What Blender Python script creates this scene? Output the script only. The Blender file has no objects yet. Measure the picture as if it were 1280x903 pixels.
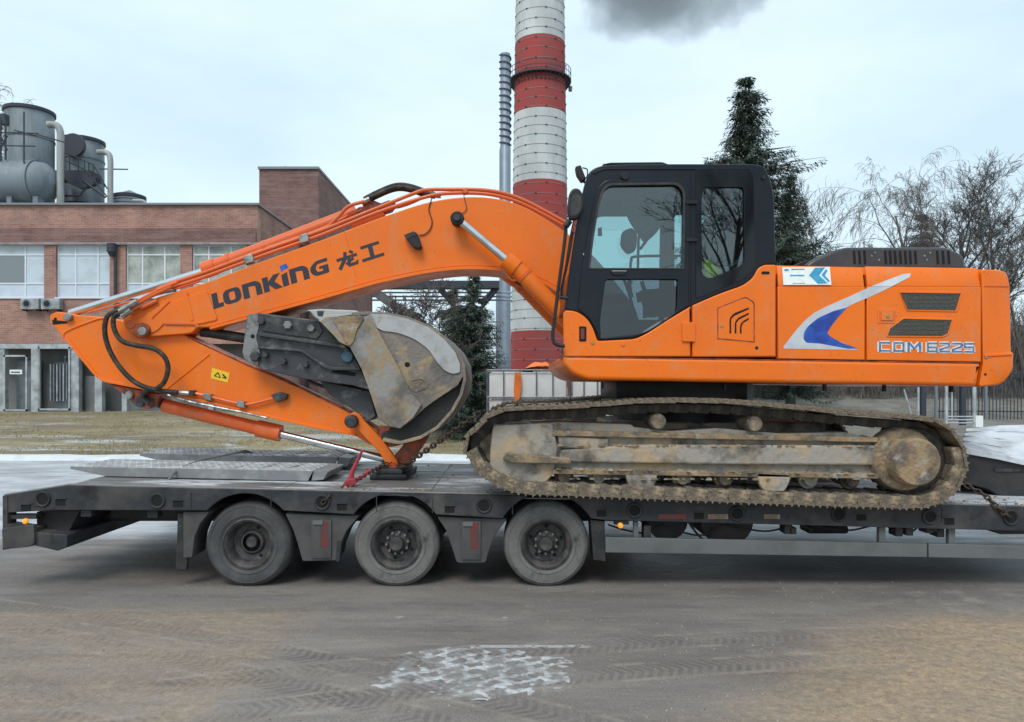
import bpy, bmesh, math, random
from mathutils import Vector, Matrix, noise
R = math.radians
PI = math.pi
scene = bpy.context.scene
random.seed(7)

# ------------------------------------------------------------------ camera
CAMZ, FPX, HOR = 1.83, 924.0, 483.0
cd = bpy.data.cameras.new('camera')
cam = bpy.data.objects.new('camera', cd)
scene.collection.objects.link(cam)
cam.location = (0, 0, CAMZ)
cam.rotation_euler = (R(90), 0, 0)
cd.sensor_fit = 'HORIZONTAL'; cd.sensor_width = 36.0
cd.lens = 36.0 * FPX / 1280.0
cd.shift_y = (HOR - 451.5) / 1280.0
cd.clip_start = 0.1; cd.clip_end = 3000
scene.camera = cam

# ------------------------------------------------------------------ world
SUN_EL, SUN_AZ = 50, 200          # azimuth: direction the light comes from (behind the camera, to its left)
w = bpy.data.worlds.new('World'); scene.world = w; w.use_nodes = True
nt = w.node_tree; nt.nodes.clear()
out = nt.nodes.new('ShaderNodeOutputWorld'); bg = nt.nodes.new('ShaderNodeBackground')
bg.inputs['Strength'].default_value = 0.1
sky = nt.nodes.new('ShaderNodeTexSky'); sky.sky_type = 'NISHITA'; sky.sun_disc = False
sky.sun_elevation = R(SUN_EL); sky.sun_rotation = R(SUN_AZ)
tc = nt.nodes.new('ShaderNodeTexCoord'); mp = nt.nodes.new('ShaderNodeMapping')
mp.inputs['Scale'].default_value = (1.0, 1.0, 2.6)
nz = nt.nodes.new('ShaderNodeTexNoise'); nz.inputs['Scale'].default_value = 2.2
nz.inputs['Detail'].default_value = 5; nz.inputs['Roughness'].default_value = 0.5
cr = nt.nodes.new('ShaderNodeValToRGB')
cr.color_ramp.elements[0].position = 0.34; cr.color_ramp.elements[0].color = (5.2, 6.65, 7.6, 1)
cr.color_ramp.elements[1].position = 0.6; cr.color_ramp.elements[1].color = (6.5, 7.9, 8.65, 1)
mx = nt.nodes.new('ShaderNodeMix'); mx.data_type = 'RGBA'; mx.inputs[0].default_value = 0.93
L = nt.links.new
L(tc.outputs['Generated'], mp.inputs['Vector']); L(mp.outputs[0], nz.inputs['Vector'])
L(nz.outputs[0], cr.inputs[0]); L(sky.outputs[0], mx.inputs[6]); L(cr.outputs[0], mx.inputs[7])
L(mx.outputs[2], bg.inputs['Color']); L(bg.outputs[0], out.inputs['Surface'])

# ------------------------------------------------------------------ sun (overcast: weak, very soft)
sd = bpy.data.lights.new('sun', 'SUN'); sd.energy = 1.4; sd.angle = R(25); sd.color = (1.0, 0.97, 0.93)
sun = bpy.data.objects.new('sun', sd); scene.collection.objects.link(sun)
az = R(SUN_AZ)
dvec = Vector((math.sin(az) * math.cos(R(SUN_EL)), math.cos(az) * math.cos(R(SUN_EL)), math.sin(R(SUN_EL))))
sun.rotation_euler = dvec.to_track_quat('Z', 'Y').to_euler()

vs = scene.view_settings
vs.view_transform = 'Standard'; vs.look = 'None'; vs.exposure = 0.44; vs.gamma = 1.0
scene.render.engine = 'CYCLES'
scene.cycles.max_bounces = 6; scene.cycles.transparent_max_bounces = 16
scene.cycles.volume_step_rate = 2.0

# ================================================================== helpers
def X(px, Y): return (px - 640.0) / FPX * Y
def Z(py, Y): return CAMZ - (py - HOR) / FPX * Y
def P(px, py, Y): return Vector((X(px, Y), Y, Z(py, Y)))

def cm(*hexrgb):
    def f(c):
        c /= 255.0
        return c / 12.92 if c <= 0.04045 else ((c + 0.055) / 1.055) ** 2.4
    return tuple(f(c) for c in hexrgb)

MATS = {}
def mat(name, col, rough=0.6, metal=0.0, col2=None, scale=4.0, lo=0.4, hi=0.65, col3=None, scale3=1.0, lo3=0.5, hi3=0.7,
        bump=0.0, bscale=40.0, coat=0.0, rough2=None, detail=6.0, spec=None, stretch=(1, 1, 1)):
    m = bpy.data.materials.new(name); m.use_nodes = True
    n = m.node_tree; b = n.nodes['Principled BSDF']
    b.inputs['Roughness'].default_value = rough; b.inputs['Metallic'].default_value = metal
    b.inputs['Base Color'].default_value = (*col, 1)
    if spec is not None: b.inputs['Specular IOR Level'].default_value = spec
    if coat: b.inputs['Coat Weight'].default_value = coat; b.inputs['Coat Roughness'].default_value = 0.15
    t = n.nodes.new('ShaderNodeTexCoord'); mpg = n.nodes.new('ShaderNodeMapping'); mpg.inputs['Scale'].default_value = stretch
    n.links.new(t.outputs['Object'], mpg.inputs[0]); vec = mpg.outputs[0]
    def layer(prev, c, sc, l, h):
        z = n.nodes.new('ShaderNodeTexNoise'); z.inputs['Scale'].default_value = sc
        z.inputs['Detail'].default_value = detail; z.inputs['Roughness'].default_value = 0.62
        n.links.new(vec, z.inputs['Vector'])
        r = n.nodes.new('ShaderNodeMapRange'); r.inputs[1].default_value = l; r.inputs[2].default_value = h
        n.links.new(z.outputs[0], r.inputs[0])
        x = n.nodes.new('ShaderNodeMix'); x.data_type = 'RGBA'
        n.links.new(r.outputs[0], x.inputs[0])
        if prev is None: x.inputs[6].default_value = (*col, 1)
        else: n.links.new(prev, x.inputs[6])
        x.inputs[7].default_value = (*c, 1)
        return x.outputs[2], r.outputs[0]
    cur = None
    if col2:
        cur, f = layer(None, col2, scale, lo, hi)
        if rough2 is not None:
            q = n.nodes.new('ShaderNodeMapRange'); q.inputs[3].default_value = rough; q.inputs[4].default_value = rough2
            n.links.new(f, q.inputs[0]); n.links.new(q.outputs[0], b.inputs['Roughness'])
    if col3: cur, _ = layer(cur, col3, scale3, lo3, hi3)
    if cur: n.links.new(cur, b.inputs['Base Color'])
    if bump:
        z = n.nodes.new('ShaderNodeTexNoise'); z.inputs['Scale'].default_value = bscale; z.inputs['Detail'].default_value = 5
        n.links.new(vec, z.inputs['Vector'])
        bp = n.nodes.new('ShaderNodeBump'); bp.inputs['Strength'].default_value = bump; bp.inputs['Distance'].default_value = 0.02
        n.links.new(z.outputs[0], bp.inputs['Height']); n.links.new(bp.outputs[0], b.inputs['Normal'])
    MATS[name] = m
    return m

ORANGE = (0.86, 0.168, 0.004)
M_or = mat('orange_paint', ORANGE, 0.40, col2=(0.74, 0.150, 0.012), scale=1.6, lo=0.42, hi=0.66, col3=(0.50, 0.25, 0.12), scale3=5, lo3=0.56, hi3=0.86, coat=0.08, bump=0.05, bscale=7, spec=0.32, stretch=(1, 1, 0.6))
M_orf = mat('faded_orange_paint', (0.76, 0.125, 0.018), 0.5, spec=0.3, col2=(0.60, 0.17, 0.06), scale=5, lo=0.45, hi=0.75, col3=(0.25, 0.10, 0.05), scale3=13, lo3=0.6, hi3=0.8, bump=0.08, bscale=30)
M_ordk = mat('greasy_orange_paint', (0.45, 0.07, 0.02), 0.4, col2=(0.05, 0.03, 0.025), scale=9, lo=0.4, hi=0.62, bump=0.15, bscale=30)
M_blk = mat('black_cab_paint', (0.004, 0.006, 0.013), 0.28, col2=(0.012, 0.014, 0.02), scale=3, lo=0.45, hi=0.8, spec=0.3, coat=0.1)
M_rub = mat('black_rubber', (0.018, 0.018, 0.02), 0.6, col2=(0.06, 0.055, 0.05), scale=8, lo=0.45, hi=0.75, bump=0.1)
M_hose = mat('hydraulic_hose_rubber', (0.022, 0.021, 0.02), 0.6, spec=.3, col2=(0.10, 0.075, 0.045), scale=14, lo=0.45, hi=0.7, bump=0.2, bscale=60)
M_chrome = mat('chromed_rod', (0.62, 0.64, 0.66), 0.18, 1.0, col2=(0.42, 0.42, 0.42), scale=7, lo=0.5, hi=0.8, rough2=0.35)
M_steel = mat('bare_steel', (0.35, 0.35, 0.34), 0.42, 0.8, col2=(0.12, 0.10, 0.08), scale=12, lo=0.45, hi=0.7, rough2=0.7)
M_dksteel = mat('dark_greasy_steel', (0.035, 0.036, 0.04), 0.45, 0.2, col2=(0.13, 0.125, 0.115), scale=7, lo=0.5, hi=0.72, bump=0.2, bscale=25)
M_brk = mat('worn_breaker_steel', (0.045, 0.047, 0.053), 0.5, 0.1, col2=(0.22, 0.21, 0.2), scale=6, lo=0.55, hi=0.75, bump=0.2, bscale=25)
M_brkl = mat('light_worn_steel', (0.22, 0.22, 0.22), 0.55, 0.1, col2=(0.08, 0.075, 0.07), scale=10, lo=0.5, hi=0.7, bump=0.2, bscale=25)
M_bkt = mat('muddy_bucket_steel', (0.19, 0.165, 0.145), 0.55, 0.05, col2=(0.34, 0.25, 0.145), scale=4.2, lo=0.5, hi=0.6, col3=(0.10, 0.09, 0.085), scale3=2.5, lo3=0.5, hi3=0.72, bump=0.45, bscale=22)
M_bktl = mat('light_bucket_paint', (0.40, 0.405, 0.41), 0.5, 0.0, col2=(0.27, 0.26, 0.24), scale=5, lo=0.5, hi=0.75, col3=(0.30, 0.22, 0.13), scale3=9, lo3=0.62, hi3=0.75, bump=0.15, bscale=25)
M_bktd = mat('bucket_heel_shade', (0.012, 0.012, 0.013), 0.6, 0.0, col2=(0.022, 0.02, 0.018), scale=6, bump=0.3)
M_mud = mat('dried_mud', (0.31, 0.215, 0.125), 0.9, 0, col2=(0.13, 0.105, 0.08), scale=5, lo=0.42, hi=0.6, col3=(0.36, 0.33, 0.29), scale3=8, lo3=0.55, hi3=0.7, bump=0.9, bscale=30)
M_shoe = mat('muddy_track_shoe', (0.22, 0.17, 0.12), 0.85, 0, col2=(0.06, 0.05, 0.042), scale=5, lo=0.42, hi=0.62, col3=(0.33, 0.25, 0.165), scale3=9, lo3=0.54, hi3=0.70, bump=0.7, bscale=35)
M_link = mat('dark_track_link', (0.028, 0.026, 0.024), 0.7, 0, col2=(0.10, 0.08, 0.06), scale=9, lo=0.5, hi=0.7, bump=0.5, bscale=30)
M_frm = mat('mud_covered_frame', (0.32, 0.29, 0.25), 0.85, 0, col2=(0.43, 0.31, 0.19), scale=3.2, lo=0.50, hi=0.62, col3=(0.085, 0.078, 0.07), scale3=3.6, lo3=0.49, hi3=0.66, bump=0.6, bscale=18)
M_trl = mat('grey_trailer_paint', (0.034, 0.035, 0.041), 0.5, 0.0, col2=(0.085, 0.078, 0.072), scale=2.4, lo=0.45, hi=0.7, col3=(0.018, 0.017, 0.018), scale3=5, lo3=0.52, hi3=0.68, spec=.3, bump=0.08)
M_trd = mat('dark_trailer_underside', (0.018, 0.018, 0.021), 0.7, col2=(0.04, 0.036, 0.034), scale=5)
M_fend = mat('dusty_plastic_fender', (0.075, 0.072, 0.070), 0.6, col2=(0.042, 0.04, 0.04), scale=5, lo=0.4, hi=0.7, bump=0.05)
M_red = mat('faded_red_paint', (0.20, 0.018, 0.018), 0.5, col2=(0.06, 0.045, 0.042), scale=9, lo=0.38, hi=0.65)
M_tyre = mat('dusty_tyre', (0.12, 0.115, 0.11), 0.85, col2=(0.17, 0.16, 0.15), scale=3.5, lo=0.4, hi=0.65, col3=(.055, .053, .052), scale3=6, lo3=.52, hi3=.72, bump=0.15, bscale=40)
M_tyre2 = mat('dark_dusty_tyre', (0.055, 0.054, 0.056), 0.85, col2=(0.10, 0.097, 0.095), scale=3.5, lo=0.45, hi=0.7, bump=.15, bscale=40)
M_rim = mat('dusty_grey_rim', (0.035, 0.034, 0.035), 0.6, 0.0, col2=(0.11, 0.095, 0.085), scale=9, lo=0.45, hi=0.7, bump=0.15)
M_deck = mat('wet_deck_plank', (0.17, 0.162, 0.158), 0.40, col2=(0.52, 0.54, 0.56), scale=2.4, lo=0.50, hi=0.60, col3=(0.085, 0.083, 0.085), scale3=6, lo3=0.52, hi3=0.68, rough2=0.75, bump=0.3, bscale=30, stretch=(0.5, 2, 1))
M_deckw = mat('snowy_deck_plank', (0.52, 0.55, 0.58), 0.55, col2=(0.20, 0.20, 0.205), scale=5.0, lo=0.5, hi=0.66, bump=0.3, bscale=30, stretch=(0.5, 2, 1))
M_ramp = mat('snow_dusted_ramp_steel', (0.42, 0.42, 0.42), 0.55, 0.0, col2=(0.60, 0.61, 0.61), scale=5, lo=0.45, hi=0.65, bump=0.2)
M_rampg = mat('grey_ramp_steel', (0.20, 0.202, 0.205), 0.5, 0.1, col2=(0.30, 0.30, 0.29), scale=7, lo=0.45, hi=0.7, bump=0.1)
M_alu = mat('aluminium_rail', (0.14, 0.145, 0.145), 0.55, 0.1, col2=(0.10, 0.10, 0.10), scale=4, lo=0.45, hi=0.75)
M_ltx = mat('blue_black_logo', (0.02, 0.022, 0.035), 0.45)
M_lblue = mat('blue_decal', (0.012, 0.045, 0.30), 0.35, col2=(0.02, 0.12, 0.50), scale=6, lo=0.4, hi=0.6)
M_silver = mat('silver_decal', (0.60, 0.62, 0.66), 0.35, 0.2, col2=(0.42, 0.45, 0.52), scale=3, lo=0.4, hi=0.7)
M_white = mat('white_vinyl', (0.78, 0.80, 0.80), 0.5, col2=(0.7, 0.72, 0.66), scale=20)
M_cyan = mat('cyan_vinyl', (0.04, 0.33, 0.52), 0.4, col2=(0.03, 0.2, 0.45), scale=20)
M_yel = mat('yellow_label', (0.80, 0.52, 0.02), 0.5)
M_dk = mat('matt_black_plastic', (0.010, 0.011, 0.014), 0.45, col2=(0.022, 0.022, 0.026), scale=6, spec=0.35)
M_void = mat('black_recess', (0.006, 0.006, 0.007), 0.9)
M_mesh = mat('dark_grille_mesh', (0.042, 0.044, 0.038), 0.6, 0.0, col2=(0.078, 0.073, 0.06), scale=60, lo=0.45, hi=0.55, bump=0.3, bscale=200)
M_seat = mat('black_seat_cloth', (0.02, 0.022, 0.03), 0.9, col2=(0.04, 0.045, 0.055), scale=20)
M_cabin = mat('grey_cab_interior', (0.10, 0.12, 0.135), 0.7, col2=(0.06, 0.07, 0.08), scale=6)
M_vest = mat('yellow_vest_cloth', (0.80, 0.84, 0.03), 0.8, col2=(0.60, 0.66, 0.03), scale=9)
M_brass = mat('brass_plug', (0.4, 0.3, 0.1), 0.4, 0.7)
M_chain = mat('rusty_chain', (0.05, 0.042, 0.038), 0.6, 0.5, col2=(0.12, 0.07, 0.045), scale=20)
M_binder = mat('red_binder_paint', (0.42, 0.025, 0.04), 0.45, col2=(0.2, 0.03, 0.035), scale=20)
M_tank = mat('white_polyethylene', (0.66, 0.67, 0.66), 0.45, col2=(0.55, 0.56, 0.54), scale=4)
M_cage = mat('galvanised_cage_tube', (0.22, 0.23, 0.24), 0.5, 0.5, col2=(0.13, 0.13, 0.13), scale=10)
M_wood = mat('weathered_pallet_wood', (0.22, 0.17, 0.12), 0.9, col2=(0.12, 0.10, 0.08), scale=8, bump=0.3)
M_orc = mat('orange_cloth', (0.85, 0.20, 0.03), 0.8, col2=(0.6, 0.14, 0.03), scale=8)
M_wfr = mat('white_window_frame', (0.66, 0.70, 0.75), 0.5)
M_wpan = mat('white_window_panel', (0.56, 0.62, 0.70), 0.6, col2=(0.48, 0.54, 0.62), scale=2)
M_conc = mat('grey_concrete_band', (0.30, 0.28, 0.27), 0.85, col2=(0.20, 0.19, 0.18), scale=3)
M_flash = mat('grey_roof_flashing', (0.20, 0.22, 0.24), 0.5, 0.3)
M_galv = mat('grey_painted_tank', (0.20, 0.235, 0.26), 0.6, 0.0, col2=(0.10, 0.12, 0.135), scale=0.7, lo=0.4, hi=0.65, col3=(0.30, 0.33, 0.35), scale3=1.6, lo3=0.55, hi3=0.75, stretch=(1, 1, 0.4))
M_pipe = mat('light_insulated_pipe', (0.36, 0.37, 0.36), 0.6, 0.1, col2=(0.24, 0.24, 0.23), scale=2, stretch=(1, 1, 0.3))
M_dkmet = mat('dark_gantry_steel', (0.03, 0.035, 0.05), 0.6)
M_recess = mat('dark_bay_wall', (0.16, 0.165, 0.17), 0.9, col2=(0.24, 0.235, 0.23), scale=1.2)
M_post = mat('white_painted_post', (0.42, 0.45, 0.47), 0.6, col2=(0.24, 0.255, 0.26), scale=2.2, lo=.42, hi=.62)
M_trans = mat('grey_radiator_paint', (0.20, 0.24, 0.26), 0.6, col2=(0.13, 0.15, 0.17), scale=3)
M_cred = mat('chimney_red_paint', (0.36, 0.048, 0.045), 0.8, col2=(0.27, 0.06, 0.055), scale=0.35, lo=0.4, hi=0.65, stretch=(1, 1, 0.3))
M_cwht = mat('chimney_white_paint', (0.58, 0.61, 0.61), 0.8, col2=(0.42, 0.43, 0.43), scale=0.35, lo=0.4, hi=0.65, stretch=(1, 1, 0.3))
M_flue = mat('grey_blue_flue_steel', (0.26, 0.31, 0.38), 0.5, 0.3, col2=(0.21, 0.25, 0.30), scale=0.8)
M_bark = mat('grey_bark', (0.105, 0.090, 0.082), 0.9, col2=(0.062, 0.054, 0.05), scale=4)
M_birch = mat('pale_brown_twigs', (0.19, 0.165, 0.155), 0.9, col2=(0.12, 0.105, 0.098), scale=4)
M_needle = mat('spruce_needles', (0.040, 0.064, 0.050), 0.75, col2=(0.10, 0.13, 0.09), scale=3.0, lo=0.42, hi=0.66)
M_thuja = mat('olive_needles', (0.045, 0.065, 0.035), 0.75, col2=(0.075, 0.09, 0.045), scale=1.5, lo=0.4, hi=0.65)
M_scrub = mat('dry_scrub_twigs', (0.15, 0.135, 0.12), 0.9, col2=(0.09, 0.08, 0.07), scale=1)
M_snow = mat('old_snow', (0.62, 0.64, 0.66), 0.8, col2=(0.42, 0.43, 0.44), scale=1.5, lo=0.5, hi=0.75, bump=0.4, bscale=12)
M_straw = mat('dry_grass_blades', (0.36, 0.29, 0.16), 0.9, col2=(0.24, 0.22, 0.11), scale=0.5, lo=0.4, hi=0.6)

def emis(name, col, s):
    m = mat(name, col, 0.3)
    b = m.node_tree.nodes['Principled BSDF']
    b.inputs['Emission Color'].default_value = (*col, 1); b.inputs['Emission Strength'].default_value = s
    return m
M_lamp = emis('amber_lamp_lens', (0.9, 0.38, 0.04), 0.3)

def glassmat(name, tint, refl=0.06, rough=0.01, alpha=0.0, dark=(0.02, 0.02, 0.02)):
    m = bpy.data.materials.new(name); m.use_nodes = True
    n = m.node_tree; n.nodes.clear()
    o = n.nodes.new('ShaderNodeOutputMaterial'); tr = n.nodes.new('ShaderNodeBsdfTransparent'); gl = n.nodes.new('ShaderNodeBsdfGlossy')
    tr.inputs[0].default_value = (*tint, 1); gl.inputs[0].default_value = (1, 1, 1, 1); gl.inputs['Roughness'].default_value = rough
    fr = n.nodes.new('ShaderNodeFresnel'); fr.inputs[0].default_value = 1.5
    ad = n.nodes.new('ShaderNodeMath'); ad.operation = 'ADD'; ad.inputs[1].default_value = refl
    n.links.new(fr.outputs[0], ad.inputs[0])
    df = n.nodes.new('ShaderNodeBsdfDiffuse'); df.inputs[0].default_value = (*dark, 1)
    m0 = n.nodes.new('ShaderNodeMixShader'); m0.inputs[0].default_value = alpha
    n.links.new(tr.outputs[0], m0.inputs[1]); n.links.new(df.outputs[0], m0.inputs[2])
    mm = n.nodes.new('ShaderNodeMixShader')
    n.links.new(ad.outputs[0], mm.inputs[0]); n.links.new(m0.outputs[0], mm.inputs[1]); n.links.new(gl.outputs[0], mm.inputs[2])
    n.links.new(mm.outputs[0], o.inputs['Surface'])
    return m
M_glass = glassmat('green_tinted_glass', (0.72, 0.84, 0.84), 0.035)
M_glassd = glassmat('dark_tinted_glass', (0.42, 0.47, 0.50), 0.025)
M_wglass = glassmat('building_window_glass', (0.5, 0.56, 0.6), 0.12, alpha=0.55, dark=(0.16, 0.18, 0.18))

# ---- brick
def brickmat(name, c1, c2, mortar):
    m = bpy.data.materials.new(name); m.use_nodes = True; n = m.node_tree; b = n.nodes['Principled BSDF']
    t = n.nodes.new('ShaderNodeTexCoord'); s = n.nodes.new('ShaderNodeSeparateXYZ'); c = n.nodes.new('ShaderNodeCombineXYZ'); a = n.nodes.new('ShaderNodeMath')
    n.links.new(t.outputs['Object'], s.inputs[0]); n.links.new(s.outputs[0], a.inputs[0]); n.links.new(s.outputs[1], a.inputs[1])
    n.links.new(a.outputs[0], c.inputs[0]); n.links.new(s.outputs[2], c.inputs[1])
    br = n.nodes.new('ShaderNodeTexBrick'); br.inputs['Scale'].default_value = 1.0
    br.inputs['Color1'].default_value = (*c1, 1); br.inputs['Color2'].default_value = (*c2, 1); br.inputs['Mortar'].default_value = (*mortar, 1)
    br.inputs['Brick Width'].default_value = 0.26; br.inputs['Row Height'].default_value = 0.078; br.inputs['Mortar Size'].default_value = 0.008
    br.inputs['Bias'].default_value = -0.1
    n.links.new(c.outputs[0], br.inputs['Vector'])
    z = n.nodes.new('ShaderNodeTexNoise'); z.inputs['Scale'].default_value = 0.8; z.inputs['Detail'].default_value = 8; z.inputs['Roughness'].default_value = 0.7
    n.links.new(t.outputs['Object'], z.inputs[0])
    r = n.nodes.new('ShaderNodeMapRange'); r.inputs[1].default_value = 0.42; r.inputs[2].default_value = 0.68
    n.links.new(z.outputs[0], r.inputs[0])
    x = n.nodes.new('ShaderNodeMix'); x.data_type = 'RGBA'; x.blend_type = 'MULTIPLY'
    n.links.new(r.outputs[0], x.inputs[0]); n.links.new(br.outputs[0], x.inputs[6]); x.inputs[7].default_value = (0.60, 0.56, 0.58, 1)
    # whole courses weathered differently
    z2 = n.nodes.new('ShaderNodeTexNoise'); z2.inputs['Scale'].default_value = 3.0; z2.inputs['Detail'].default_value = 4
    mp2 = n.nodes.new('ShaderNodeMapping'); mp2.inputs['Scale'].default_value = (0.12, 2.2, 1)
    n.links.new(c.outputs[0], mp2.inputs[0]); n.links.new(mp2.outputs[0], z2.inputs[0])
    r2 = n.nodes.new('ShaderNodeMapRange'); r2.inputs[1].default_value = 0.5; r2.inputs[2].default_value = 0.7; r2.inputs[4].default_value = 0.6
    n.links.new(z2.outputs[0], r2.inputs[0])
    x2 = n.nodes.new('ShaderNodeMix'); x2.data_type = 'RGBA'
    n.links.new(r2.outputs[0], x2.inputs[0]); n.links.new(x.outputs[2], x2.inputs[6]); x2.inputs[7].default_value = (0.27, 0.20, 0.175, 1)
    n.links.new(x2.outputs[2], b.inputs['Base Color']); b.inputs['Roughness'].default_value = 0.9
    return m
M_brick = brickmat('weathered_brick', (0.43, 0.205, 0.15), (0.29, 0.14, 0.11), (0.36, 0.31, 0.275))
M_brick2 = brickmat('dark_weathered_brick', (0.25, 0.115, 0.095), (0.17, 0.085, 0.075), (0.21, 0.18, 0.17))

# ------------------------------------------------------------------ object helpers
COL = scene.collection
bpy.context.view_layer.update()
def link(o, parent=None):
    COL.objects.link(o)
    if parent is not None:
        o.parent = parent
        if parent.type == 'EMPTY': o.matrix_parent_inverse = Matrix.Translation(-parent.location)
    return o
def mobj(name, me, m=None, parent=None, smooth=False):
    o = bpy.data.objects.new(name, me)
    if m is not None and not me.materials: me.materials.append(m)
    link(o, parent)
    if smooth: shade(me)
    return o
def shade(me, ang=40):
    for p in me.polygons: p.use_smooth = True
    try:
        bmx = bmesh.new(); bmx.from_mesh(me)
        for e in bmx.edges:
            if len(e.link_faces) == 2 and e.calc_face_angle(0) > R(ang): e.smooth = False
        bmx.to_mesh(me); bmx.free()
    except Exception: pass
def thing(name, label, cat, loc, group=None):
    o = bpy.data.objects.new(name, None); COL.objects.link(o)
    o.location = loc; o.empty_display_size = 0.3
    o['label'] = label; o['category'] = cat
    if group: o['group'] = group
    return o
def tag(o, label, cat, group=None):
    o['label'] = label; o['category'] = cat
    if group: o['group'] = group
    return o
def recentre(o, loc):
    """put a one-mesh thing's origin at its base"""
    o.data.transform(Matrix.Translation(-Vector(loc))); o.location = loc
    return o

def rnd(pts, r, n=4):
    """round the corners of a 2D polygon. r number or list"""
    res = []; N = len(pts)
    for i in range(N):
        a = Vector(pts[i - 1][:2]); b = Vector(pts[i][:2]); c = Vector(pts[(i + 1) % N][:2])
        rr = pts[i][2] if len(pts[i]) > 2 else r
        u = a - b; v = c - b
        if rr <= 0 or u.length < 1e-6 or v.length < 1e-6: res.append(tuple(b)); continue
        k = min(rr, u.length * 0.48, v.length * 0.48)
        p0 = b + u.normalized() * k; p2 = b + v.normalized() * k
        for j in range(n + 1):
            t = j / n
            q = p0 * (1 - t) ** 2 + b * 2 * t * (1 - t) + p2 * t * t
            res.append((q.x, q.y))
    return res
TOXZ = Matrix(((1, 0, 0, 0), (0, 0, -1, 0), (0, 1, 0, 0), (0, 0, 0, 1)))
def curve_mesh(loops, depth, bevel=0.0, bres=2):
    cu = bpy.data.curves.new('outline', 'CURVE'); cu.dimensions = '2D'; cu.fill_mode = 'BOTH'
    cu.extrude = max(depth / 2 - bevel, 0.0); cu.bevel_depth = bevel; cu.bevel_resolution = bres; cu.offset = -bevel
    for lp in loops:
        s = cu.splines.new('POLY'); s.points.add(len(lp) - 1)
        for i, p in enumerate(lp): s.points[i].co = (p[0], p[1], 0, 1)
        s.use_cyclic_u = True
    o = bpy.data.objects.new('outline', cu)
    me = bpy.data.meshes.new_from_object(o)
    bpy.data.objects.remove(o); bpy.data.curves.remove(cu)
    return me
def slab_w(loops, Y0, Y1, bevel=0.0, bres=2):
    """loops in world XZ metres; front at Y0, back at Y1"""
    me = curve_mesh(loops, Y1 - Y0, bevel, bres)
    me.transform(Matrix.Translation((0, (Y0 + Y1) / 2, 0)) @ TOXZ)
    return me
def slab(name, pts, Y0, Y1, m, parent=None, bevel=0.0, r=0, holes=(), bres=2, Yr=None, smooth=True):
    """pts in photo pixels measured on the plane Y=Yr (front face)"""
    Yr = Yr or Y0
    f = lambda ps: [(X(p[0], Yr), Z(p[1], Yr)) + tuple(q / FPX * Yr for q in p[2:3]) for p in ps]
    loops = [rnd(f(pts), r / FPX * Yr)]
    for h in holes:
        hp, hr = h if isinstance(h, tuple) else (h, 0)
        loops.append(rnd(f(hp), hr / FPX * Yr))
    me = slab_w(loops, Y0, Y1, bevel, bres)
    return mobj(name, me, m, parent, smooth)

class MB:
    def __init__(s): s.v = []; s.f = []
    def add(s, v, f):
        k = len(s.v); s.v += [tuple(a) for a in v]; s.f += [tuple(i + k for i in q) for q in f]; return s
    def box(s, x0, x1, y0, y1, z0, z1, mtx=None):
        v = [(x0, y0, z0), (x1, y0, z0), (x1, y1, z0), (x0, y1, z0), (x0, y0, z1), (x1, y0, z1), (x1, y1, z1), (x0, y1, z1)]
        if mtx: v = [mtx @ Vector(a) for a in v]
        return s.add(v, [(0, 3, 2, 1), (4, 5, 6, 7), (0, 1, 5, 4), (1, 2, 6, 5), (2, 3, 7, 6), (3, 0, 4, 7)])
    def tube(s, pts, r, n=8, cap=True):
        pts = [Vector(p) for p in pts]; N = len(pts)
        rs = r if isinstance(r, (list, tuple)) else [r] * N
        t0 = (pts[1] - pts[0]).normalized()
        up = Vector((0, 0, 1)) if abs(t0.z) < 0.9 else Vector((1, 0, 0))
        nrm = t0.cross(up).normalized(); V = []; F = []
        for i, p in enumerate(pts):
            t = (pts[min(i + 1, N - 1)] - pts[max(i - 1, 0)]).normalized()
            nrm = (nrm - t * nrm.dot(t)).normalized(); bn = t.cross(nrm)
            for j in range(n):
                a = 2 * PI * j / n
                V.append(p + (nrm * math.cos(a) + bn * math.sin(a)) * rs[i])
        for i in range(N - 1):
            for j in range(n):
                k = (j + 1) % n
                F.append((i * n + j, i * n + k, (i + 1) * n + k, (i + 1) * n + j))
        if cap: F.append(tuple(range(n))[::-1]); F.append(tuple((N - 1) * n + j for j in range(n)))
        return s.add(V, F)
    def lathe(s, prof, c, n=24, axis='Y', cap=False):
        """prof list of (r, t): ring radius at axial position t"""
        V = []; F = []; c = Vector(c)
        for (r, t) in prof:
            for j in range(n):
                a = 2 * PI * j / n; u = math.cos(a) * r; q = math.sin(a) * r
                if axis == 'Y': V.append(c + Vector((u, t, q)))
                elif axis == 'Z': V.append(c + Vector((u, q, t)))
                else: V.append(c + Vector((t, u, q)))
        for i in range(len(prof) - 1):
            for j in range(n):
                k = (j + 1) % n
                F.append((i * n + j, i * n + k, (i + 1) * n + k, (i + 1) * n + j))
        if cap and prof[0][0] > 1e-5: F.append(tuple(range(n))[::-1])
        if cap and prof[-1][0] > 1e-5: F.append(tuple((len(prof) - 1) * n + j for j in range(n)))
        return s.add(V, F)
    def mesh(s, name='mesh'):
        me = bpy.data.meshes.new(name); me.from_pydata(s.v, [], s.f); me.update()
        b = bmesh.new(); b.from_mesh(me); bmesh.ops.recalc_face_normals(b, faces=b.faces[:]); b.to_mesh(me); b.free()
        return me
    def obj(s, name, m, parent=None, smooth=False, bevel=0.0):
        me = s.mesh(name)
        if bevel:
            b = bmesh.new(); b.from_mesh(me)
            bmesh.ops.bevel(b, geom=b.edges[:], offset=bevel, segments=2, profile=0.5, affect='EDGES')
            b.to_mesh(me); b.free(); smooth = True
        return mobj(name, me, m, parent, smooth)
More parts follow.
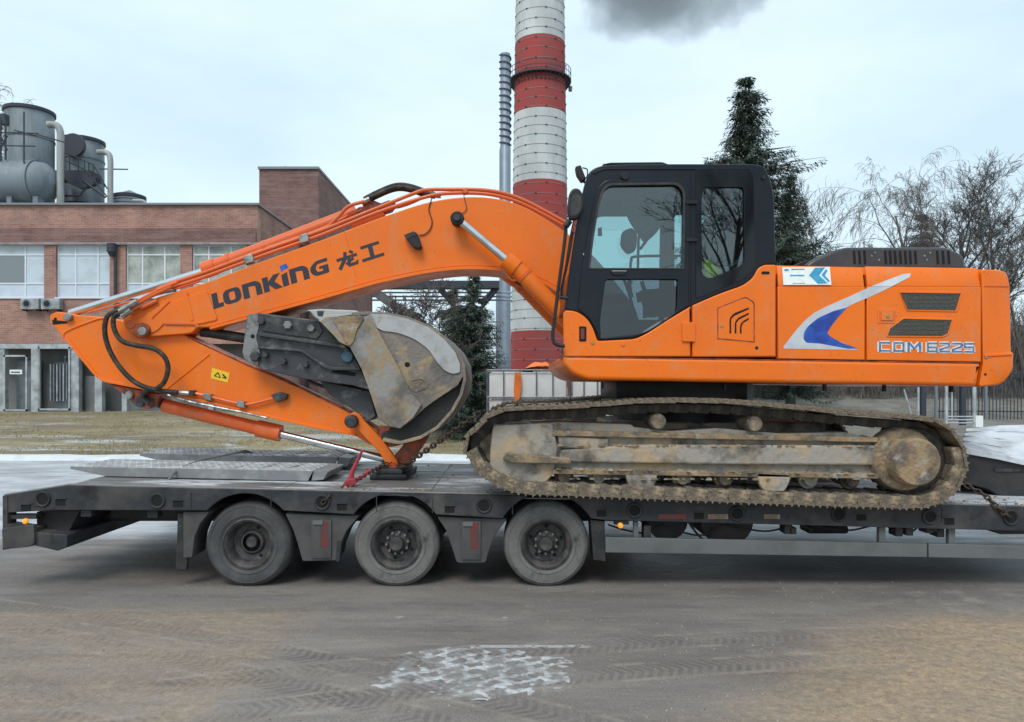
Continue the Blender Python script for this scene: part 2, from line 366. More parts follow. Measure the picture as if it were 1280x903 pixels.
def box(name, x0, x1, y0, y1, z0, z1, m, parent=None, bevel=0.0): return MB().box(x0, x1, y0, y1, z0, z1).obj(name, m, parent, bevel=bevel)
def boxpx(name, p0, p1, q0, q1, Y0, Y1, m, parent=None, bevel=0.0):
    return box(name, X(p0, Y0), X(p1, Y0), Y0, Y1, Z(q1, Y0), Z(q0, Y0), m, parent, bevel)
def smooth_path(pts, n=6):
    pts = [Vector(p) for p in pts]; res = []
    for i in range(len(pts) - 1):
        p0 = pts[max(i - 1, 0)]; p1 = pts[i]; p2 = pts[i + 1]; p3 = pts[min(i + 2, len(pts) - 1)]
        for j in range(n):
            t = j / n
            res.append(0.5 * ((2 * p1) + (p2 - p0) * t + (2 * p0 - 5 * p1 + 4 * p2 - p3) * t * t + (3 * p1 - p0 - 3 * p2 + p3) * t ** 3))
    res.append(pts[-1]); return res
def tube(name, pts, r, m, parent=None, n=8, sm=0):
    if sm: pts = smooth_path(pts, sm)
    return MB().tube(pts, r, n).obj(name, m, parent, smooth=True)
def tpx(name, pts, r, Y, m, parent=None, n=8, sm=0): return tube(name, [P(p[0], p[1], p[2] if len(p) > 2 else Y) for p in pts], r, m, parent, n, sm)
def disc(name, px, py, rpx, Y0, Y1, m, parent=None, n=24, ch=0.15):
    r = rpx / FPX * Y0; k = r * ch
    return MB().lathe([(0, Y0), (r - k, Y0), (r, Y0 + k), (r, Y1), (0, Y1)], (X(px, Y0), 0, Z(py, Y0)), n).obj(name, m, parent, smooth=True)
def stuff(o): o['kind'] = 'stuff'; return o
def struct(o): o['kind'] = 'structure'; return o
#@@SCENE
# ================================================================== ground and road
def sst(t): t = max(0.0, min(1.0, t)); return t * t * (3 - 2 * t)
def gz(x, y):
    if y < 18.9: return 0.0
    l = 0.79 * sst((y - 19.0) / 11.0) if y < 30 else 0.79
    r = 1.68 * sst((y - 19.0) / 16.0)
    k = sst((x - 1.0) / 5.0)
    b = l * (1 - k) + r * k
    return b + 0.05 * noise.noise(Vector((x * 0.6, y * 0.6, 0))) * sst((y - 19.5) / 2)

class NG:
    """small helper to write node graphs"""
    def __init__(s, name):
        s.m = bpy.data.materials.new(name); s.m.use_nodes = True; s.n = s.m.node_tree; s.b = s.n.nodes['Principled BSDF']
        s.tc = s.n.nodes.new('ShaderNodeTexCoord'); s.sep = s.n.nodes.new('ShaderNodeSeparateXYZ'); s.n.links.new(s.tc.outputs['Object'], s.sep.inputs[0])
        s.x, s.y, s.z = s.sep.outputs
    def put(s, sock, v):
        if isinstance(v, bpy.types.NodeSocket): s.n.links.new(v, sock)
        elif isinstance(v, tuple): sock.default_value = (*v, 1) if len(v) == 3 and len(sock.default_value) == 4 else v
        else: sock.default_value = v
    def math(s, op, a, b=0.0):
        k = s.n.nodes.new('ShaderNodeMath'); k.operation = op; s.put(k.inputs[0], a); s.put(k.inputs[1], b); return k.outputs[0]
    def rng(s, v, a, b, c=0.0, d=1.0, smooth=False):
        k = s.n.nodes.new('ShaderNodeMapRange'); s.put(k.inputs[0], v)
        for i, q in enumerate((a, b, c, d)): k.inputs[i + 1].default_value = q
        if smooth: k.interpolation_type = 'SMOOTHSTEP'
        return k.outputs[0]
    def vec(s, scale=(1, 1, 1), rot=0.0, loc=(0, 0, 0)):
        k = s.n.nodes.new('ShaderNodeMapping'); k.inputs['Scale'].default_value = scale; k.inputs['Rotation'].default_value = (0, 0, rot); k.inputs['Location'].default_value = loc
        s.n.links.new(s.tc.outputs['Object'], k.inputs[0]); return k.outputs[0]
    def noise(s, sc, det=6, ro=0.6, v=None, dist=0.0):
        k = s.n.nodes.new('ShaderNodeTexNoise'); k.inputs['Scale'].default_value = sc; k.inputs['Detail'].default_value = det; k.inputs['Roughness'].default_value = ro
        k.inputs['Distortion'].default_value = dist
        s.n.links.new(v or s.tc.outputs['Object'], k.inputs['Vector']); return k.outputs[0]
    def mix(s, f, a, b):
        k = s.n.nodes.new('ShaderNodeMix'); k.data_type = 'RGBA'; s.put(k.inputs[0], f); s.put(k.inputs[6], a); s.put(k.inputs[7], b); return k.outputs[2]
    def mul(s, *a):
        r = a[0]
        for q in a[1:]: r = s.math('MULTIPLY', r, q)
        return r
    def bump(s, h, st, d=0.02):
        k = s.n.nodes.new('ShaderNodeBump'); k.inputs['Strength'].default_value = st; k.inputs['Distance'].default_value = d
        s.n.links.new(h, k.inputs['Height']); s.n.links.new(k.outputs[0], s.b.inputs['Normal'])

def weathered_paint(m, c0, c1):
    g = NG('tmp'); n = m.node_tree; bpy.data.materials.remove(g.m)
    n.nodes.clear(); o = n.nodes.new('ShaderNodeOutputMaterial'); b = n.nodes.new('ShaderNodeBsdfPrincipled'); n.links.new(b.outputs[0], o.inputs[0])
    g.m = m; g.n = n; g.b = b; g.tc = n.nodes.new('ShaderNodeTexCoord')
    c = g.mix(g.rng(g.noise(1.1, 5, 0.55), 0.4, 0.66), c0, c1)
    c = g.mix(g.rng(g.noise(1.0, 7, 0.7, g.vec((7, 7, 0.55))), 0.54, 0.74, 0, 0.42), c, (0.52, 0.25, 0.12))      # run-off streaks of dust
    c = g.mix(g.rng(g.noise(3.2, 8, 0.75), 0.53, 0.78, 0, 0.6), c, (0.47, 0.27, 0.15))                          # dust film
    c = g.mix(g.rng(g.noise(38, 3, 0.6), 0.66, 0.72, 0, 0.6), c, (0.20, 0.10, 0.05))                            # mud specks
    c = g.mix(g.rng(g.noise(1.0, 6, 0.7, g.vec((2.2, 2.2, 34), 0.3)), 0.70, 0.74, 0, 0.45), c, (0.72, 0.34, 0.20)) # faint scuffs
    g.put(b.inputs['Base Color'], c)
    g.put(b.inputs['Roughness'], g.rng(g.noise(3.2, 8, 0.75), 0.4, 0.7, 0.30, 0.62))
    b.inputs['Specular IOR Level'].default_value = 0.4
    g.bump(g.noise(6, 4, 0.5), 0.06, 0.02)
weathered_paint(M_or, (0.86, 0.170, 0.004), (0.76, 0.150, 0.010))
weathered_paint(M_orf, (0.76, 0.125, 0.018), (0.62, 0.115, 0.03))

g = NG('worn_asphalt')
mott = g.mul(g.rng(g.noise(0.55, 3, 0.5, g.vec((0.7, 1, 1), 0, (2, 7, 0))), 0.40, 0.62), g.rng(g.x, -1.5, 1.5, 0.35, 1.0))
base = g.mix(g.rng(g.noise(0.6, 7, 0.62, g.vec((0.5, 1.0, 1), 0.3)), 0.38, 0.64), (0.125, 0.112, 0.108), (0.205, 0.180, 0.163))
base = g.mix(g.rng(g.noise(1.3, 8, 0.72, g.vec((0.45, 1.8, 1), 0.04)), 0.46, 0.64, 0, 0.85), base, (0.235, 0.212, 0.195))       # dusty wheel tracks along the road
base = g.mix(g.rng(g.noise(1.2, 8, 0.72, g.vec((0.45, 1.9, 1), 0.02, (4, 3, 0))), 0.49, 0.66, 0, 0.8), base, (0.090, 0.076, 0.073))
base = g.mix(g.mul(g.rng(g.noise(1.0, 7, 0.68, g.vec((0.35, 3.2, 1), -0.95, (1, 2, 0))), 0.50, 0.64), g.rng(g.y, 6.4, 5.6), g.rng(g.x, 0.9, -0.6), 0.75), base, (0.27, 0.245, 0.225))   # tyre tracks that swing in from the left
base = g.mix(g.mul(g.rng(g.noise(1.0, 7, 0.68, g.vec((0.3, 3.6, 1), -0.8, (6, 2, 0))), 0.52, 0.64), g.rng(g.y, 6.2, 5.4), g.rng(g.x, 0.6, -0.9), 0.7), base, (0.085, 0.076, 0.075))
base = g.mix(g.mul(g.rng(g.noise(4.0, 8, 0.75, g.vec((0.8, 1.1, 1), 0.5)), 0.50, 0.64), mott, 0.75), base, (0.32, 0.28, 0.245))
base = g.mix(g.mul(g.rng(g.noise(5.0, 8, 0.75, g.vec((0.8, 1.1, 1), -0.4, (9, 1, 0))), 0.50, 0.66), mott, 0.75), base, (0.080, 0.068, 0.062))
fine = g.noise(95, 3, 0.7)
base = g.mix(g.rng(fine, 0.35, 0.7, 0.0, 0.5), base, (0.27, 0.235, 0.20))
base = g.mix(g.rng(g.noise(60, 4, 0.8, g.vec((1, 1, 1), 0.7, (3, 3, 0))), 0.5, 0.68, 0.0, 0.5), base, (0.06, 0.052, 0.048))
# two pairs of tyre tracks swinging across the near road
def trackband(off, w_, slope, x0, y0):
    l = math.hypot(1, slope); nx_, ny_ = -slope / l, 1 / l
    d = g.math('ADD', g.mul(g.math('SUBTRACT', g.x, x0), nx_), g.mul(g.math('SUBTRACT', g.y, y0), ny_))
    along = g.math('ADD', g.mul(g.x, 1 / l), g.mul(g.y, slope / l))
    d = g.math('ADD', d, g.mul(g.mul(along, along), 0.025)); d = g.math('ABSOLUTE', g.math('SUBTRACT', d, off))
    st = g.math('SINE', g.math('ADD', g.mul(along, 95.0), g.mul(d, 60.0)))
    return g.mul(g.rng(d, w_, w_ * .72), g.rng(g.noise(2.6, 6, .7), .38, .55)), g.rng(st, -.3, .5), g.rng(g.math('ABSOLUTE', g.math('SUBTRACT', d, w_)), .035, .0)
for off, sl_, x0, y0 in ((0, -.78, -1.79, 5.33), (.42, -.78, -1.79, 5.33), (-1.0, -.62, -1.79, 5.33), (0, .30, 1.6, 5.1), (.5, .30, 1.6, 5.1)):
    bm_, st_, ed_ = trackband(off, .13, sl_, x0, y0)
    base = g.mix(g.mul(bm_, 0.42), base, g.mix(st_, (0.085, 0.074, 0.070), (0.20, 0.175, 0.155)))
    base = g.mix(g.mul(ed_, g.rng(g.noise(3.1, 6, .7), .45, .6), 0.55), base, (0.33, 0.29, 0.25))
sn = g.noise(2.3, 10, 0.78, g.vec((0.85, 1.15, 1), 0.15))
right = g.rng(g.math('SUBTRACT', g.x, g.mul(g.math('SUBTRACT', g.y, 4.0), 0.9)), -0.3, 1.9, smooth=True)
near = g.rng(g.y, 6.6, 5.6, smooth=True)
m1 = g.mul(right, near)
left = g.mul(g.rng(g.x, -0.9, -1.9, smooth=True), g.rng(g.y, 6.6, 5.9, smooth=True))
msk = g.math('MAXIMUM', m1, g.mul(left, 0.75))
thr = g.math('ADD', g.mix(0.5, sn, g.noise(22, 6, 0.8)), g.rng(msk, 0, 1, -0.25, 0.10))
sand = g.mul(g.rng(thr, 0.40, 0.66), msk)
base = g.mix(g.mul(sand, 0.92), base, g.mix(g.rng(g.noise(16, 9, 0.85), 0.40, 0.60), (0.23, 0.165, 0.11), (0.48, 0.345, 0.21)))
# fine gravelly speckle
vo = g.n.nodes.new('ShaderNodeTexVoronoi'); vo.inputs['Scale'].default_value = 55; g.n.links.new(g.tc.outputs['Object'], vo.inputs['Vector'])
base = g.mix(g.mul(g.rng(vo.outputs['Distance'], 0.24, 0.1), g.rng(g.noise(5), 0.46, 0.58), 0.6), base, (0.46, 0.41, 0.35))
# damp road beside the trailer, plus the shade beneath it painted in dark
wet_shade = g.mul(g.rng(g.y, 6.75, 7.35, smooth=True), g.rng(g.y, 9.3, 8.7, smooth=True), g.rng(g.x, -3.6, -2.6), g.rng(g.x, 0.0, 1.3, 0.75, 1.0), g.rng(g.noise(0.9, 4), 0.2, 0.62, 0.45, 1.0))
base = g.mix(wet_shade, base, (0.022, 0.023, 0.027))
# snow dust on the far half of the road
sn2 = g.noise(0.8, 8, 0.65, g.vec((0.35, 1.6, 1)))
far = g.rng(g.math('ADD', g.y, g.rng(sn2, 0.3, 0.7, -1.1, 1.1)), 8.2, 9.8, smooth=True)
base = g.mix(g.mul(far, 0.93), base, g.mix(g.rng(g.noise(1.3, 8, 0.75, g.vec((0.55, 1.3, 1))), 0.4, 0.62), (0.52, 0.53, 0.555), (0.30, 0.30, 0.315)))
# lumps of pressed snow left in the shape of a tyre tread
tv = g.vec((1, 1, 1), R(33))
tvn = g.n.nodes.new('ShaderNodeTexNoise'); tvn.inputs['Scale'].default_value = 7; g.n.links.new(g.tc.outputs['Object'], tvn.inputs[0])
vm = g.n.nodes.new('ShaderNodeVectorMath'); vm.operation = 'MULTIPLY_ADD'; g.n.links.new(tvn.outputs[1], vm.inputs[0]); vm.inputs[1].default_value = (0.11, 0.11, 0); g.n.links.new(tv, vm.inputs[2])
bk = g.n.nodes.new('ShaderNodeTexBrick'); bk.inputs['Scale'].default_value = 1; bk.inputs['Brick Width'].default_value = 0.135; bk.inputs['Row Height'].default_value = 0.125
bk.inputs['Mortar Size'].default_value = 0.026; bk.inputs['Mortar Smooth'].default_value = 0.4; bk.offset = 0.35; g.n.links.new(vm.outputs[0], bk.inputs['Vector'])
ex = g.math('DIVIDE', g.math('ADD', g.x, 0.2), 0.62); ey = g.math('DIVIDE', g.math('SUBTRACT', g.y, 4.78), 0.42)
rr = g.math('SQRT', g.math('ADD', g.mul(ex, ex), g.mul(ey, ey)))
patch = g.rng(g.math('ADD', rr, g.rng(g.noise(4.0, 6, 0.7), 0.3, 0.7, -0.45, 0.45)), 1.02, 0.88)
tread = g.mul(patch, bk.outputs['Fac'], g.rng(g.noise(11, 5, 0.7), 0.33, 0.45))
bar = g.mul(g.rng(g.math('ABSOLUTE', g.math('SUBTRACT', g.y, 5.20)), 0.035, 0.02), g.rng(g.math('ABSOLUTE', g.math('SUBTRACT', g.x, 0.12)), 0.45, 0.38), g.rng(g.noise(9, 5, 0.7), 0.42, 0.5))
bar2 = g.mul(g.rng(g.math('ABSOLUTE', g.math('SUBTRACT', g.y, 5.86)), 0.04, 0.02), g.rng(g.math('ABSOLUTE', g.math('ADD', g.x, 0.55)), 0.8, 0.7), g.rng(g.noise(6, 5, 0.7), 0.56, 0.62))
mark = g.math('MAXIMUM', tread, g.math('MAXIMUM', bar, bar2))
base = g.mix(g.mul(g.math('MAXIMUM', g.mul(patch, g.rng(g.noise(6, 7, 0.75), 0.42, 0.66), 0.5), g.math('MAXIMUM', bar, bar2)), 0.6), base, (0.52, 0.54, 0.57))
g.put(g.b.inputs['Base Color'], base)
g.put(g.b.inputs['Roughness'], g.mix(wet_shade, (0.72, 0.72, 0.72), (0.35, 0.35, 0.35)))
g.b.inputs['Specular IOR Level'].default_value = 0.4
hh = g.math('ADD', g.math('ADD', g.mul(fine, 0.35), g.mul(g.noise(9, 5, 0.6), 1.3)), g.mul(g.noise(40, 4, 0.7), 0.5))
g.bump(hh, 0.55, 0.018)
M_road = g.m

g = NG('dry_grass_ground')
gb = g.mix(g.rng(g.noise(0.45, 7, 0.65, g.vec((0.5, 1.4, 1))), 0.38, 0.62), (0.19, 0.15, 0.105), (0.33, 0.265, 0.145))
gb = g.mix(g.rng(g.noise(2.2, 6, 0.7, g.vec((0.6, 1.5, 1))), 0.52, 0.66, 0, 0.8), gb, (0.20, 0.185, 0.115))
gb = g.mix(g.mul(g.rng(g.noise(0.5, 6, 0.6, g.vec((0.4, 1.4, 1), 0, (5, 2, 0))), 0.56, 0.66), g.rng(g.y, 19, 30, 1, 0.5)), gb, (0.36, 0.35, 0.33))
gb = g.mix(g.mul(g.rng(g.noise(0.7, 7, 0.7, g.vec((0.35, 1.6, 1), 0, (1, 8, 0))), 0.54, 0.62), g.rng(g.y, 27, 20, 0.3, 1)), gb, (0.50, 0.51, 0.52))
gb = g.mix(g.rng(g.noise(12, 5, 0.8), 0.55, 0.64, 0, 0.7), gb, (0.10, 0.065, 0.04))
gb = g.mix(g.rng(g.x, 0.5, 4.0, 0, 0.8), gb, g.mix(g.rng(g.noise(1.5, 7, 0.7), 0.4, 0.62), (0.12, 0.115, 0.105), (0.22, 0.205, 0.19)))
g.put(g.b.inputs['Base Color'], gb); g.b.inputs['Roughness'].default_value = 0.95
g.bump(g.noise(9, 6, 0.7), 0.8, 0.06)
M_grass = g.m

def sheet(name, xs, ys, zf, m):
    v = [(x, y, zf(x, y)) for y in ys for x in xs]; nx = len(xs)
    f = [(j * nx + i, j * nx + i + 1, (j + 1) * nx + i + 1, (j + 1) * nx + i) for j in range(len(ys) - 1) for i in range(nx - 1)]
    me = bpy.data.meshes.new(name); me.from_pydata(v, [], f); me.update()
    return struct(mobj(name, me, m, None, True))
fr = lambda a, b, n: [a + (b - a) * i / n for i in range(n + 1)]
sheet('ground', [-1200, -400, -120] + fr(-60, 60, 160) + [120, 400, 1200], [-900, -200, -40, 0] + [12, 18.4] + fr(18.9, 42, 60) + [60, 90, 200, 500, 1500], lambda x, y: gz(x, y) - (0.03 if y < 18.8 else 0), M_grass)
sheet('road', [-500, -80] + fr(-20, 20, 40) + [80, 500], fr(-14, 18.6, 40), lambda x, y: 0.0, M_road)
# ploughed ridge of old snow along the far edge of the road
v = []; f = []; n = 300
for i in range(n + 1):
    x = -26 + 56 * i / n
    h = 0.10 + 0.05 * noise.noise(Vector((x * 0.7, 3, 0))) + 0.02 * noise.noise(Vector((x * 4, 7, 0)))
    wd = 0.15 * noise.noise(Vector((x * 0.5, 9, 0)))
    for (yy, zz) in ((18.15 + wd, -0.02), (18.3 + wd, h * 0.8), (18.7 + wd, h), (19.1 + wd, h * 0.7), (19.45 + wd * 2, -0.02)): v.append((x, yy, zz + max(0, gz(x, yy))))
for i in range(n):
    for j in range(4): f.append((i * 5 + j, (i + 1) * 5 + j, (i + 1) * 5 + j + 1, i * 5 + j + 1))
me = bpy.data.meshes.new('snow_bank'); me.from_pydata(v, [], f); struct(mobj('snow_bank', me, M_snow, None, True))

# pressed snow left by a tyre: thin broken lumps lying on the asphalt
def snow_print():      # (an irregular net, worn through in places)
    V = {}; F = []; vl = []
    c, sn_ = math.cos(R(36)), math.sin(R(36)); st = .0075
    def hgt(x, y):
        wx_ = x + .045 * noise.noise(Vector((x * 5, y * 5, 1))) + .02 * noise.noise(Vector((x * 25, y * 25, 1))); wy_ = y + .045 * noise.noise(Vector((x * 5, y * 5, 5))) + .012 * noise.noise(Vector((x * 25, y * 25, 4)))
        u = wx_ * c + wy_ * sn_; v = -wx_ * sn_ * .8 + wy_ * c
        rw = math.floor(v / .105); fv = abs((v / .105) % 1 - .5) * 2; uu = u / .15 + (.45 if rw % 2 else 0) + .2 * v; fu = abs(uu % 1 - .5) * 2
        net = max((fv - .66) / .34, (fu - .74) / .26)
        ex_ = (x + .18) / .54; ey_ = (y - 4.76) / .37; r_ = math.sqrt(ex_ * ex_ + ey_ * ey_) + .55 * noise.noise(Vector((x * 3.2, y * 4.2, 8)))
        brk = noise.noise(Vector((x * 6, y * 9, 2))) + .9 * noise.noise(Vector((x * 22, y * 26, 3)))
        return min(net * .9, (1.0 - r_) * 2.2) + .85 * brk - .12
    nx_, ny_ = int(1.5 / st), int(1.0 / st)
    H_ = [[hgt(-.95 + i * st, 4.3 + j * st) for i in range(nx_ + 1)] for j in range(ny_ + 1)]
    def vid(i, j):
        k = (i, j)
        if k not in V:
            V[k] = len(vl); h = max(0, min(.5, H_[j][i])) ; vl.append((-.95 + i * st, 4.3 + j * st, .0006 + .016 * h))
        return V[k]
    for j in range(ny_):
        for i in range(nx_):
            if max(H_[j][i], H_[j][i + 1], H_[j + 1][i], H_[j + 1][i + 1]) > 0: F.append((vid(i, j), vid(i + 1, j), vid(i + 1, j + 1), vid(i, j + 1)))
    me = bpy.data.meshes.new('snow_print'); me.from_pydata(vl, [], F); stuff(mobj('snow_print', me, mat('pressed_dirty_snow', (.44, .445, .45), .85, col2=(.22, .205, .195), scale=8, lo=.40, hi=.58), None, True))
snow_print()
# grit and small stones on the near road
rg = random.Random(12); mb = MB()
for _ in range(5200):
    y = 3.7 + 3.2 * rg.random() ** 1.2; x = rg.uniform(-.75, .75) * y
    if noise.noise(Vector((x * .9, y * .9, 4))) < (-.05 if x < 0 else -.3): continue
    r_ = .0022 + .006 * rg.random() ** 4; v = []
    for k in range(6):
        a = k * PI / 3 + rg.random() * .6; q = r_ * rg.uniform(.7, 1.25); v.append((x + math.cos(a) * q, y + math.sin(a) * q * .9, .0))
    v += [(x - r_ * .3, y, r_ * rg.uniform(.7, 1.2)), (x + r_ * .4, y + r_ * .2, r_ * rg.uniform(.6, 1.1))]
    mb.add(v, [(0, 1, 7), (1, 2, 7), (2, 3, 6, 7), (3, 4, 6), (4, 5, 6), (5, 0, 7, 6)])
me = bpy.data.meshes.new('road_grit'); me.from_pydata(mb.v, [], mb.f); stuff(mobj('road_grit', me, mat('road_grit_stone', (.26, .23, .19), .9, col2=(.10, .09, .08), scale=30, lo=.4, hi=.6, col3=(.45, .40, .33), scale3=50)))

# dry grass tufts
rg = random.Random(3); mb = MB()
for _ in range(9000):
    y = 19.6 + 10.2 * rg.random() ** 1.3; x = rg.uniform(-0.72, 0.03) * y
    if noise.noise(Vector((x * 0.5, y * 0.8, 2))) < -0.12: continue
    z = gz(x, y)
    for k in range(3):
        a = rg.random() * 6.28; h = rg.uniform(0.03, 0.11); l = rg.uniform(-0.5, 0.5) * h * 2; q = rg.uniform(0.006, 0.014)
        p = Vector((x + rg.uniform(-.08, .08), y + rg.uniform(-.08, .08), z - 0.01))
        d = Vector((math.cos(a), math.sin(a), 0))
        mb.add([p - d * q, p + d * q, p + d * l + Vector((l * .4, 0, h))], [(0, 1, 2)])
me = bpy.data.meshes.new('dry_grass'); me.from_pydata(mb.v, [], mb.f); stuff(mobj('dry_grass', me, M_straw))

# ================================================================== brick buildings
B = 30.0
def xb(p): return X(p, B)
def zb(p): return Z(p, B)
XR = xb(322)
bld = thing('brick_workshop', 'low weathered brick workshop with white windows and tanks on its flat roof', 'building', (-18, 33, 0.79))
XL = -27.0
# upper wall as pieces round the windows; the wall face is at Y=B
WT, WB_ = zb(306), zb(372)
wins = [(-32 - 70, -17 - 70 + 2), (-30, 55), (70, 137), (157, 225), (240, 308)]
wins = [(-118, -48), (-30, 55), (70, 137), (157, 225), (240, 308)]
wl = [(XL, zb(430)), (XR, zb(430)), (XR, zb(257)), (XL, zb(257))]
holes = [[(xb(a), WB_), (xb(b), WB_), (xb(b), WT), (xb(a), WT)] for a, b in wins]
mobj('wall', slab_w([wl] + holes, B, B + 0.35), M_brick, bld)
band = slab_w([[(XL, zb(303.5)), (XR - 0.05, zb(303.5)), (XR - 0.05, zb(286)), (XL, zb(286))]], B - 0.06, B); mobj('brick_band', band, M_brick2, bld)
mobj('cornice', slab_w([[(XL, zb(306.5)), (XR, zb(306.5)), (XR, zb(303.6)), (XL, zb(303.6))]], B - 0.12, B - 0.001), M_conc, bld)
MB().box(XR - 0.35, XR, B + 0.35, 36.0, 0.5, zb(257)).obj('side_wall', M_brick, bld)
MB().box(XL, XR + 0.08, B - 0.12, B + 0.08, zb(257), zb(254.5)).box(XR - 0.1, XR + 0.08, B + 0.08, 36.0, zb(257), zb(254.5)).obj('roof_flashing', M_flash, bld)
box('roof', XL, XR - 0.1, B + 0.08, 36.0, zb(257) - 0.05, zb(257) + 0.02, M_flash, bld)
box('inner_wall', XL, XR - 0.4, B + 1.4, B + 1.5, 0.5, zb(257) - 0.1, M_recess, bld)
box('middle_floor', XL, XR - 0.4, B + 0.36, B + 1.39, zb(378), zb(373), M_recess, bld)
M_refl = mat('painted_tree_reflection_glass', (0.22, 0.25, 0.22), 0.12, col2=(0.42, 0.44, 0.40), scale=1.6, lo=0.42, hi=0.6, detail=9)  # mirrored trees are mottled into the pane colour
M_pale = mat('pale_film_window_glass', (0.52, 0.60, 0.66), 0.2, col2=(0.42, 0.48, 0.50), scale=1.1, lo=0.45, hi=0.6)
M_curt = mat('pale_blind_cloth', (0.42, 0.45, 0.46), 0.9, col2=(0.28, 0.30, 0.31), scale=1.2)
for wi, (a, b) in enumerate(wins):
    fr_ = MB(); y0, y1 = B + 0.10, B + 0.17
    ax, bx_ = xb(a), xb(b); t = 0.055
    zc = zb(355); zt = zb(319)
    W = bx_ - ax
    cols = [ax + W * q for q in (0, 0.29, 0.70, 1.0)] if wi in (1, 3, 4) else [ax + W * q for q in (0, 0.34, 0.76, 1.0)]
    for zz in (WB_, zc, zt, WT - t): fr_.box(ax, bx_, y0, y1, zz, zz + t)
    for k, cx in enumerate(cols):
        q = cx if k == 0 else (cx - t if k == 3 else cx - t / 2)
        fr_.box(q, q + t, y0 + 0.002, y1 + 0.002, WB_, WT)
    wn = fr_.obj('window', M_wfr, bld)
    for c in range(3):
        xa, xc = cols[c] + t / 2, cols[c + 1] - t / 2
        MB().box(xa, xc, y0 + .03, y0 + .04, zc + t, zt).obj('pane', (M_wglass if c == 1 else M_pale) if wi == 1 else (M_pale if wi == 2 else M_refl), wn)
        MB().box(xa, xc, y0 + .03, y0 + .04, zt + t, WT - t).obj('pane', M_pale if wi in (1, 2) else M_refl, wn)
        MB().box(xa, xc, y0 + .03, y0 + .05, WB_ + t, zc).obj('panel', M_wpan, wn)
    if wi in (1, 2): MB().box(ax + 0.05, bx_ - 0.05, B + 0.3, B + 0.32, zc, WT).obj('blind', M_curt, wn)
    MB().box(ax - 0.03, bx_ + 0.03, B - 0.06, B + 0.1, WB_ - 0.05, WB_ - 0.002).obj('sill', M_wfr, wn)
tube('drainpipe', [(xb(146), B - 0.12, zb(318)), (xb(146), B - 0.12, zb(425))], 0.06, M_dkmet, bld)
MB().lathe([(0, zb(322)), (0.07, zb(322)), (0.18, zb(316)), (0.18, zb(306)), (0, zb(306))], (xb(143), B - 0.2, 0), 12, 'Z').obj('rainwater_hopper', M_dkmet, bld)
# lower bays: recess with posts, doors and lintel
box('bay_back_wall', XL, XR - 0.35, B + 1.1, B + 1.2, 0.7, zb(425), M_recess, bld)
box('lintel', XL, xb(115), B - 0.02, B + 0.3, zb(436), zb(430.2), M_post, bld)
for a, b in ((-60, -52), (-2, 5), (85, 98), (118, 127), (152, 158), (205, 211), (260, 266), (312, 322)):
    box('bay_post', xb(a), xb(b), B + 0.02, B + 0.28, 0.7, zb(430) - 0.01, M_post, bld)
for a, b, c, d in ((5, 34.5, 444, 514), (48, 88, 434, 513), (-50, -8, 436, 514)):
    q = MB(); t = .06
    for bb in ((a, b, c, c + 2.2), (a, b, d - 2.2, d), (a, a + 2, c, d), (b - 2, b, c, d)): q.box(xb(bb[0]), xb(bb[1]), B - .04, B + .0, zb(bb[3]), zb(bb[2]))
    dr = q.obj('mesh_door', M_post, bld)
box('door_post', xb(40), xb(48.5), B - 0.06, B + 0.14, 0.7, zb(432), M_post, bld)
box('brick_infill', xb(98), xb(118), B + 0.5, B + 0.6, 0.7, zb(470), M_recess, bld)
sg = boxpx('warning_sign', 12, 27.5, 462.3, 468, B - 0.1, B - 0.085, M_white, bld)
MB().box(X(14, B - .1), X(25, B - .1), B - .108, B - .1005, Z(466.2, B - .1), Z(464.8, B - .1)).obj('printed_line', M_dk, sg)
# radiators of a transformer inside the bay
tr = thing('transformer', 'grey finned transformer standing in the open bay behind the white door post', 'transformer', (xb(68), B + 0.7, 0.75))
box('tank', xb(56), xb(84), B + 0.62, B + 0.95, 0.75, zb(452), M_trans, tr, bevel=0.02)
for k in range(7):
    box('radiator_fin', xb(54 + k * 4.1), xb(55.6 + k * 4.1), B + 0.42, B + 0.61, zb(502), zb(455), M_trans if k % 2 else M_post, tr)
MB().lathe([(0, 0), (.05, 0), (.05, .1), (.09, .12), (.05, .14), (.05, .22), (.09, .24), (.04, .27), (0, .3)], (xb(68), B + 0.75, zb(452)), 10, 'Z').obj('bushing', M_post, tr)
box('cabinet', xb(8), xb(33), B + 0.6, B + 1.0, 0.75, zb(450), M_trans, None, bevel=0.02); cb = bpy.context.scene.objects['cabinet']
cb.name = 'electrical_cabinet'; tag(cb, 'dark grey electrical cabinet behind the meshed door with the white sign', 'cabinet')
recentre(cb, (xb(20), B + .8, .75))
# air conditioners
ac = thing('air_conditioner', 'left of the two white air conditioner units below the windows', 'air conditioner', (xb(37), B - 0.3, zb(388)), 'air conditioners on the brick wall')
def acbuild(root, a, b):
    ya = B - 0.32
    box('housing', X(a, ya), X(b, ya), ya, B - 0.05, Z(386.5, ya), Z(373.5, ya), M_post, root, bevel=0.01)
    MB().lathe([(0.13, ya - .012), (0.16, ya - .02), (0.19, ya - .012), (.19, ya)], (X(a + 7.5, ya), 0, Z(380, ya)), 20).obj('fan_grille', M_trans, root)
    MB().lathe([(0, ya - .015), (0.12, ya - .01), (.12, ya - .001)], (X(a + 7.5, ya), 0, Z(380, ya)), 20).obj('fan', M_dk, root)
    for q in (a + 2, b - 3): box('bracket', X(q, ya), X(q + 1, ya), ya - .01, B - .004, Z(388.5, ya), Z(386.6, ya), M_dk, root)
acbuild(ac, 25.5, 48)
ac2 = thing('air_conditioner', 'right of the two white air conditioner units below the windows', 'air conditioner', (xb(62), B - 0.3, zb(388)), 'air conditioners on the brick wall')
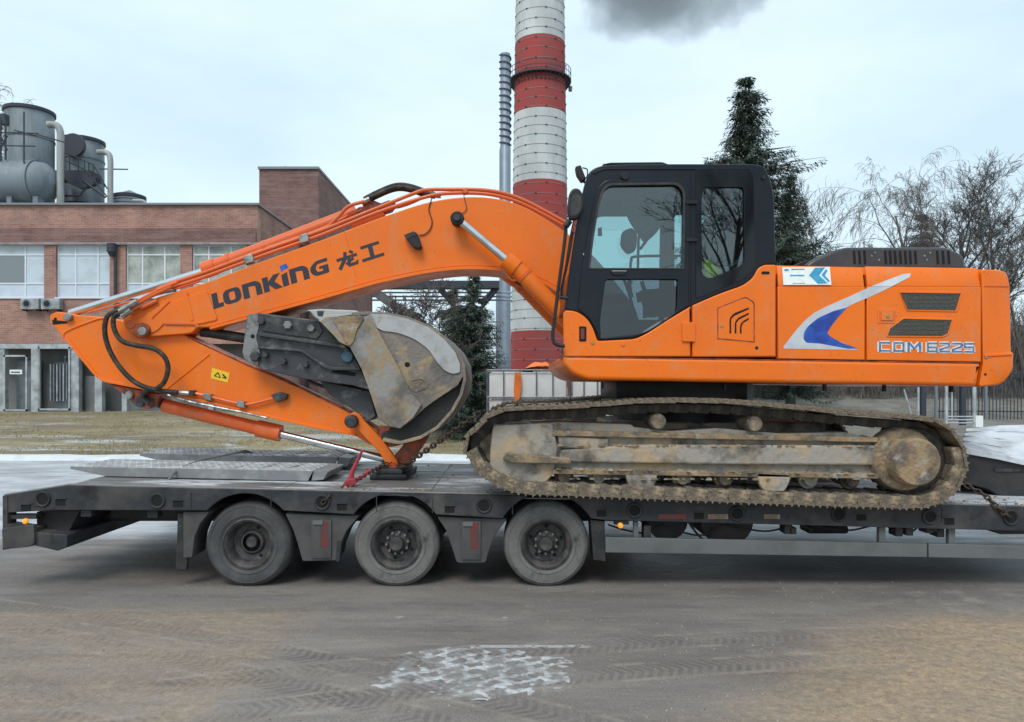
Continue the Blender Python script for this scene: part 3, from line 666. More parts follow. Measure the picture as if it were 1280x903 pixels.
acbuild(ac2, 51, 74)

# tall brick block behind
T = 36.05
tb = thing('tall_brick_block', 'tall windowless brick block rising behind the workshop roof', 'building', (-11.5, 42, .79))
xt = lambda p: X(p, T); zt_ = lambda p: Z(p, T)
box('wall', xt(324), xt(398), T, 50, 0.4, zt_(212), M_brick2, tb)
MB().box(xt(323), xt(399), T - .1, 50.1, zt_(212) + .001, zt_(209)).obj('roof_flashing', M_flash, tb)
tube('vent_pipe', [(xt(349), T + 1, zt_(209)), (xt(349), T + 1, zt_(201))], 0.09, M_dkmet, tb)
box('downpipe', XR + 0.3, XR + 0.42, T - .14, T - .02, .7, zt_(280), M_dkmet, tb)

# tanks and ducts on the roof
RZ = zb(257)
def vtank(label, cx, r, Y, top, bot, name='roof_tank', rim=M_dkmet, tilt=0, grp='grey steel tanks on the workshop roof', cat='tank'):
    t = thing(name, label, cat, (X(cx, Y), Y, Z(bot, Y)), grp)
    rr_ = r / FPX * Y
    n = 36
    MB().lathe([(rr_, Z(bot, Y)), (rr_, Z(top, Y)), (rr_ * .96, Z(top, Y) + .05), (0, Z(top, Y) + .35)], (X(cx, Y), Y, 0), n, 'Z').obj('shell', M_galv, t, True)
    MB().lathe([(rr_ * 1.0, Z(top, Y) - .1), (rr_ * 1.06, Z(top, Y) - .08), (rr_ * 1.06, Z(top, Y) + .06), (rr_ * .9, Z(top, Y) + .1)], (X(cx, Y), Y, 0), n, 'Z').obj('rim', rim, t, True)
    for q in (0.35, 0.7):
        zz = Z(bot, Y) + (Z(top, Y) - Z(bot, Y)) * q
        MB().lathe([(rr_, zz - .04), (rr_ + .03, zz - .03), (rr_ + .03, zz + .03), (rr_, zz + .04)], (X(cx, Y), Y, 0), n, 'Z').obj('hoop', M_galv, t, True)
    return t
t1 = vtank('tallest grey steel tank at the left end of the workshop roof', 37, 27, 33.5, 141, 257)
t2 = vtank('mid grey steel tank behind the dark platform on the workshop roof', 104, 23.5, 35.0, 178, 257)
MB().lathe([(0, 33.58), (.52, 33.58), (.52, 33.75), (.45, 33.9), (0, 33.9)], (X(92.5, 33.7), 0, Z(182, 33.7)), 24).obj('round_hatch', M_dkmet, t2, True)
t3 = vtank('small low tank lid showing over the roof edge right of the pipes', 162, 18, 35.2, 247, 260)
ht = thing('roof_tank', 'big horizontal cylindrical tank lying at the left end of the roof', 'tank', (X(10, 32), 32, RZ), 'grey steel tanks on the workshop roof')
Yh = 32.0; rh = 27 / FPX * Yh
MB().lathe([(0, X(-120, Yh)), (rh, X(-118, Yh)), (rh, X(44, Yh)), (rh * .9, X(58, Yh)), (rh * .55, X(68, Yh)), (0, X(71, Yh))], (0, Yh, Z(229, Yh)), 40, 'X').obj('shell', M_galv, ht, True)
for q in (-10, 47): MB().lathe([(rh, X(q, Yh)), (rh + .04, X(q, Yh)), (rh + .04, X(q + 2, Yh)), (rh, X(q + 2, Yh))], (0, Yh, Z(229, Yh)), 40, 'X').obj('hoop', M_galv, ht, True)
for q in (-60, 20, 52): box('saddle', X(q, Yh), X(q + 6, Yh), Yh - .6, Yh + .6, RZ, Z(250, Yh), M_galv, ht)
def duct(label, pts, r, Y):
    o = tube('exhaust_duct', smooth_path([P(a, b, Y) for a, b in pts], 5), r, M_pipe, None, 14)
    tag(o, label, 'duct', 'ducts bending down beside the roof tanks'); b_ = P(pts[-1][0], pts[-1][1], Y); recentre(o, b_); return o
duct('left pale duct bending down beside the tallest roof tank', [(60, 156), (66, 156), (72, 158), (75.5, 166), (75.5, 185), (75.5, 220), (75.5, 257)], 0.145, 32.0)
duct('right pale duct bending down beside the mid roof tank', [(122, 190.5), (130, 190.5), (136, 193), (138, 201), (138, 220), (138, 240), (138, 257)], 0.12, 33.0)
duct('small grey pipe bend low at the right end of the roof tanks', [(166, 251), (174, 251), (180, 252), (182, 256), (182, 258)], 0.07, 33.0)
pf = thing('roof_gantry', 'dark steel platform with stair railings between the roof tanks', 'gantry', (X(93, 32.6), 32.6, RZ))
Yp = 32.8
boxpx('platform', 64, 113, 213, 222, Yp, Yp + .9, M_dkmet, pf)
slab('bracing', [(80, 222), (120, 222), (118, 230), (100, 236), (86, 230)], Yp, Yp + .3, M_dkmet, pf)
q = MB()
for a in (80, 87, 98, 106, 111, 117): q.tube([P(a, 190 + (a - 80) * .42, Yp), P(a, 214 + max(0, a - 106) * 1.3, Yp)], .028, 5)
q.tube([P(80, 190, Yp), P(117, 206, Yp)], .03, 5).tube([P(80, 200, Yp), P(106, 212, Yp), P(134, 246, Yp)], .03, 5).tube([P(117, 206, Yp), P(134, 236, Yp)], .03, 5)
stuff(q.obj('railing', M_dkmet, pf))
q = MB().tube([P(104, 226, Yp), P(132, 247, Yp)], .05, 5).tube([P(72, 245, Yp), P(100, 245, Yp), P(108, 234, Yp)], .05, 5)
stuff(q.obj('stair', M_dkmet, pf))
ml = thing('mast', 'thin dark cross shaped mast in front of the tallest roof tank', 'mast', P(30, 204, 31.3))
tpx('pole', [(30, 140), (30, 204)], .035, 31.3, M_dkmet, ml, 5)
for a, b in (((-20, 165), (48, 167)), ((18, 163), (46, 170)), ((-10, 182), (44, 183)), ((46, 168), (80, 178))): tpx('cross_bar', [a, b], .03, 31.3, M_dkmet, ml, 5)
mb_ = tpx('antenna', [(124, 211.5), (160, 212)], .03, 33.3, M_dkmet, None, 5); tag(mb_, 'thin horizontal rod antenna beside the right pale duct', 'antenna'); recentre(mb_, P(138, 212, 33.3))
lf = thing('lattice_mast', 'dark lattice mast at the far left edge of the roof', 'mast', P(3, 210, 31.5))
for a, b in (((1, 150), (1, 208)), ((7, 150), (7, 200)), ((0, 168), (9, 188)), ((9, 170), (0, 186))): tpx('strut', [a, b], .04, 31.5, M_dkmet, lf, 5)
boxpx('box', -1, 6, 142, 155, 31.5, 31.8, M_dkmet, lf)

# ================================================================== chimney and flue
CY = 80.0; CX = X(675, CY)
ch = thing('striped_chimney', 'huge round chimney painted in red and white bands', 'chimney', (CX, CY, 1.0))
def crad(z): return 3.25 - (z - 1.0) * 0.0148
def rowz(py): return Z(py, CY - crad(20))
bands = [1.0] + [rowz(p) for p in (508, 413, 316, 223, 133, 40, -52, -145)]
for i in range(len(bands) - 1):
    z0, z1 = bands[i], bands[i + 1]
    if z1 <= z0: continue
    MB().lathe([(crad(z0), z0), (crad(z1), z1)], (CX, CY, 0), 64, 'Z').obj('painted_band', M_cwht if i % 2 == (0) else M_cred, ch, True)
# the seventh band is white: bands from the ground go white, red, white, red ...
rg = random.Random(5)
z = 2.5; dots = MB(); rings = MB(); k = 0
while z < bands[-1] - 1:
    r_ = crad(z)
    rings.lathe([(r_ + .0, z - .025), (r_ + .03, z - .02), (r_ + .03, z + .02), (r_ + .0, z + .025)], (CX, CY, 0), 48, 'Z')
    for j in range(8):
        a = 2 * PI * (j + (k % 2) * .5) / 8 + .2
        c = Vector((CX + math.cos(a) * (r_ + .05), CY + math.sin(a) * (r_ + .05), z))
        dots.box(-.03, .03, -.09, .09, -.05, .05, Matrix.Translation(c) @ Matrix.Rotation(a, 4, 'Z'))
    z += 1.02 + rg.uniform(-.1, .1); k += 1
stuff(rings.obj('steel_hoops', mat('dull_hoop_steel', (0.30, 0.24, 0.23), 0.8), ch)); stuff(dots.obj('hoop_locks', M_dkmet, ch))
gzp = Z(103, CY)
gp = MB().lathe([(crad(gzp) + .0, gzp - .06), (crad(gzp) + .62, gzp - .06), (crad(gzp) + .62, gzp + .06), (crad(gzp), gzp + .06)], (CX, CY, 0), 64, 'Z').obj('gallery', M_dkmet, ch)
q = MB()
for j in range(40):
    a = 2 * PI * j / 40; r_ = crad(gzp) + .6
    q.box(-.02, .02, -.02, .02, 0, 1.1, Matrix.Translation((CX + math.cos(a) * r_, CY + math.sin(a) * r_, gzp + .06)))
    q.tube([(CX + math.cos(a) * (r_ - .02), CY + math.sin(a) * (r_ - .02), gzp - .07), (CX + math.cos(a) * (r_ - .57), CY + math.sin(a) * (r_ - .57), gzp - .8)], .04, 4)
for zz in (.55, 1.1): q.lathe([(r_ - .02, gzp + zz), (r_ + .02, gzp + zz), (r_ + .02, gzp + zz + .05), (r_ - .02, gzp + zz + .05), (r_ - .02, gzp + zz)], (CX, CY, 0), 48, 'Z')
stuff(q.obj('gallery_railing', M_dkmet, gp))
for a_, s_ in ((0.05, 1), (3.1, -1)):
    c = (CX + math.cos(a_) * (crad(gzp) + .55), CY + math.sin(a_) * (crad(gzp) + .55), gzp)
    MB().lathe([(0, -.9), (.2, -.9), (.22, -.4), (0, -.35)], c, 12, 'Z').obj('obstruction_lamp', M_flash, gp)
ft = thing('steel_flue', 'slim grey steel flue with spiral strakes left of the striped chimney', 'chimney', (X(631, 70), 70, 1.0))
FX, FY, fr0 = X(631.5, 70), 70.0, 0.47
MB().lathe([(fr0 * 1.12, 1.0), (fr0 * 1.1, Z(185, 70)), (fr0, Z(184, 70)), (fr0, Z(68, 70)), (0, Z(67, 70))], (FX, FY, 0), 24, 'Z').obj('shaft', M_flue, ft, True)
v = []; f = []
z0, z1 = Z(183, 70), Z(70, 70); N = 420; turns = 13.5
for s in range(1):
    k0 = len(v)
    for i in range(N + 1):
        a = -2 * PI * (turns * i / N) + s * 2 * PI / 3; zz = z0 + (z1 - z0) * i / N
        for rr_, dz in ((fr0 - .02, 0), (fr0 + .13, 0), (fr0 + .13, .07), (fr0 - .02, .07)): v.append((FX + math.cos(a) * rr_, FY + math.sin(a) * rr_, zz + dz))
    for i in range(N):
        for j in range(4): f.append((k0 + i * 4 + j, k0 + i * 4 + (j + 1) % 4, k0 + (i + 1) * 4 + (j + 1) % 4, k0 + (i + 1) * 4 + j))
me = bpy.data.meshes.new('strake'); me.from_pydata(v, [], f); stuff(mobj('spiral_strakes', me, mat('dark_strake_steel', (.10, .12, .15), .6), ft))
for a_ in (-.55, .45): tube('ladder_rail', [(FX + a_ * .9, FY - .62, 1.2), (FX + a_ * .9, FY - .62, Z(190, 70))], .05, M_flash, ft, 5)
box('base_duct', FX - .9, FX + .5, FY + .6, FY + 1.6, 1.0, Z(350, 70), M_flue, ft)

# pipe bridge between
PB = 62.0
pb = thing('pipe_bridge', 'dark steel pipe bridge crossing behind the spruce under the boom', 'bridge', (X(570, PB), PB, 1.0))
boxpx('deck_girder', 440, 624, 351, 360, PB, PB + 1.2, M_dkmet, pb)
for (a, b) in (((548, 361), (575, 392)), ((622, 361), (596, 392)), ((618, 361), (600, 380)), ((552, 361), (566, 378))): tpx('brace', [a, b], .16, PB + .3, M_dkmet, pb, 4)
boxpx('trestle', 574, 580, 390, 500, PB + .3, PB + .8, M_dkmet, pb); boxpx('trestle', 594, 599, 388, 500, PB + .3, PB + .8, M_dkmet, pb)
for py in (366, 371, 375.5): tpx('pipe', [(440, py), (640, py)], .08, PB + 1.5, M_flue, pb, 5)
ig = thing('inclined_conveyor', 'pale inclined conveyor gallery sloping down behind the bare tree', 'conveyor', P(560, 470, 50))
slab('gallery', [(455, 362), (468, 358), (572, 430), (572, 440), (560, 438)], 50, 51.5, M_conc, ig)
boxpx('support', 540, 546, 425, 500, 50.4, 50.8, M_conc, ig)

# ================================================================== trees
def bare_tree(name, label, x, y, h, spread, seed, m, trunk_r=0.16, droop=0.0, levels=5, first=0.25, nb=7, twig=0.012, lean=0.0, group='bare trees around the yard', cat='bare tree', up=0.55, multi=1):
    rg = random.Random(seed); z0 = gz(x, y) - 0.05
    root = thing(name, label, cat, (x, y, z0), group)
    tk, tw = MB(), MB()
    def branch(p, d, L, r, lv):
        n = 5 if lv < 3 else 4; pts = [p]; q = p.copy(); dd = d.copy()
        for i in range(n):
            k = 0.16 + 0.05 * lv
            dd = (dd + Vector((rg.uniform(-k, k), rg.uniform(-k, k), rg.uniform(-k, k) * .6 + (0.07 if lv < 2 else 0) * up - droop * max(0, lv - 1) * 0.22))).normalized()
            q = q + dd * (L / n); pts.append(q.copy())
        rs = [max(twig * .55, r * (1 - 0.72 * i / n)) for i in range(n + 1)]
        (tk if lv <= 1 else tw).tube(pts, rs, 7 if lv == 0 else (5 if lv == 1 else 3), cap=False)
        if lv >= levels: return
        cnt = nb if lv == 0 else (rg.randint(5, 6) if lv < 3 else rg.randint(3, 5))
        for c in range(cnt):
            t = first + (1 - first) * (c + rg.random()) / cnt if lv == 0 else 0.2 + 0.8 * (c + rg.random()) / cnt
            i = min(n - 1, int(t * n)); fpt = t * n - i
            bp = pts[i].lerp(pts[i + 1], fpt); ax = (pts[i + 1] - pts[i]).normalized()
            a = rg.random() * 6.28; side = Vector((math.cos(a), math.sin(a), 0)); side = (side - ax * side.dot(ax)).normalized()
            sp = rg.uniform(.55, .95) * (1 if lv else spread)
            nd = (ax + side * sp).normalized()
            if lv: nd = (nd + Vector((0, 0, up * .25 - droop * .1 * lv))).normalized()
            LL = L * (rg.uniform(.42, .62) if lv else rg.uniform(.38, .6) * (1.15 - t * .5))
            branch(bp, nd, LL, max(twig, rs[i] * rg.uniform(.42, .62)), lv + 1)
    for k in range(multi):
        a = k * 2.4
        branch(Vector((x + (0.15 * k), y, z0)), Vector((lean + (.18 * math.cos(a) if multi > 1 else 0), .1 * math.sin(a) if multi > 1 else 0, 1)).normalized(), h * (1 - .12 * k), trunk_r, 0)
    o1 = tk.mesh; me = bpy.data.meshes.new('trunk'); me.from_pydata(tk.v, [], tk.f); mobj('trunk', me, m, root, True)
    me = bpy.data.meshes.new('crown'); me.from_pydata(tw.v, [], tw.f); mobj('crown', me, m, root)
    return root

def spruce(name, label, x, y, top, rmax, seed, m, base=0.3, dens=1.0, profile=None, lopside=0.0, group='spruces', size=1.0, cat='spruce'):
    rg = random.Random(seed); z0 = gz(x, y) - 0.05; H = top - z0
    root = thing(name, label, cat, (x, y, z0), group)
    tk = MB().tube([(x, y, z0), (x + .03, y, z0 + H * .5), (x, y, top)], [0.022 * H, .012 * H, .01], 7)
    v = []; f = []
    z = z0 + base; step = 0.26 * size
    while z < top - .05:
        t = (z - z0) / H
        rr_ = rmax * (profile(t) if profile else (1 - t) ** .85)
        nb = max(4, int(dens * (6 + 8 * rr_ / max(rmax, .1))))
        ph = rg.random() * 6.28
        for b in range(nb):
            a = ph + 2 * PI * b / nb + rg.uniform(-.3, .3)
            L_ = rr_ * rg.uniform(.55, 1.12) * (1 + lopside * math.cos(a)) + .08
            if rg.random() < .07: L_ *= 1.25
            ns = max(3, int(L_ / .10 / size)); p = Vector((x, y, z + rg.uniform(-.1, .1)))
            d = Vector((math.cos(a), math.sin(a), 0))
            tk.tube([p, p + d * L_ * .5 + Vector((0, 0, -.10 * L_)), p + d * L_ + Vector((0, 0, -.08 * L_))], [.02, .012, .005], 3, False)
            for s in range(ns):
                u = (s + rg.random()) / ns
                if u < .12: continue
                c0 = p + d * (L_ * u) + Vector((0, 0, -.26 * L_ * math.sin(u * 2.2) + .10 * L_ * u))
                for k in range(12):
                    c = c0 + Vector((rg.uniform(-.07, .07), rg.uniform(-.07, .07), rg.uniform(-.09, .04))) * size; aa = a + rg.uniform(-1.2, 1.2); ln = rg.uniform(.07, .21) * size * (1.1 - .4 * u); wd = rg.uniform(.008, .017) * size
                    e = Vector((math.cos(aa) * .75, math.sin(aa) * .75, rg.uniform(-.95, .12))).normalized() * ln
                    s2 = Vector((-math.sin(aa), math.cos(aa), rg.uniform(-.6, .6))) * wd
                    i0 = len(v); v += [c - s2 * .7, c + s2 * .7, c + e * .6 + s2, c + e, c + e * .6 - s2]; f.append((i0, i0 + 1, i0 + 2, i0 + 3, i0 + 4))
        z += step * rg.uniform(.75, 1.2)
    mobj('trunk', tk.mesh('trunk'), M_bark, root)
    me = bpy.data.meshes.new('crown'); me.from_pydata([tuple(q) for q in v], [], f); mobj('crown', me, m, root)
    return root

spruce('spruce_tree', 'tall dark spruce with a pointed top standing behind the cab', X(932, 26), 26, Z(98, 26), 4.1, 4, M_needle, 3.5, 2.7,
       profile=lambda t: max(.04, (1 - t) ** .66 * (.88 + .24 * math.sin(t * 27))), lopside=.10, size=1.3, group='spruce trees behind the machine')
spruce('spruce_tree', 'shorter drooping spruce right behind the rear edge of the cab', X(988, 27), 27, Z(214, 27), 2.0, 9, M_needle, 1.0, 1.8,
       profile=lambda t: max(.03, (1 - t) ** .7 * (.85 + .3 * math.sin(t * 31))), group='spruce trees behind the machine')
spruce('spruce_tree', 'dense dark green conifer under the boom beside the water tanks', X(592, 23), 23, Z(338, 23), 1.05, 11, M_needle, .1, 2.0,
       profile=lambda t: min(1, (1 - t) * 2.2) ** .8 * (.9 + .15 * math.sin(t * 19)), group='spruce trees behind the machine')
spruce('spruce_tree', 'greyish green conifer just left of the dense one under the boom', X(566, 25), 25, Z(356, 25), .95, 12, M_thuja, .1, 1.6,
       profile=lambda t: min(1, (1 - t) * 2.0) ** .8 * (.85 + .2 * math.sin(t * 17)), group='spruce trees behind the machine')
spruce('pine_tree', 'small olive green pine low between the birches above the engine hood', X(1152, 40), 40, Z(266, 40), 1.9, 15, M_thuja, .5, 1.2,
       profile=lambda t: min(1, (1 - t) * 1.9) ** .6, size=1.6, group='small pines', cat='pine')
bare_tree('bare_tree', 'small bare tree with spreading twigs below the middle of the boom', X(512, 22), 22, 3.6, .95, 21, M_bark, .12, 0, 5, .15, 9, .009, multi=2)
bare_tree('bare_tree', 'wide bare tree with a thick dark trunk right of the engine hood', X(1212, 36), 36, 7.6, .8, 32, M_bark, .24, 0, 5, .30, 12, .010, up=.9)
bare_tree('birch_tree', 'pale bare birch with drooping twigs behind the black hood', X(1166, 38), 38, 9.3, .6, 43, M_birch, .16, .6, 5, .28, 9, .008, up=.7, cat='birch')
bare_tree('birch_tree', 'low weeping birch with hanging twigs left of the tallest birch', X(1118, 40), 40, 6.6, .9, 47, M_birch, .13, .9, 5, .3, 9, .008, cat='birch')
bare_tree('bare_tree', 'slender dark bare tree at the right edge of the photo', X(1262, 34), 34, 7.4, .55, 55, M_bark, .12, 0, 5, .25, 9, .008, lean=.05, up=.9)
bare_tree('bare_tree', 'thin young bare tree just right of the spruces', X(1022, 31), 31, 6.6, .55, 61, M_bark, .07, 0, 4, .35, 8, .008, up=1.2, multi=1)
bare_tree('bare_tree', 'bare tree whose twigs poke in at the upper left corner of the roof', X(-28, 44), 44, 13.5, .6, 66, M_bark, .25, .3, 5, .3, 10, .016)
bare_tree('bare_tree', 'leaning bare tree low behind the counterweight', X(1290, 30), 30, 4.6, .9, 71, M_bark, .10, 0, 4, .15, 9, .010, lean=-.2)
bare_tree('bare_tree', 'large bare tree on the near side of the road, mirrored in the cab glass', 7.0, -13.0, 8.2, .8, 77, M_bark, .22, 0, 4, .62, 9, .014)

# scrub mass along the right background
rg = random.Random(8); mb = MB()
for _ in range(2600):
    y = rg.uniform(30, 46); x = rg.uniform(X(930, y), X(1360, y)); z = gz(x, y)
    h = rg.uniform(.6, 2.2) * (1.9 if x > X(1225, y) else .55)
    for k in range(5):
        p = Vector((x + rg.uniform(-.3, .3), y, z)); l = rg.uniform(-.35, .35) * h
        pts = [p, p + Vector((l * .4, 0, h * .5)), p + Vector((l, 0, h * rg.uniform(.7, 1)))]
        mb.tube(pts, [.014, .010, .006], 3, False)
        for j in range(3):
            c = pts[1].lerp(pts[2], rg.random()); mb.tube([c, c + Vector((rg.uniform(-.4, .4), 0, rg.uniform(.1, .5)))], [.008, .005], 3, False)
me = bpy.data.meshes.new('scrub_thicket'); me.from_pydata(mb.v, [], mb.f); stuff(mobj('scrub_thicket', me, M_scrub))

# metal fence and posts on the right
FN = 26.0
fe = thing('metal_fence', 'grey bar fence under the counterweight at the right edge', 'fence', (X(1240, FN), FN, gz(X(1240, FN), FN)))
gx = X(1170, FN); x = gx; i = 0
while x < 15.5 + 7:
    z = gz(x, FN)
    MB().box(x - .011, x + .011, FN - .011, FN + .011, z, z + 1.75).obj('bar', M_dkmet, fe) if i % 14 else box('post', x - .04, x + .04, FN - .04, FN + .04, z - .1, z + 1.9, M_flash, fe)
    x += .125; i += 1
for hh_ in (.25, 1.55): tube('rail', [(gx, FN + .02, gz(gx, FN) + hh_), (22, FN + .02, gz(22, FN) + hh_)], .02, M_dkmet, fe, 5)
ps = thing('white_pipe_stand', 'white steel pipe stand with a small box behind the track end', 'pipe stand', P(1200, 530, 21))
for a, b, r_ in (((1130, 487), (1139, 518), .022), ((1148, 484), (1148, 520), .03), ((1183, 480), (1183, 530), .04), ((1190, 482), (1190, 524), .02), ((1218, 480), (1218, 528), .05)): tpx('pipe', [a, b], r_, 21, M_post, ps, 6)
for py in (521, 525, 529): tpx('rail', [(1183, py), (1222, py)], .02, 21, M_post, ps, 5)
boxpx('box', 1220, 1229, 520, 534, 20.9, 21.1, M_white, ps)
for a in (1152, 1202): 
    pp = boxpx('dark_post', a, a + 6, 478, 532, 22, 22.15, M_dkmet, None)
    tag(pp, 'dark square post standing ' + ('left of the white pipe stand' if a == 1152 else 'between the white pipes of the stand'), 'post'); recentre(pp, P(a + 3, 532, 22))
# grey concrete wall low in the gap beneath the body
# ================================================================== smoke
sm = MB().box(X(665, 84), X(1120, 84), 78, 92, Z(72, 84), Z(-90, 84)).obj('smoke_plume', None)
m = bpy.data.materials.new('grey_smoke'); m.use_nodes = True; n = m.node_tree; n.nodes.clear()
o = n.nodes.new('ShaderNodeOutputMaterial'); pv = n.nodes.new('ShaderNodeVolumePrincipled')
t = n.nodes.new('ShaderNodeTexCoord'); nzv = n.nodes.new('ShaderNodeTexNoise'); nzv.inputs['Scale'].default_value = .24; nzv.inputs['Detail'].default_value = 7; nzv.inputs['Roughness'].default_value = .62
n.links.new(t.outputs['Object'], nzv.inputs['Vector'])
sx = n.nodes.new('ShaderNodeSeparateXYZ'); n.links.new(t.outputs['Generated'], sx.inputs[0])
def mth(op, a, b):
    k = n.nodes.new('ShaderNodeMath'); k.operation = op
    for i, q in enumerate((a, b)):
        if isinstance(q, (int, float)): k.inputs[i].default_value = q
        else: n.links.new(q, k.inputs[i])
    return k.outputs[0]
def rg2(v, a, b, c, d):
    k = n.nodes.new('ShaderNodeMapRange'); k.interpolation_type = 'SMOOTHSTEP'; n.links.new(v, k.inputs[0])
    for i, q in enumerate((a, b, c, d)): k.inputs[i + 1].default_value = q
    return k.outputs[0]
edge = mth('MULTIPLY', rg2(sx.outputs[0], 0, .28, 0, 1), rg2(sx.outputs[0], 1, .30, 0, 1))
edge = mth('MULTIPLY', edge, rg2(sx.outputs[2], 0, .5, 0, 1))
edge = mth('MULTIPLY', edge, mth('MULTIPLY', rg2(sx.outputs[1], 0, .3, 0, 1), rg2(sx.outputs[1], 1, .7, 0, 1)))
den = mth('MULTIPLY', rg2(mth('ADD', nzv.outputs[0], mth('MULTIPLY', mth('SUBTRACT', edge, .5), .5)), .46, .62, 0, 1), mth('MULTIPLY', edge, .26))
n.links.new(den, pv.inputs['Density']); pv.inputs['Color'].default_value = (.74, .80, .88, 1); pv.inputs['Anisotropy'].default_value = .2
n.links.new(pv.outputs[0], o.inputs['Volume']); sm.data.materials.append(m); stuff(sm)
# ================================================================== lowbed trailer
YN, YF = 6.68, 9.22           # near and far edge of the deck
def zd(x): return 0.848 - 0.0225 * x if x > -4.02 else 0.938 - 0.16 * (-4.02 - x)
tl = thing('lowbed_trailer', 'long dark grey low loader trailer carrying the excavator', 'trailer', (0, 7.95, 0))
WHEELS = [(310, 1), (495, 0), (683, 0)]
WY = 6.75; WR = .393
wx = [X(p, WY) for p, _ in WHEELS]
def arc(cx, cz, r, zc, n=14):
    """points of an arch notch from left to right, cut at height zc"""
    a0 = math.asin((zc - cz) / r); return [(cx - math.cos(a0 + (PI - 2 * a0) * i / n) * r, cz + math.sin(a0 + (PI - 2 * a0) * i / n) * r) for i in range(n + 1)]
def side_beam(y0, y1):
    bot = [(4.85 * 1.12, Z(663, YN)), (X(1160, YN), Z(657, YN))]
    top = [(-4.60, zd(-4.6) - .002)] + [(-4.02, zd(-4.02) - .002)] + [(4.85 * 1.12, zd(5.4) - .002)]
    def zb_(x): return zd(x) - (.205 + .004 * x)
    lp = [(-4.6, zd(-4.6) - .16)]
    lp += [(-4.1, zd(-4.1) - .215)]
    for c in wx:
        ac_ = arc(c, .40, .462, zb_(c) - .0)
        lp += ac_
    lp += [(X(760, YN), zb_(.9)), (5.4, zb_(5.4))]
    return slab_w([lp + top[::-1]], y0, y1, .006, 1)
mobj('side_beam', side_beam(YN, YN + .07), M_trl, tl, True)
mobj('side_beam', side_beam(YF - .07, YF), M_trl, tl, True)
# top edge angle of the beam
q = MB()
for a, b in ((-4.6, -4.02), (-4.02, 5.4)): q.tube([(a, YN + .035, zd(a + .0001) - .012), (b, YN + .035, zd(b) - .012)], .022, 6)
q.obj('edge_angle', M_alu, tl, True)
# deck planks running along the trailer
ny = 9; wdt = (YF - YN - .16) / ny
rg = random.Random(4)
segs = [(-4.02, -2.1), (-2.1, -.75), (-.75, .62), (.62, 2.4), (2.4, 4.0), (4.0, 5.4)]
for k in range(ny):
    for s, (a, b) in enumerate(segs):
        ya = YN + .08 + k * wdt
        j = rg.uniform(-.004, .004)
        va = [(a + .004, ya + .006, zd(a + .001)), (b - .004, ya + .006, zd(b)), (b - .004, ya + wdt - .006, zd(b)), (a + .004, ya + wdt - .006, zd(a + .001))]
        MB().add([(p[0], p[1], p[2] - .045) for p in va] + [(p[0], p[1], p[2] + j) for p in va], [(0, 3, 2, 1), (4, 5, 6, 7), (0, 1, 5, 4), (1, 2, 6, 5), (2, 3, 7, 6), (3, 0, 4, 7)]).obj('deck_plank', M_deckw if (s == 5 or (s == 0 and k > 5)) else M_deck, tl)
MB().add([(-4.6, YN + .075, zd(-4.6) - .01), (-4.02, YN + .075, zd(-4.03) - .01), (-4.02, YF - .075, zd(-4.03) - .01), (-4.6, YF - .075, zd(-4.6) - .01), (-4.6, YN + .075, zd(-4.6) - .03), (-4.02, YN + .075, zd(-4.03) - .03), (-4.02, YF - .075, zd(-4.03) - .03), (-4.6, YF - .075, zd(-4.6) - .03)],
         [(0, 1, 2, 3), (7, 6, 5, 4), (0, 4, 5, 1), (1, 5, 6, 2), (2, 6, 7, 3), (3, 7, 4, 0)]).obj('rear_slope', M_ramp, tl)
box('underbody', -3.9, 5.4, YN + .5, YF - .5, .55, .69, M_trd, tl)
for y in (7.4, 8.45):
    slab('chassis_beam', [(0, 0)] * 3, 0, 1, M_trd, tl) if False else box('chassis_beam', -4.1, 5.4, y, y + .12, .48, .549, M_trd, tl)
for k in range(14): box('cross_member', -3.9 + k * .68, -3.84 + k * .68, YN + .07, YF - .07, .692, .73, M_trd, tl)
# stake pockets and lashing rings on the beam
def ringpocket(px, py, r=9.0, lab=None):
    c = P(px, py, YN)
    k = r / FPX * YN
    o = MB().lathe([(k * .78, YN - .012), (k, YN - .018), (k * 1.12, YN - .008), (k * 1.12, YN + .002)], (c.x, 0, c.z), 20).obj('lashing_ring', M_trd, tl, True)
    MB().lathe([(0, YN - .006), (k * .80, YN - .007)], (c.x, 0, c.z), 20).obj('ring_opening', M_void, o)
for a, b in ((54, 624), (197, 626), (403, 628), (605, 632), (793, 638), (921, 642), (1048, 643), (1162, 646), (1263, 647)): ringpocket(a, b)
for a, b in ((32, 635), (75, 628), (222, 630), (427, 634), (562, 637), (752, 642), (874, 645), (1077, 647), (1187, 652)):
    q = boxpx('stake_pocket', a - 6, a + 6, b - 4, b + 4, YN - .004, YN + .002, M_void, tl)
    boxpx('pocket_lip', a - 7, a + 7, b - 5.2, b - 4.0, YN - .014, YN + .001, M_trl, q)
for a in (238, 338, 470, 540, 640, 775, 1155, 1177): boxpx('weld_strip', a, a + 1.2, 616 + (a - 238) * .02, 636 + (a - 238) * .018, YN - .004, YN + .001, M_trd, tl)
for (a, b, c, d) in ((900, 637, 953, 642), (822, 636, 862, 642)): boxpx('reflector_strip', a, b, c - 5, d, YN - .004, YN + .002, M_red, tl) if False else None
for (a, b) in ((823, 858), (885, 910), (955, 975)): boxpx('reflector_strip', a, b, 643, 649, YN - .004, YN + .001, M_red if a < 850 else M_mud, tl)
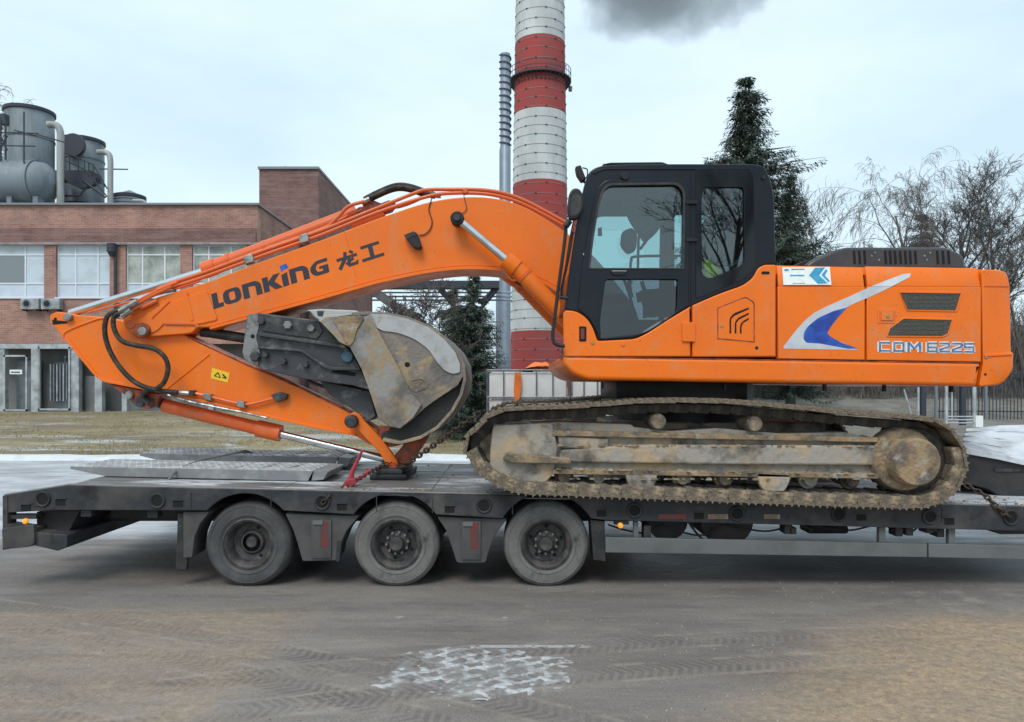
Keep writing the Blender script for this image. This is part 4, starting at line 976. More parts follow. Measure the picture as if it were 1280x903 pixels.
# rear end: bumper box with lamp
slab('rear_bumper_frame', [(3, 620), (9, 620), (9, 655), (45, 660), (46, 666), (40, 683), (30, 683), (3, 688)], YN - .01, YN + .12, M_trl, tl, .004)
slab('bumper_box', [(2, 661), (42, 656), (43, 680), (36, 684), (3, 687)], YN - .06, YN - .012, M_trl, tl, .006, 2)
slab('under_ride_bar', [(42, 665), (84, 669), (84, 684), (72, 689), (42, 682)], YN - .03, YF, M_trl, tl, .006, 2)
slab('rear_plate', [(46, 640), (100, 638), (86, 664), (46, 668)], YN + .14, YF - .3, M_trd, tl)
lp_ = MB().lathe([(0, YN - .012), (.022, YN - .006), (.026, YN + .0), (.026, YN + .02)], (X(31, YN), 0, Z(652, YN)), 14).obj('marker_lamp', M_lamp, tl, True)
boxpx('lamp_bracket', 10, 45, 644, 649, YN + .02, YN + .12, M_trd, tl)
slab('underbody_skirt', [(46, 640), (240, 640), (165, 645), (140, 652), (100, 660), (86, 665), (46, 668)], 7.5, 7.56, M_trd, tl)
boxpx('hanging_bracket', 184, 197, 638, 648, YN + .05, YN + .15, M_trd, tl, .005); boxpx('hanging_bracket', 101, 114, 638, 646, YN + .05, YN + .12, M_trl, tl)
l2 = MB().lathe([(0, YN - .006), (.022, YN + .0), (.026, YN + .012), (.026, YN + .06)], (X(776, YN), 0, Z(657.5, YN)), 14).obj('marker_lamp', M_lamp, tl, True)
boxpx('lamp_bracket', 768, 786, 651, 656, YN + .03, YN + .1, M_trd, tl)
# fenders between the wheels
FY0 = YN + .045
slab('mudflap', [(222, 642), (243, 642), (237, 668), (233, 712), (219, 713), (221, 680)], FY0 + .03, FY0 + .07, M_rub, tl, .004)
slab('fender', [(229, 640), (262, 640), (250, 655), (243, 672), (240, 697), (229, 698)], FY0, FY0 + .3, M_fend, tl, .006, 2)
slab('fender', [(356, 642), (449, 645), (433, 664), (424, 685), (421, 701), (378, 702), (372, 680), (366, 662)], FY0, FY0 + .3, M_fend, tl, .008, 3)
slab('fender', [(546, 646), (634, 649), (618, 670), (611, 690), (607, 704), (571, 704), (565, 685), (558, 664)], FY0, FY0 + .3, M_fend, tl, .008, 3)
slab('mudflap', [(738, 650), (756, 652), (757, 702), (742, 700), (740, 675)], FY0, FY0 + .25, M_rub, tl, .004)
slab('flap_strip', [(421, 676), (427, 676), (424, 702), (420, 702)], FY0 - .005, FY0 - .001, M_trd, tl)
for a, b, c, d, mm in ((389, 414, 650, 698, M_trl), (577, 601, 652, 700, M_trl)):
    rc = boxpx('fender_recess', a, b, c, d, FY0 - .018, FY0 - .001, M_fend, tl, .004)
    boxpx('red_paint_patch', a + 11, a + 21, c + 2, c + 34, FY0 - .021, FY0 - .0185, M_red, rc)
    boxpx('recess_bracket', a + 2, a + 14, c + 1, c + 6, FY0 - .03, FY0 - .0185, M_alu, rc)
# wheels
def make_wheel(y, near=True, style=0):
    s = 1 if near else -1
    t = bpy.data.objects.new('wheel', None); COL.objects.link(t); t.location = (0, 0, 0); t.parent = tl
    t.matrix_parent_inverse = Matrix.Translation(-tl.location)
    return t
def wheel_mesh():
    prof = [(.215, .018), (.235, .004), (.262, -.004), (.268, -.009), (.275, -.004), (.325, -.010), (.345, -.007), (.349, -.012), (.354, -.006), (.368, .004), (.382, .022), (.391, .045), (.393, .12), (.391, .2), (.378, .225), (.33, .25), (.235, .24), (.215, .22)]
    mb = MB().lathe(prof, (0, 0, 0), 56)
    for rg_ in (.07, .12, .17): pass
    me = mb.mesh('tyre')
    # flatten the contact patch
    for v in me.vertices:
        if v.co.z < -.385: v.co.z = -.385
    me.materials.append(M_tyre); shade(me, 35)
    rim = MB().lathe([(.232, .018), (.238, .002), (.226, -.003), (.217, .02), (.222, .008), (.214, .004), (.205, .012), (.190, .03), (.178, .075), (.172, .12), (.12, .128), (.10, .10), (.085, .098)], (0, 0, 0), 48)
    rm = rim.mesh('rim'); rm.materials.append(M_rim); shade(rm, 35)
    hub = MB().lathe([(0, .0), (.055, .0), (.064, .012), (.066, .09), (.09, .10), (.09, .13)], (0, 0, 0), 28).mesh('hub'); hub.materials.append(M_rim); shade(hub, 35)
    nut = MB().lathe([(0, .062), (.012, .062), (.015, .066), (.015, .10)], (.098, 0, 0), 6).mesh('wheel_nut'); nut.materials.append(M_steel)
    hol = MB().lathe([(0, .1185), (.017, .1188)], (0, 0, 0), 14).mesh('vent_hole'); hol.materials.append(M_void)
    return me, rm, hub, nut, hol
tyM, riM, huM, nuM, hoM = wheel_mesh()
tyD = tyM.copy(); tyD.materials[0] = M_tyre2
def place(name, me, parent, mtx):
    o = bpy.data.objects.new(name, me); COL.objects.link(o); o.parent = parent
    o.matrix_parent_inverse = Matrix.Identity(4) if parent.parent else Matrix.Translation(-parent.location)
    o.matrix_basis = mtx; return o
def wheel(cx, y, near, outer, style):
    M = Matrix.Translation((cx, y, .385 if style != 1 else .385))
    if not near: M = M @ Matrix.Rotation(PI, 4, 'Z')
    rot = Matrix.Rotation(cx * 3.1, 4, 'Y')
    ty = place('wheel', tyD if style == 1 else tyM, tl, M)
    ri = place('rim', riM, ty, Matrix.Identity(4)); ri.matrix_basis = Matrix.Identity(4)
    if not outer: return
    if style == 1:
        # first axle: deep empty rim with a sunken hub
        place('hub', huM, ty, Matrix.Translation((0, .085, 0)) @ Matrix.Scale(.8, 4)); 
        place('brake_drum', MB().lathe([(0, .20), (.165, .20), (.17, .13)], (0, 0, 0), 30).mesh('brake_drum'), ty, Matrix.Identity(4)).data.materials.append(M_trd)
        for k in range(2): place('vent_hole', hoM, ty, rot @ Matrix.Rotation(k * 2.2, 4, 'Y') @ Matrix.Translation((.145, -.004, 0)))
    else:
        place('hub', huM, ty, Matrix.Identity(4))
        for k in range(10): place('wheel_nut', nuM, ty, rot @ Matrix.Rotation(k * PI / 5, 4, 'Y'))
        for k in range(5): place('vent_hole', hoM, ty, rot @ Matrix.Rotation(k * 2 * PI / 5, 4, 'Y') @ Matrix.Translation((.146, -.004, 0)))
for (p, st), cx in zip(WHEELS, wx):
    wheel(cx, WY, True, True, st); wheel(cx, WY + .27, True, False, st)
    wheel(cx, 15.9 - WY, False, True, st); wheel(cx, 15.9 - WY - .27, False, False, st)
    tube('axle', [(cx, 7.0, .40), (cx, 8.9, .40)], .06, M_trd, tl, 10)
    MB().lathe([(0, 7.3), (.1, 7.3), (.11, 7.5), (0, 7.52)], (cx + .22, 0, .5), 16).obj('brake_chamber', M_trd, tl, True)
# underside gear between wheels and neck
for px, rr_ in ((834, 26), (909, 33)):
    o = MB().lathe([(0, 7.0), (rr_ / FPX * 7, 7.0), (rr_ / FPX * 7, 7.7), (0, 7.7)], (X(px, 7), 0, Z(650, 7) ), 28).obj('spare_wheel_drum', M_trd if px < 900 else mat('dull_reddish_drum', (.05, .03, .03), .6, col2=(.02, .02, .02), scale=6), tl, True)
tpx('air_hose', [(860, 652), (872, 668), (884, 676), (892, 660)], .012, 6.95, M_rub, tl, 6, 4)
tpx('air_hose', [(1002, 657), (1010, 660), (1016, 664)], .008, 6.8, M_rub, tl, 6, 3)
for a, b, c in ((805, 657, 20), (981, 656, 12), (987, 660, 8), (1120, 660, 11), (1133, 660, 10), (1158, 658, 9), (1172, 660, 12), (1166, 657, 8)): boxpx('bracket', a, a + 9, b, b + c, YN + .06, YN + .2, M_trd, tl, .006)
for a in (1099, 1186): boxpx('rail_post', a, a + 8, 656, 684, YN + .06, YN + .11, M_alu, tl)
boxpx('rail_post', 792, 798, 653, 676, YN + .06, YN + .11, M_alu, tl)
slab('side_rail', [(757, 672), (1159, 680), (1159, 697), (757, 691)], YN + .005, YN + .045, M_alu, tl, .006)
slab('side_rail', [(1161, 680), (1300, 683), (1300, 700), (1161, 697)], YN + .005, YN + .045, M_alu, tl, .006)
slab('neck_leg', [(1238, 662), (1300, 664), (1300, 668), (1250, 668)], YN + .1, YN + .4, M_trd, tl)
for k, (a, b, sag) in enumerate(((760, 830, 9), (828, 905, 12), (905, 990, 7), (1010, 1090, 6), (1105, 1150, 10))):
    tpx('air_hose', [(a, 656), ((a * 2 + b) / 3, 656 + sag * .8), ((a + 2 * b) / 3, 657 + sag), (b, 657)], .009, YN + .25, M_rub, tl, 6, 4)
boxpx('air_tank', 1010, 1062, 658, 668, YN + 1.0, YN + 1.25, M_trd, tl, .03)
# raised gooseneck at the right
NY = 7.35
nk = slab('gooseneck', [(1203, 561), (1246, 569), (1300, 580), (1300, 648), (1262, 628), (1236, 612), (1203, 603)], NY, 8.7, M_trd, tl, .01)
mb = MB(); n = 5
for k in range(n):
    pass
tp = [P(1201, 560, NY - .04), P(1247, 568, NY - .04), P(1310, 582, NY - .04)]
bk_ = [P(1208, 536, 8.8), P(1250, 532, 8.8), P(1330, 530, 8.8)]
mb.add(tp + bk_ + [p - Vector((0, 0, .05)) for p in tp + bk_], [(0, 1, 4, 3), (1, 2, 5, 4), (6, 9, 10, 7), (7, 10, 11, 8), (0, 6, 7, 1), (1, 7, 8, 2), (0, 3, 9, 6), (3, 4, 10, 9), (4, 5, 11, 10)])
mb.obj('snowy_neck_plate', mat('snow_on_plate', (0.60, 0.63, 0.67), .6, col2=(.36, .38, .40), scale=3, lo=.45, hi=.62, bump=.5, bscale=14), tl)
for k in range(3): tube('tread_rib', [tp[0].lerp(bk_[0], .25 + k * .25) + Vector((0, 0, .012)), tp[2].lerp(bk_[2], .15 + k * .28) + Vector((0, 0, .012))], .012, M_rampg, tl, 5)
boxpx('neck_panel', 1244, 1300, 586, 590, NY - .012, NY - .002, M_trl, tl)

rg = random.Random(77); q = MB()
for _ in range(700):
    x = rg.uniform(-1.6, 4.9); y = 6.70 + abs(rg.gauss(0, .25)) if rg.random() < .7 else rg.uniform(6.7, 9.1)
    if y > 9.1: continue
    r_ = .004 + .016 * rg.random() ** 3; z = zd(x) - .002
    q.add([(x - r_, y - r_ * .8, z), (x + r_, y - r_ * .6, z), (x + r_ * .8, y + r_, z), (x - r_ * .7, y + r_ * .8, z), (x - r_ * .4, y - r_ * .2, z + r_), (x + r_ * .5, y + r_ * .2, z + r_ * .8)], [(0, 1, 5, 4), (1, 2, 5), (2, 3, 4, 5), (3, 0, 4)])
stuff(q.obj('mud_crumbs', M_mud, tl))
# ---------------------------------------------------------------- ramps lying on the deck
def ramp(label, xa, xb_, ya, yb, zoff, th, point):
    zz = lambda x: zd(max(x, -4.0)) + zoff
    t = thing('loading_ramp', label, 'loading ramp', ((xa + xb_) / 2, (ya + yb) / 2, zz((xa + xb_) / 2)), 'steel loading ramps laid flat on the deck')
    za, zb2 = zz(xa), zz(xb_)
    # cheeks
    for y in (ya, yb - .03):
        me = slab_w([[(xa, za + th * .75), (xa + .35, za), (xb_ - .05, zb2), (xb_, zb2 + th), (xa, za + th)]], y, y + .03, .004, 1); mobj('cheek', me, M_rampg, t, True)
    n = 9; L_ = (xb_ - xa) / n
    for k in range(n):
        a = xa + k * L_; b = a + L_ - .02
        MB().add([(a, ya + .035, za + th - .02), (b, ya + .035, zb2 + (za - zb2) * (n - k - 1) / n + th - .02), (b, yb - .035, zb2 + (za - zb2) * (n - k - 1) / n + th - .02), (a, yb - .035, za + (zb2 - za) * k / n + th - .02),
                  (a, ya + .035, za + (zb2 - za) * k / n + th - .003), (b, ya + .035, zb2 + (za - zb2) * (n - k - 1) / n + th - .003), (b, yb - .035, zb2 + (za - zb2) * (n - k - 1) / n + th - .003), (a, yb - .035, za + (zb2 - za) * k / n + th - .003)],
                 [(0, 3, 2, 1), (4, 5, 6, 7), (0, 1, 5, 4), (1, 2, 6, 5), (2, 3, 7, 6), (3, 0, 4, 7)]).obj('tread_panel', M_ramp, t)
    q = MB(); nn = 64
    for k in range(nn):
        a = xa + (k + .5) * (xb_ - xa) / nn; z = za + (zb2 - za) * (k + .5) / nn + th
        for j in range(9):
            y = ya + .08 + (yb - ya - .16) * j / 8
            q.box(-.022, .022, -.006, .006, -.004, .005, Matrix.Translation((a, y, z)) @ Matrix.Rotation(R(45 if (k + j) % 2 else -45), 4, 'Z'))
    stuff(q.obj('tread_pattern', M_ramp, t))
    slab_ = slab_w([[(xb_ - .02, zb2), (xb_ + .10, zb2 + .01), (xb_ + .14, zb2 + th * .9), (xb_, zb2 + th)]], ya + .02, yb - .02, .004, 1); mobj('hinge_end', slab_, M_rampg, t, True)
    return t
ramp('nearer steel loading ramp lying on the deck edge', X(90, 7.25), X(392, 7.25), 7.22, 7.98, .012, .095, 1)
ramp('farther steel loading ramp lying behind the other one', X(180, 8.35), X(425, 8.35), 8.25, 9.0, .03, .115, 1)
cc = tube('steel_cable', smooth_path([P(208, 604, 7.1), P(222, 596, 7.25) + Vector((0, 0, .06)), P(250, 583, 7.9) + Vector((0, 0, .06)), P(300, 571, 8.2) + Vector((0, 0, .05))], 5), .012, M_alu, None, 6)
tag(cc, 'thin pale cable lying across the nearer ramp', 'cable'); recentre(cc, P(208, 604, 7.1))
gl = MB().lathe([(0, 0), (.05, .0), (.06, .02), (.03, .05), (0, .055)], (0, 0, 0), 8, 'Z').tube([(-.08, 0, .02), (.0, .02, .045), (.1, -.01, .02)], .02, 6).obj('lump_of_rag', M_dk, None, True)
gl.location = P(305, 569.5, 8.5); gl.name = 'rag'; tag(gl, 'small dark rag lying on the farther ramp', 'rag')

# ---------------------------------------------------------------- block under the bucket linkage
bz = zd(X(490, 7.7))
wb = thing('support_block', 'black greasy block under the bucket link on the deck', 'block', (X(490, 7.75), 7.75, bz))
box('lower_pad', X(462, 7.5), X(508, 7.5), 7.5, 8.35, bz + .002, bz + .055, M_dk, wb, .01)
box('upper_pad', X(470, 7.55), X(503, 7.55), 7.55, 8.3, bz + .0555, bz + .11, M_rub, wb, .01)

# ---------------------------------------------------------------- chains
def chain(name, label, pts, rl=.028, rt=.007, m=M_chain, grp='lashing chains'):
    mb = MB(); pts = [Vector(p) for p in pts]
    tot = sum((pts[i + 1] - pts[i]).length for i in range(len(pts) - 1)); n = max(3, int(tot / (rl * 1.55))); acc = 0; k = 0
    for i in range(len(pts) - 1):
        d = pts[i + 1] - pts[i]; l = d.length; m_ = max(1, round(l / (rl * 1.55)))
        for j in range(m_):
            c = pts[i] + d * ((j + .5) / m_); t = d.normalized(); u = t.cross(Vector((0, 1, .01))).normalized(); w_ = t.cross(u)
            if k % 2: u = w_
            k += 1
            ring = [c + t * math.cos(a) * rl + u * math.sin(a) * rl * .62 for a in [2 * PI * q / 8 for q in range(9)]]
            mb.tube(ring, rt, 5, False)
    o = mb.obj(name, m, None, True); tag(o, label, 'chain', grp); stuff(o) if False else None
    recentre(o, pts[0]); return o
lc = chain('lashing_chain', 'dark chain from the beam ring to the red lever by the ramps', [P(402, 630, YN - .02), P(412, 620, YN - .02), P(424, 613, 6.85), P(436, 606, 7.0)])
chain('lashing_chain', 'dark chain from the red lever to the black block', [P(443, 602, 7.05), P(460, 592, 7.3), P(476, 583, 7.6), P(490, 578, 7.7)])
chain('lashing_chain', 'dark chain running up from the bucket link to the track front', [P(497, 588, 7.6), P(535, 562, 7.35), P(575, 533, 7.1), P(600, 516, 6.95)], .036, .011)
chain('lashing_chain', 'dark chain from the rear of the track down to the right ring', [P(1207, 606, 6.9), P(1232, 620, 6.75), P(1246, 634, YN - .03), P(1262, 647, YN - .03)], .034, .009)
bi = thing('chain_binder', 'red lever chain binder standing upright on the near chain', 'chain binder', P(440, 604, 7.02))
tube('lever', [P(438, 600, 7.0), P(441, 588, 7.0), P(453, 563, 7.0)], [.030, .020, .012], M_binder, bi, 8)
slab('jaw', [(428, 606), (434, 599), (444, 598), (446, 604), (438, 610), (430, 611)], 6.97, 7.03, M_binder, bi, .008)
tube('hook', smooth_path([P(445, 601, 7.05), P(456, 594, 7.2), P(461, 588, 7.25), P(458, 586, 7.25)], 3), .014, M_binder, bi, 7)

# ================================================================== water tanks behind
def ibc(label, x0, wpx, Y, nb, orange=False):
    zt2 = Z(463, Y); H = 1.02; x0 = X(x0, Y); x1 = x0 + wpx
    t = thing('water_tank', label, 'water tank', ((x0 + x1) / 2, Y + .5, zt2 - H - .12), 'caged white water tanks')
    box('bottle', x0 + .03, x1 - .03, Y + .03, Y + .97, zt2 - H, zt2 - .03, M_tank, t, .04)
    MB().lathe([(0, .0), (.09, .0), (.09, .05), (0, .06)], ((x0 + x1) / 2, Y + .5, zt2 - .03), 14, 'Z').obj('cap', M_dk, t, True)
    n = nb
    for side in (Y, Y + 1.0):
        for k in range(n + 1):
            x = x0 + (x1 - x0) * k / n; tube('cage_bar', [(x, side, zt2 - H), (x, side, zt2)], .011, M_cage, t, 6)
    for zz in (zt2, zt2 - .40, zt2 - .75, zt2 - H): 
        c_ = MB().tube([(x0, Y, zz), (x1, Y, zz)], .014, 6).tube([(x1, Y, zz), (x1, Y + 1, zz)], .014, 6).tube([(x1, Y + 1, zz), (x0, Y + 1, zz)], .014, 6).tube([(x0, Y + 1, zz), (x0, Y, zz)], .014, 6)
        c_.obj('cage_hoop', M_cage, t)
    for k in range(3): box('pallet_runner', x0 + .02 + k * (x1 - x0 - .14) / 2, x0 + .12 + k * (x1 - x0 - .14) / 2, Y, Y + 1.0, zt2 - H - .12, zt2 - H - .02, M_wood, t)
    if orange: slab('orange_strip', [(643.5, 466), (651, 466), (652, 480), (650, 496), (647, 506), (644, 504), (642, 488)], Y - .03, Y - .015, M_orc, t)
    else: tube('red_corner_pipe', [(x0 - .02, Y - .03, zt2 - H), (x0 - .02, Y - .03, zt2 + .02)], .022, M_red, t)
    # stack of pallets below
    z = 0.0; k = 0
    top = zt2 - H - .12
    npal = 6; hp = top / npal
    for k in range(npal):
        pl = thing('wooden_pallet', ['lowest', 'second lowest', 'third lowest', 'third highest', 'second highest', 'topmost'][k] + ' wooden pallet under the ' + ('water tank with the orange strip' if orange else 'half hidden water tank'), 'pallet', ((x0 + x1) / 2, Y + .5, k * hp), 'pallets stacked under the water tanks')
        for j in range(7): box('board', x0 + j * (x1 - x0) / 7 + .01, x0 + (j + 1) * (x1 - x0) / 7 - .02, Y, Y + 1, (k + 1) * hp - .022, (k + 1) * hp - .001, M_wood, pl)
        for j in range(3): box('runner', x0, x1 - .01, Y + j * .44, Y + j * .44 + .1, k * hp + .001, (k + 1) * hp - .0225, M_wood, pl)
    return t
ibc('caged white water tank with an orange strip left of the red pipe', 609, 1.21, 10.9, 5, True)
ibc('caged white water tank half hidden by the excavator body', 713, 1.0, 10.95, 5)
mb = MB(); rg = random.Random(2); nx, ny_ = 16, 6
vv = []; 
x0, x1 = X(655, 11), X(698, 11); zt2 = Z(462, 11)
for j in range(ny_ + 1):
    for i in range(nx + 1):
        u, q = i / nx, j / ny_; vv.append((x0 + (x1 - x0) * u, 11.0 + .6 * q, zt2 + (.09 * math.sin(PI * u) * math.sin(PI * min(1, q + .15)) * (1 + .7 * noise.noise(Vector((u * 5, q * 4, 1)))) + .012)))
ff = [(j * (nx + 1) + i, j * (nx + 1) + i + 1, (j + 1) * (nx + 1) + i + 1, (j + 1) * (nx + 1) + i) for j in range(ny_) for i in range(nx)]
oc = MB().add(vv, ff).obj('orange_sheet', M_orc, None, True); tag(oc, 'crumpled orange cloth lying on top of the left water tank', 'cloth'); recentre(oc, ((x0 + x1) / 2, 11.2, zt2))
# ================================================================== excavator
EX = thing('crawler_excavator', 'orange crawler excavator with a black cab loaded on the trailer', 'excavator', (X(870, 7.95), 7.95, zd(1.9)))
# ---------------------------------------------------------------- tracks
TRK = [(596, 532), (609, 519), (630, 511), (660, 508), (700, 507), (760, 503), (800, 500), (860, 499), (920, 501), (980, 506), (1040, 512), (1100, 517), (1140, 520), (1168, 524), (1188, 534), (1203, 553),
       (1210, 577), (1206, 598), (1194, 617), (1172, 631), (1140, 636.5), (1080, 635), (1000, 632.5), (900, 628.5), (800, 624.5), (700, 620.5), (655, 618.5), (628, 611), (604, 597), (588, 579), (580.5, 558), (584, 544)]
TY0 = 6.5
def closed_spline(pts, n=8):
    N = len(pts); r = []
    for i in range(N):
        p0, p1, p2, p3 = pts[i - 1], pts[i], pts[(i + 1) % N], pts[(i + 2) % N]
        for j in range(n):
            t = j / n; r.append(0.5 * ((2 * p1) + (p2 - p0) * t + (2 * p0 - 5 * p1 + 4 * p2 - p3) * t * t + (3 * p1 - p0 - 3 * p2 + p3) * t ** 3))
    return r
tp2 = [Vector((X(a, TY0), Z(b, TY0))) for a, b in TRK]
path = closed_spline(tp2)
per = [0.0]
for i in range(len(path)): per.append(per[-1] + (path[(i + 1) % len(path)] - path[i]).length)
TOT = per[-1]; NS = round(TOT / .19); PIT = TOT / NS
def at(s):
    s %= TOT
    import bisect
    i = min(bisect.bisect_right(per, s) - 1, len(path) - 1); t = (s - per[i]) / max(1e-9, per[i + 1] - per[i])
    return path[i].lerp(path[(i + 1) % len(path)], t)
def shoe_mesh(seed):
    rg = random.Random(seed)
    P_ = PIT
    # profile in (s, outwards): triple grouser shoe, extruded across the track
    out_ = [(-P_ * .53, -.030), (-P_ * .53, -.004), (-P_ * .45, -.002), (-P_ * .43, .011), (-P_ * .39, .011), (-P_ * .36, -.006), (-P_ * .12, -.007), (-P_ * .085, .010), (-P_ * .045, .010), (-P_ * .01, -.007),
            (P_ * .22, -.007), (P_ * .25, .011), (P_ * .29, .011), (P_ * .33, -.005), (P_ * .5, -.014), (P_ * .5, -.036)]
    me = slab_w([out_], 0, .6, 0)
    b = bmesh.new(); b.from_mesh(me)
    for v in b.verts: v.co.z += rg.uniform(-.003, .003); v.co.x += rg.uniform(-.002, .002)
    # caked mud / turned lip along both ends
    for (y0, y1) in ((.0, .02), (.58, .6)):
        pass
    b.to_mesh(me); b.free()
    me.materials.append(M_shoe); return me
shoes = [shoe_mesh(i) for i in range(4)]
def lip_mesh(seed):
    rg = random.Random(seed); P_ = PIT
    pts = [(-P_ * .505, -.02), (-P_ * .51, -.105 + rg.uniform(-.008, .012)), (-P_ * .3, -.112 + rg.uniform(-.01, .01)), (-P_ * .05, -.108 + rg.uniform(-.01, .01)), (P_ * .2, -.112 + rg.uniform(-.01, .01)), (P_ * .475, -.105 + rg.uniform(-.012, .008)), (P_ * .485, -.026)]
    me = slab_w([pts], .02, .16, .004, 1)
    me.materials.append(M_shoe); return me
lips = [lip_mesh(i + 9) for i in range(5)]
lnk = slab_w([rnd([(-PIT * .62, -.05), (-PIT * .58, -.125), (PIT * .3, -.135), (PIT * .42, -.11), (PIT * .42, -.045)], .02)], 0, .20, .006, 1); lnk.materials.append(M_link)
def track(y0, near):
    t = bpy.data.objects.new('track', None); COL.objects.link(t); t.parent = EX; t.matrix_parent_inverse = Matrix.Translation(-EX.location)
    bottom = zd(0)
    for k in range(NS):
        s = k * PIT; a = at(s - PIT * .35); b = at(s + PIT * .35); c = at(s)
        d = (b - a).normalized(); nrm = Vector((-d.y, d.x))       # path runs clockwise in the picture: left-to-right on top
        M = Matrix(((d.x, 0, nrm.x, c.x), (0, 1, 0, y0), (d.y, 0, nrm.y, c.y), (0, 0, 0, 1)))
        place('shoe', shoes[k % 4], t, M)
        place('link', lnk, t, M @ Matrix.Translation((0, .20, 0)))
        if near and (c.y < Z(560, TY0)): place('mud_cake', lips[k % 5], t, M)
    return t
# ---------------------------------------------------------------- track frame, idler, rollers, drive
def undercarriage(y0, near):
    """y0: outer face of the track; everything measured for the near side and shifted for the far one"""
    t = track(y0, near)
    dy = y0 - TY0
    yf = TY0 + .13
    fm = slab_w([rnd([(X(a, yf), Z(b, yf)) for a, b in ((616, 531), (700, 528), (790, 531), (800, 540), (1093, 547), (1096, 596), (1020, 597), (690, 591), (684, 602), (668, 610), (634, 608), (612, 592))], .02)], yf + .05 + dy, yf + .38 + dy, .012, 2)
    fm2 = mobj('track_frame', fm, M_frm, EX, True)
    def sl(name, pts, a, b, m, bev=.006, r=0):
        return mobj(name, slab_w([rnd([(X(p[0], yf), Z(p[1], yf)) for p in pts], r / FPX * yf)], yf + a + dy, yf + b + dy, bev, 2), m, fm2, True)
    sl('idler_guard', [(616, 532), (690, 529), (697, 560), (692, 592), (682, 604), (664, 610), (636, 608), (612, 590), (613, 560)], -.01, .05, M_frm, .012, 5)
    sl('step_plate', [(628, 573), (634, 565), (712, 572), (713, 579), (640, 578)], -.09, -.01, M_mud, .01, 2)
    sl('frame_box', [(697, 545), (760, 549), (760, 562), (700, 560)], .0, .05, M_frm, .01, 2)
    sl('long_beam', [(700, 563), (790, 556), (1094, 557), (1095, 582), (900, 581), (700, 578)], -.01, .05, M_frm, .02, 3)
    sl('lower_flange', [(690, 586), (1096, 592), (1096, 598), (690, 592)], -.05, .05, M_mud, .006)
    sl('upper_flange', [(690, 538), (1096, 547), (1096, 553), (690, 545)], -.02, .05, M_mud, .006)
    sl('dirt_heap', [(700, 546), (730, 540), (790, 534), (840, 540), (900, 536), (980, 543), (1060, 541), (1096, 549), (1094, 552), (700, 550)], .06, .33, M_frm, .01)
    for (a, b) in ((780, 821), (943, 987)): sl('roller_guard', [(a, 590), (b, 592), (b - 3, 604), (b - 9, 614), (a + 10, 614), (a + 4, 605)], -.05, .03, M_frm, .012, 3)
    c = (X(634, yf), Z(563, yf))
    # idler wheel
    MB().lathe([(0, .10), (.10, .10), (.12, .13), (.20, .15), (.29, .12), (.33, .10), (.335, .13), (.335, .24), (.30, .26), (0, .26)], (c[0] , yf + dy - .02, c[1]), 40).obj('idler', M_frm, EX, True)
    # bottom and top rollers
    for px in (706, 749, 855, 908, 1015, 1068):
        MB().lathe([(0, .03), (.055, .03), (.06, .045), (.06, .08), (.088, .085), (.09, .13), (.07, .14), (.07, .34), (0, .34)], (X(px, yf), yf + dy, Z(597 + (px - 700) * .011, yf)), 22).obj('bottom_roller', M_frm if px % 2 else M_shoe, EX, True)
    for px, py in ((822, 527), (942, 530)):
        MB().lathe([(0, -.05), (.060, -.05), (.068, -.04), (.074, -.01), (.074, .02), (.07, .3), (0, .3)], (X(px, yf), yf + dy, Z(py, yf)), 26).obj('top_roller', M_shoe, EX, True)
    # final drive
    cx, cz = X(1148, yf), Z(578, yf)
    MB().lathe([(0, .04), (.30, .04), (.31, .06), (.31, .30), (0, .30)], (cx - .02, yf + dy, cz), 30).obj('sprocket_disc', M_link, EX, True)
    sp = MB()
    for k in range(21): sp.box(-.025, .025, .12, .20, .30, .36, Matrix.Translation((cx - .02, yf + dy, cz)) @ Matrix.Rotation(2 * PI * k / 21, 4, 'Y'))
    stuff(sp.obj('sprocket_teeth', M_link, EX))
    MB().lathe([(0, -.16), (.195, -.16), (.213, -.14), (.22, .0), (.235, .05), (.24, .2), (0, .2)], (X(1145, 6.5), yf + dy, Z(578, 6.5)), 40).obj('final_drive', M_mud, EX, True)
    MB().lathe([(0, -.02), (.27, -.02), (.285, .0), (.29, .12), (0, .12)], (X(1131, 6.6), yf + dy, Z(575, 6.6)), 36).obj('drive_housing', M_mud, EX, True)
undercarriage(TY0, True); undercarriage(9.4 - .6, False)
rg = random.Random(31); mb = MB()
def lump(x, y, z, r):
    n = 7; v = []; top = []
    for k in range(n):
        a = 2 * PI * k / n; q = r * rg.uniform(.7, 1.2); v.append((x + math.cos(a) * q * 1.3, y + math.sin(a) * q, z - r * .3)); q *= .6; top.append((x + math.cos(a) * q * 1.3, y + math.sin(a) * q, z + r * rg.uniform(.25, .5)))
    f = [(k, (k + 1) % n, n + (k + 1) % n, n + k) for k in range(n)] + [tuple(range(n, 2 * n))]
    mb.add(v + top, f)
yf = 6.63
for _ in range(650):
    u = rg.random(); px = 640 + 450 * u; kind = rg.random()
    if kind < .35: py = 538 + (px - 700) * .024 if px > 700 else 531
    elif kind < .6 and px > 700: py = 557 + (px - 790) * .003; 
    elif kind < .85 and px > 695: py = 585.5 + (px - 690) * .015
    elif px < 712: py = 566 + (px - 634) * .09
    else: py = 598
    y = yf + (rg.uniform(-.07, .0) if kind > .6 else rg.uniform(-.01, .03)) + (.25 * rg.random() if kind < .35 else 0)
    lump(X(px, yf), y, Z(py, yf), .006 + .022 * rg.random() ** 2)
for _ in range(420):
    s_ = rg.random() * TOT; c = at(s_)
    if c.y > Z(600, 6.5): continue
    lump(c.x, TY0 + rg.uniform(.01, .18), c.y + .10, .008 + .02 * rg.random() ** 2)
mb = stuff(mb.obj('mud_clumps', M_mud, EX, True))
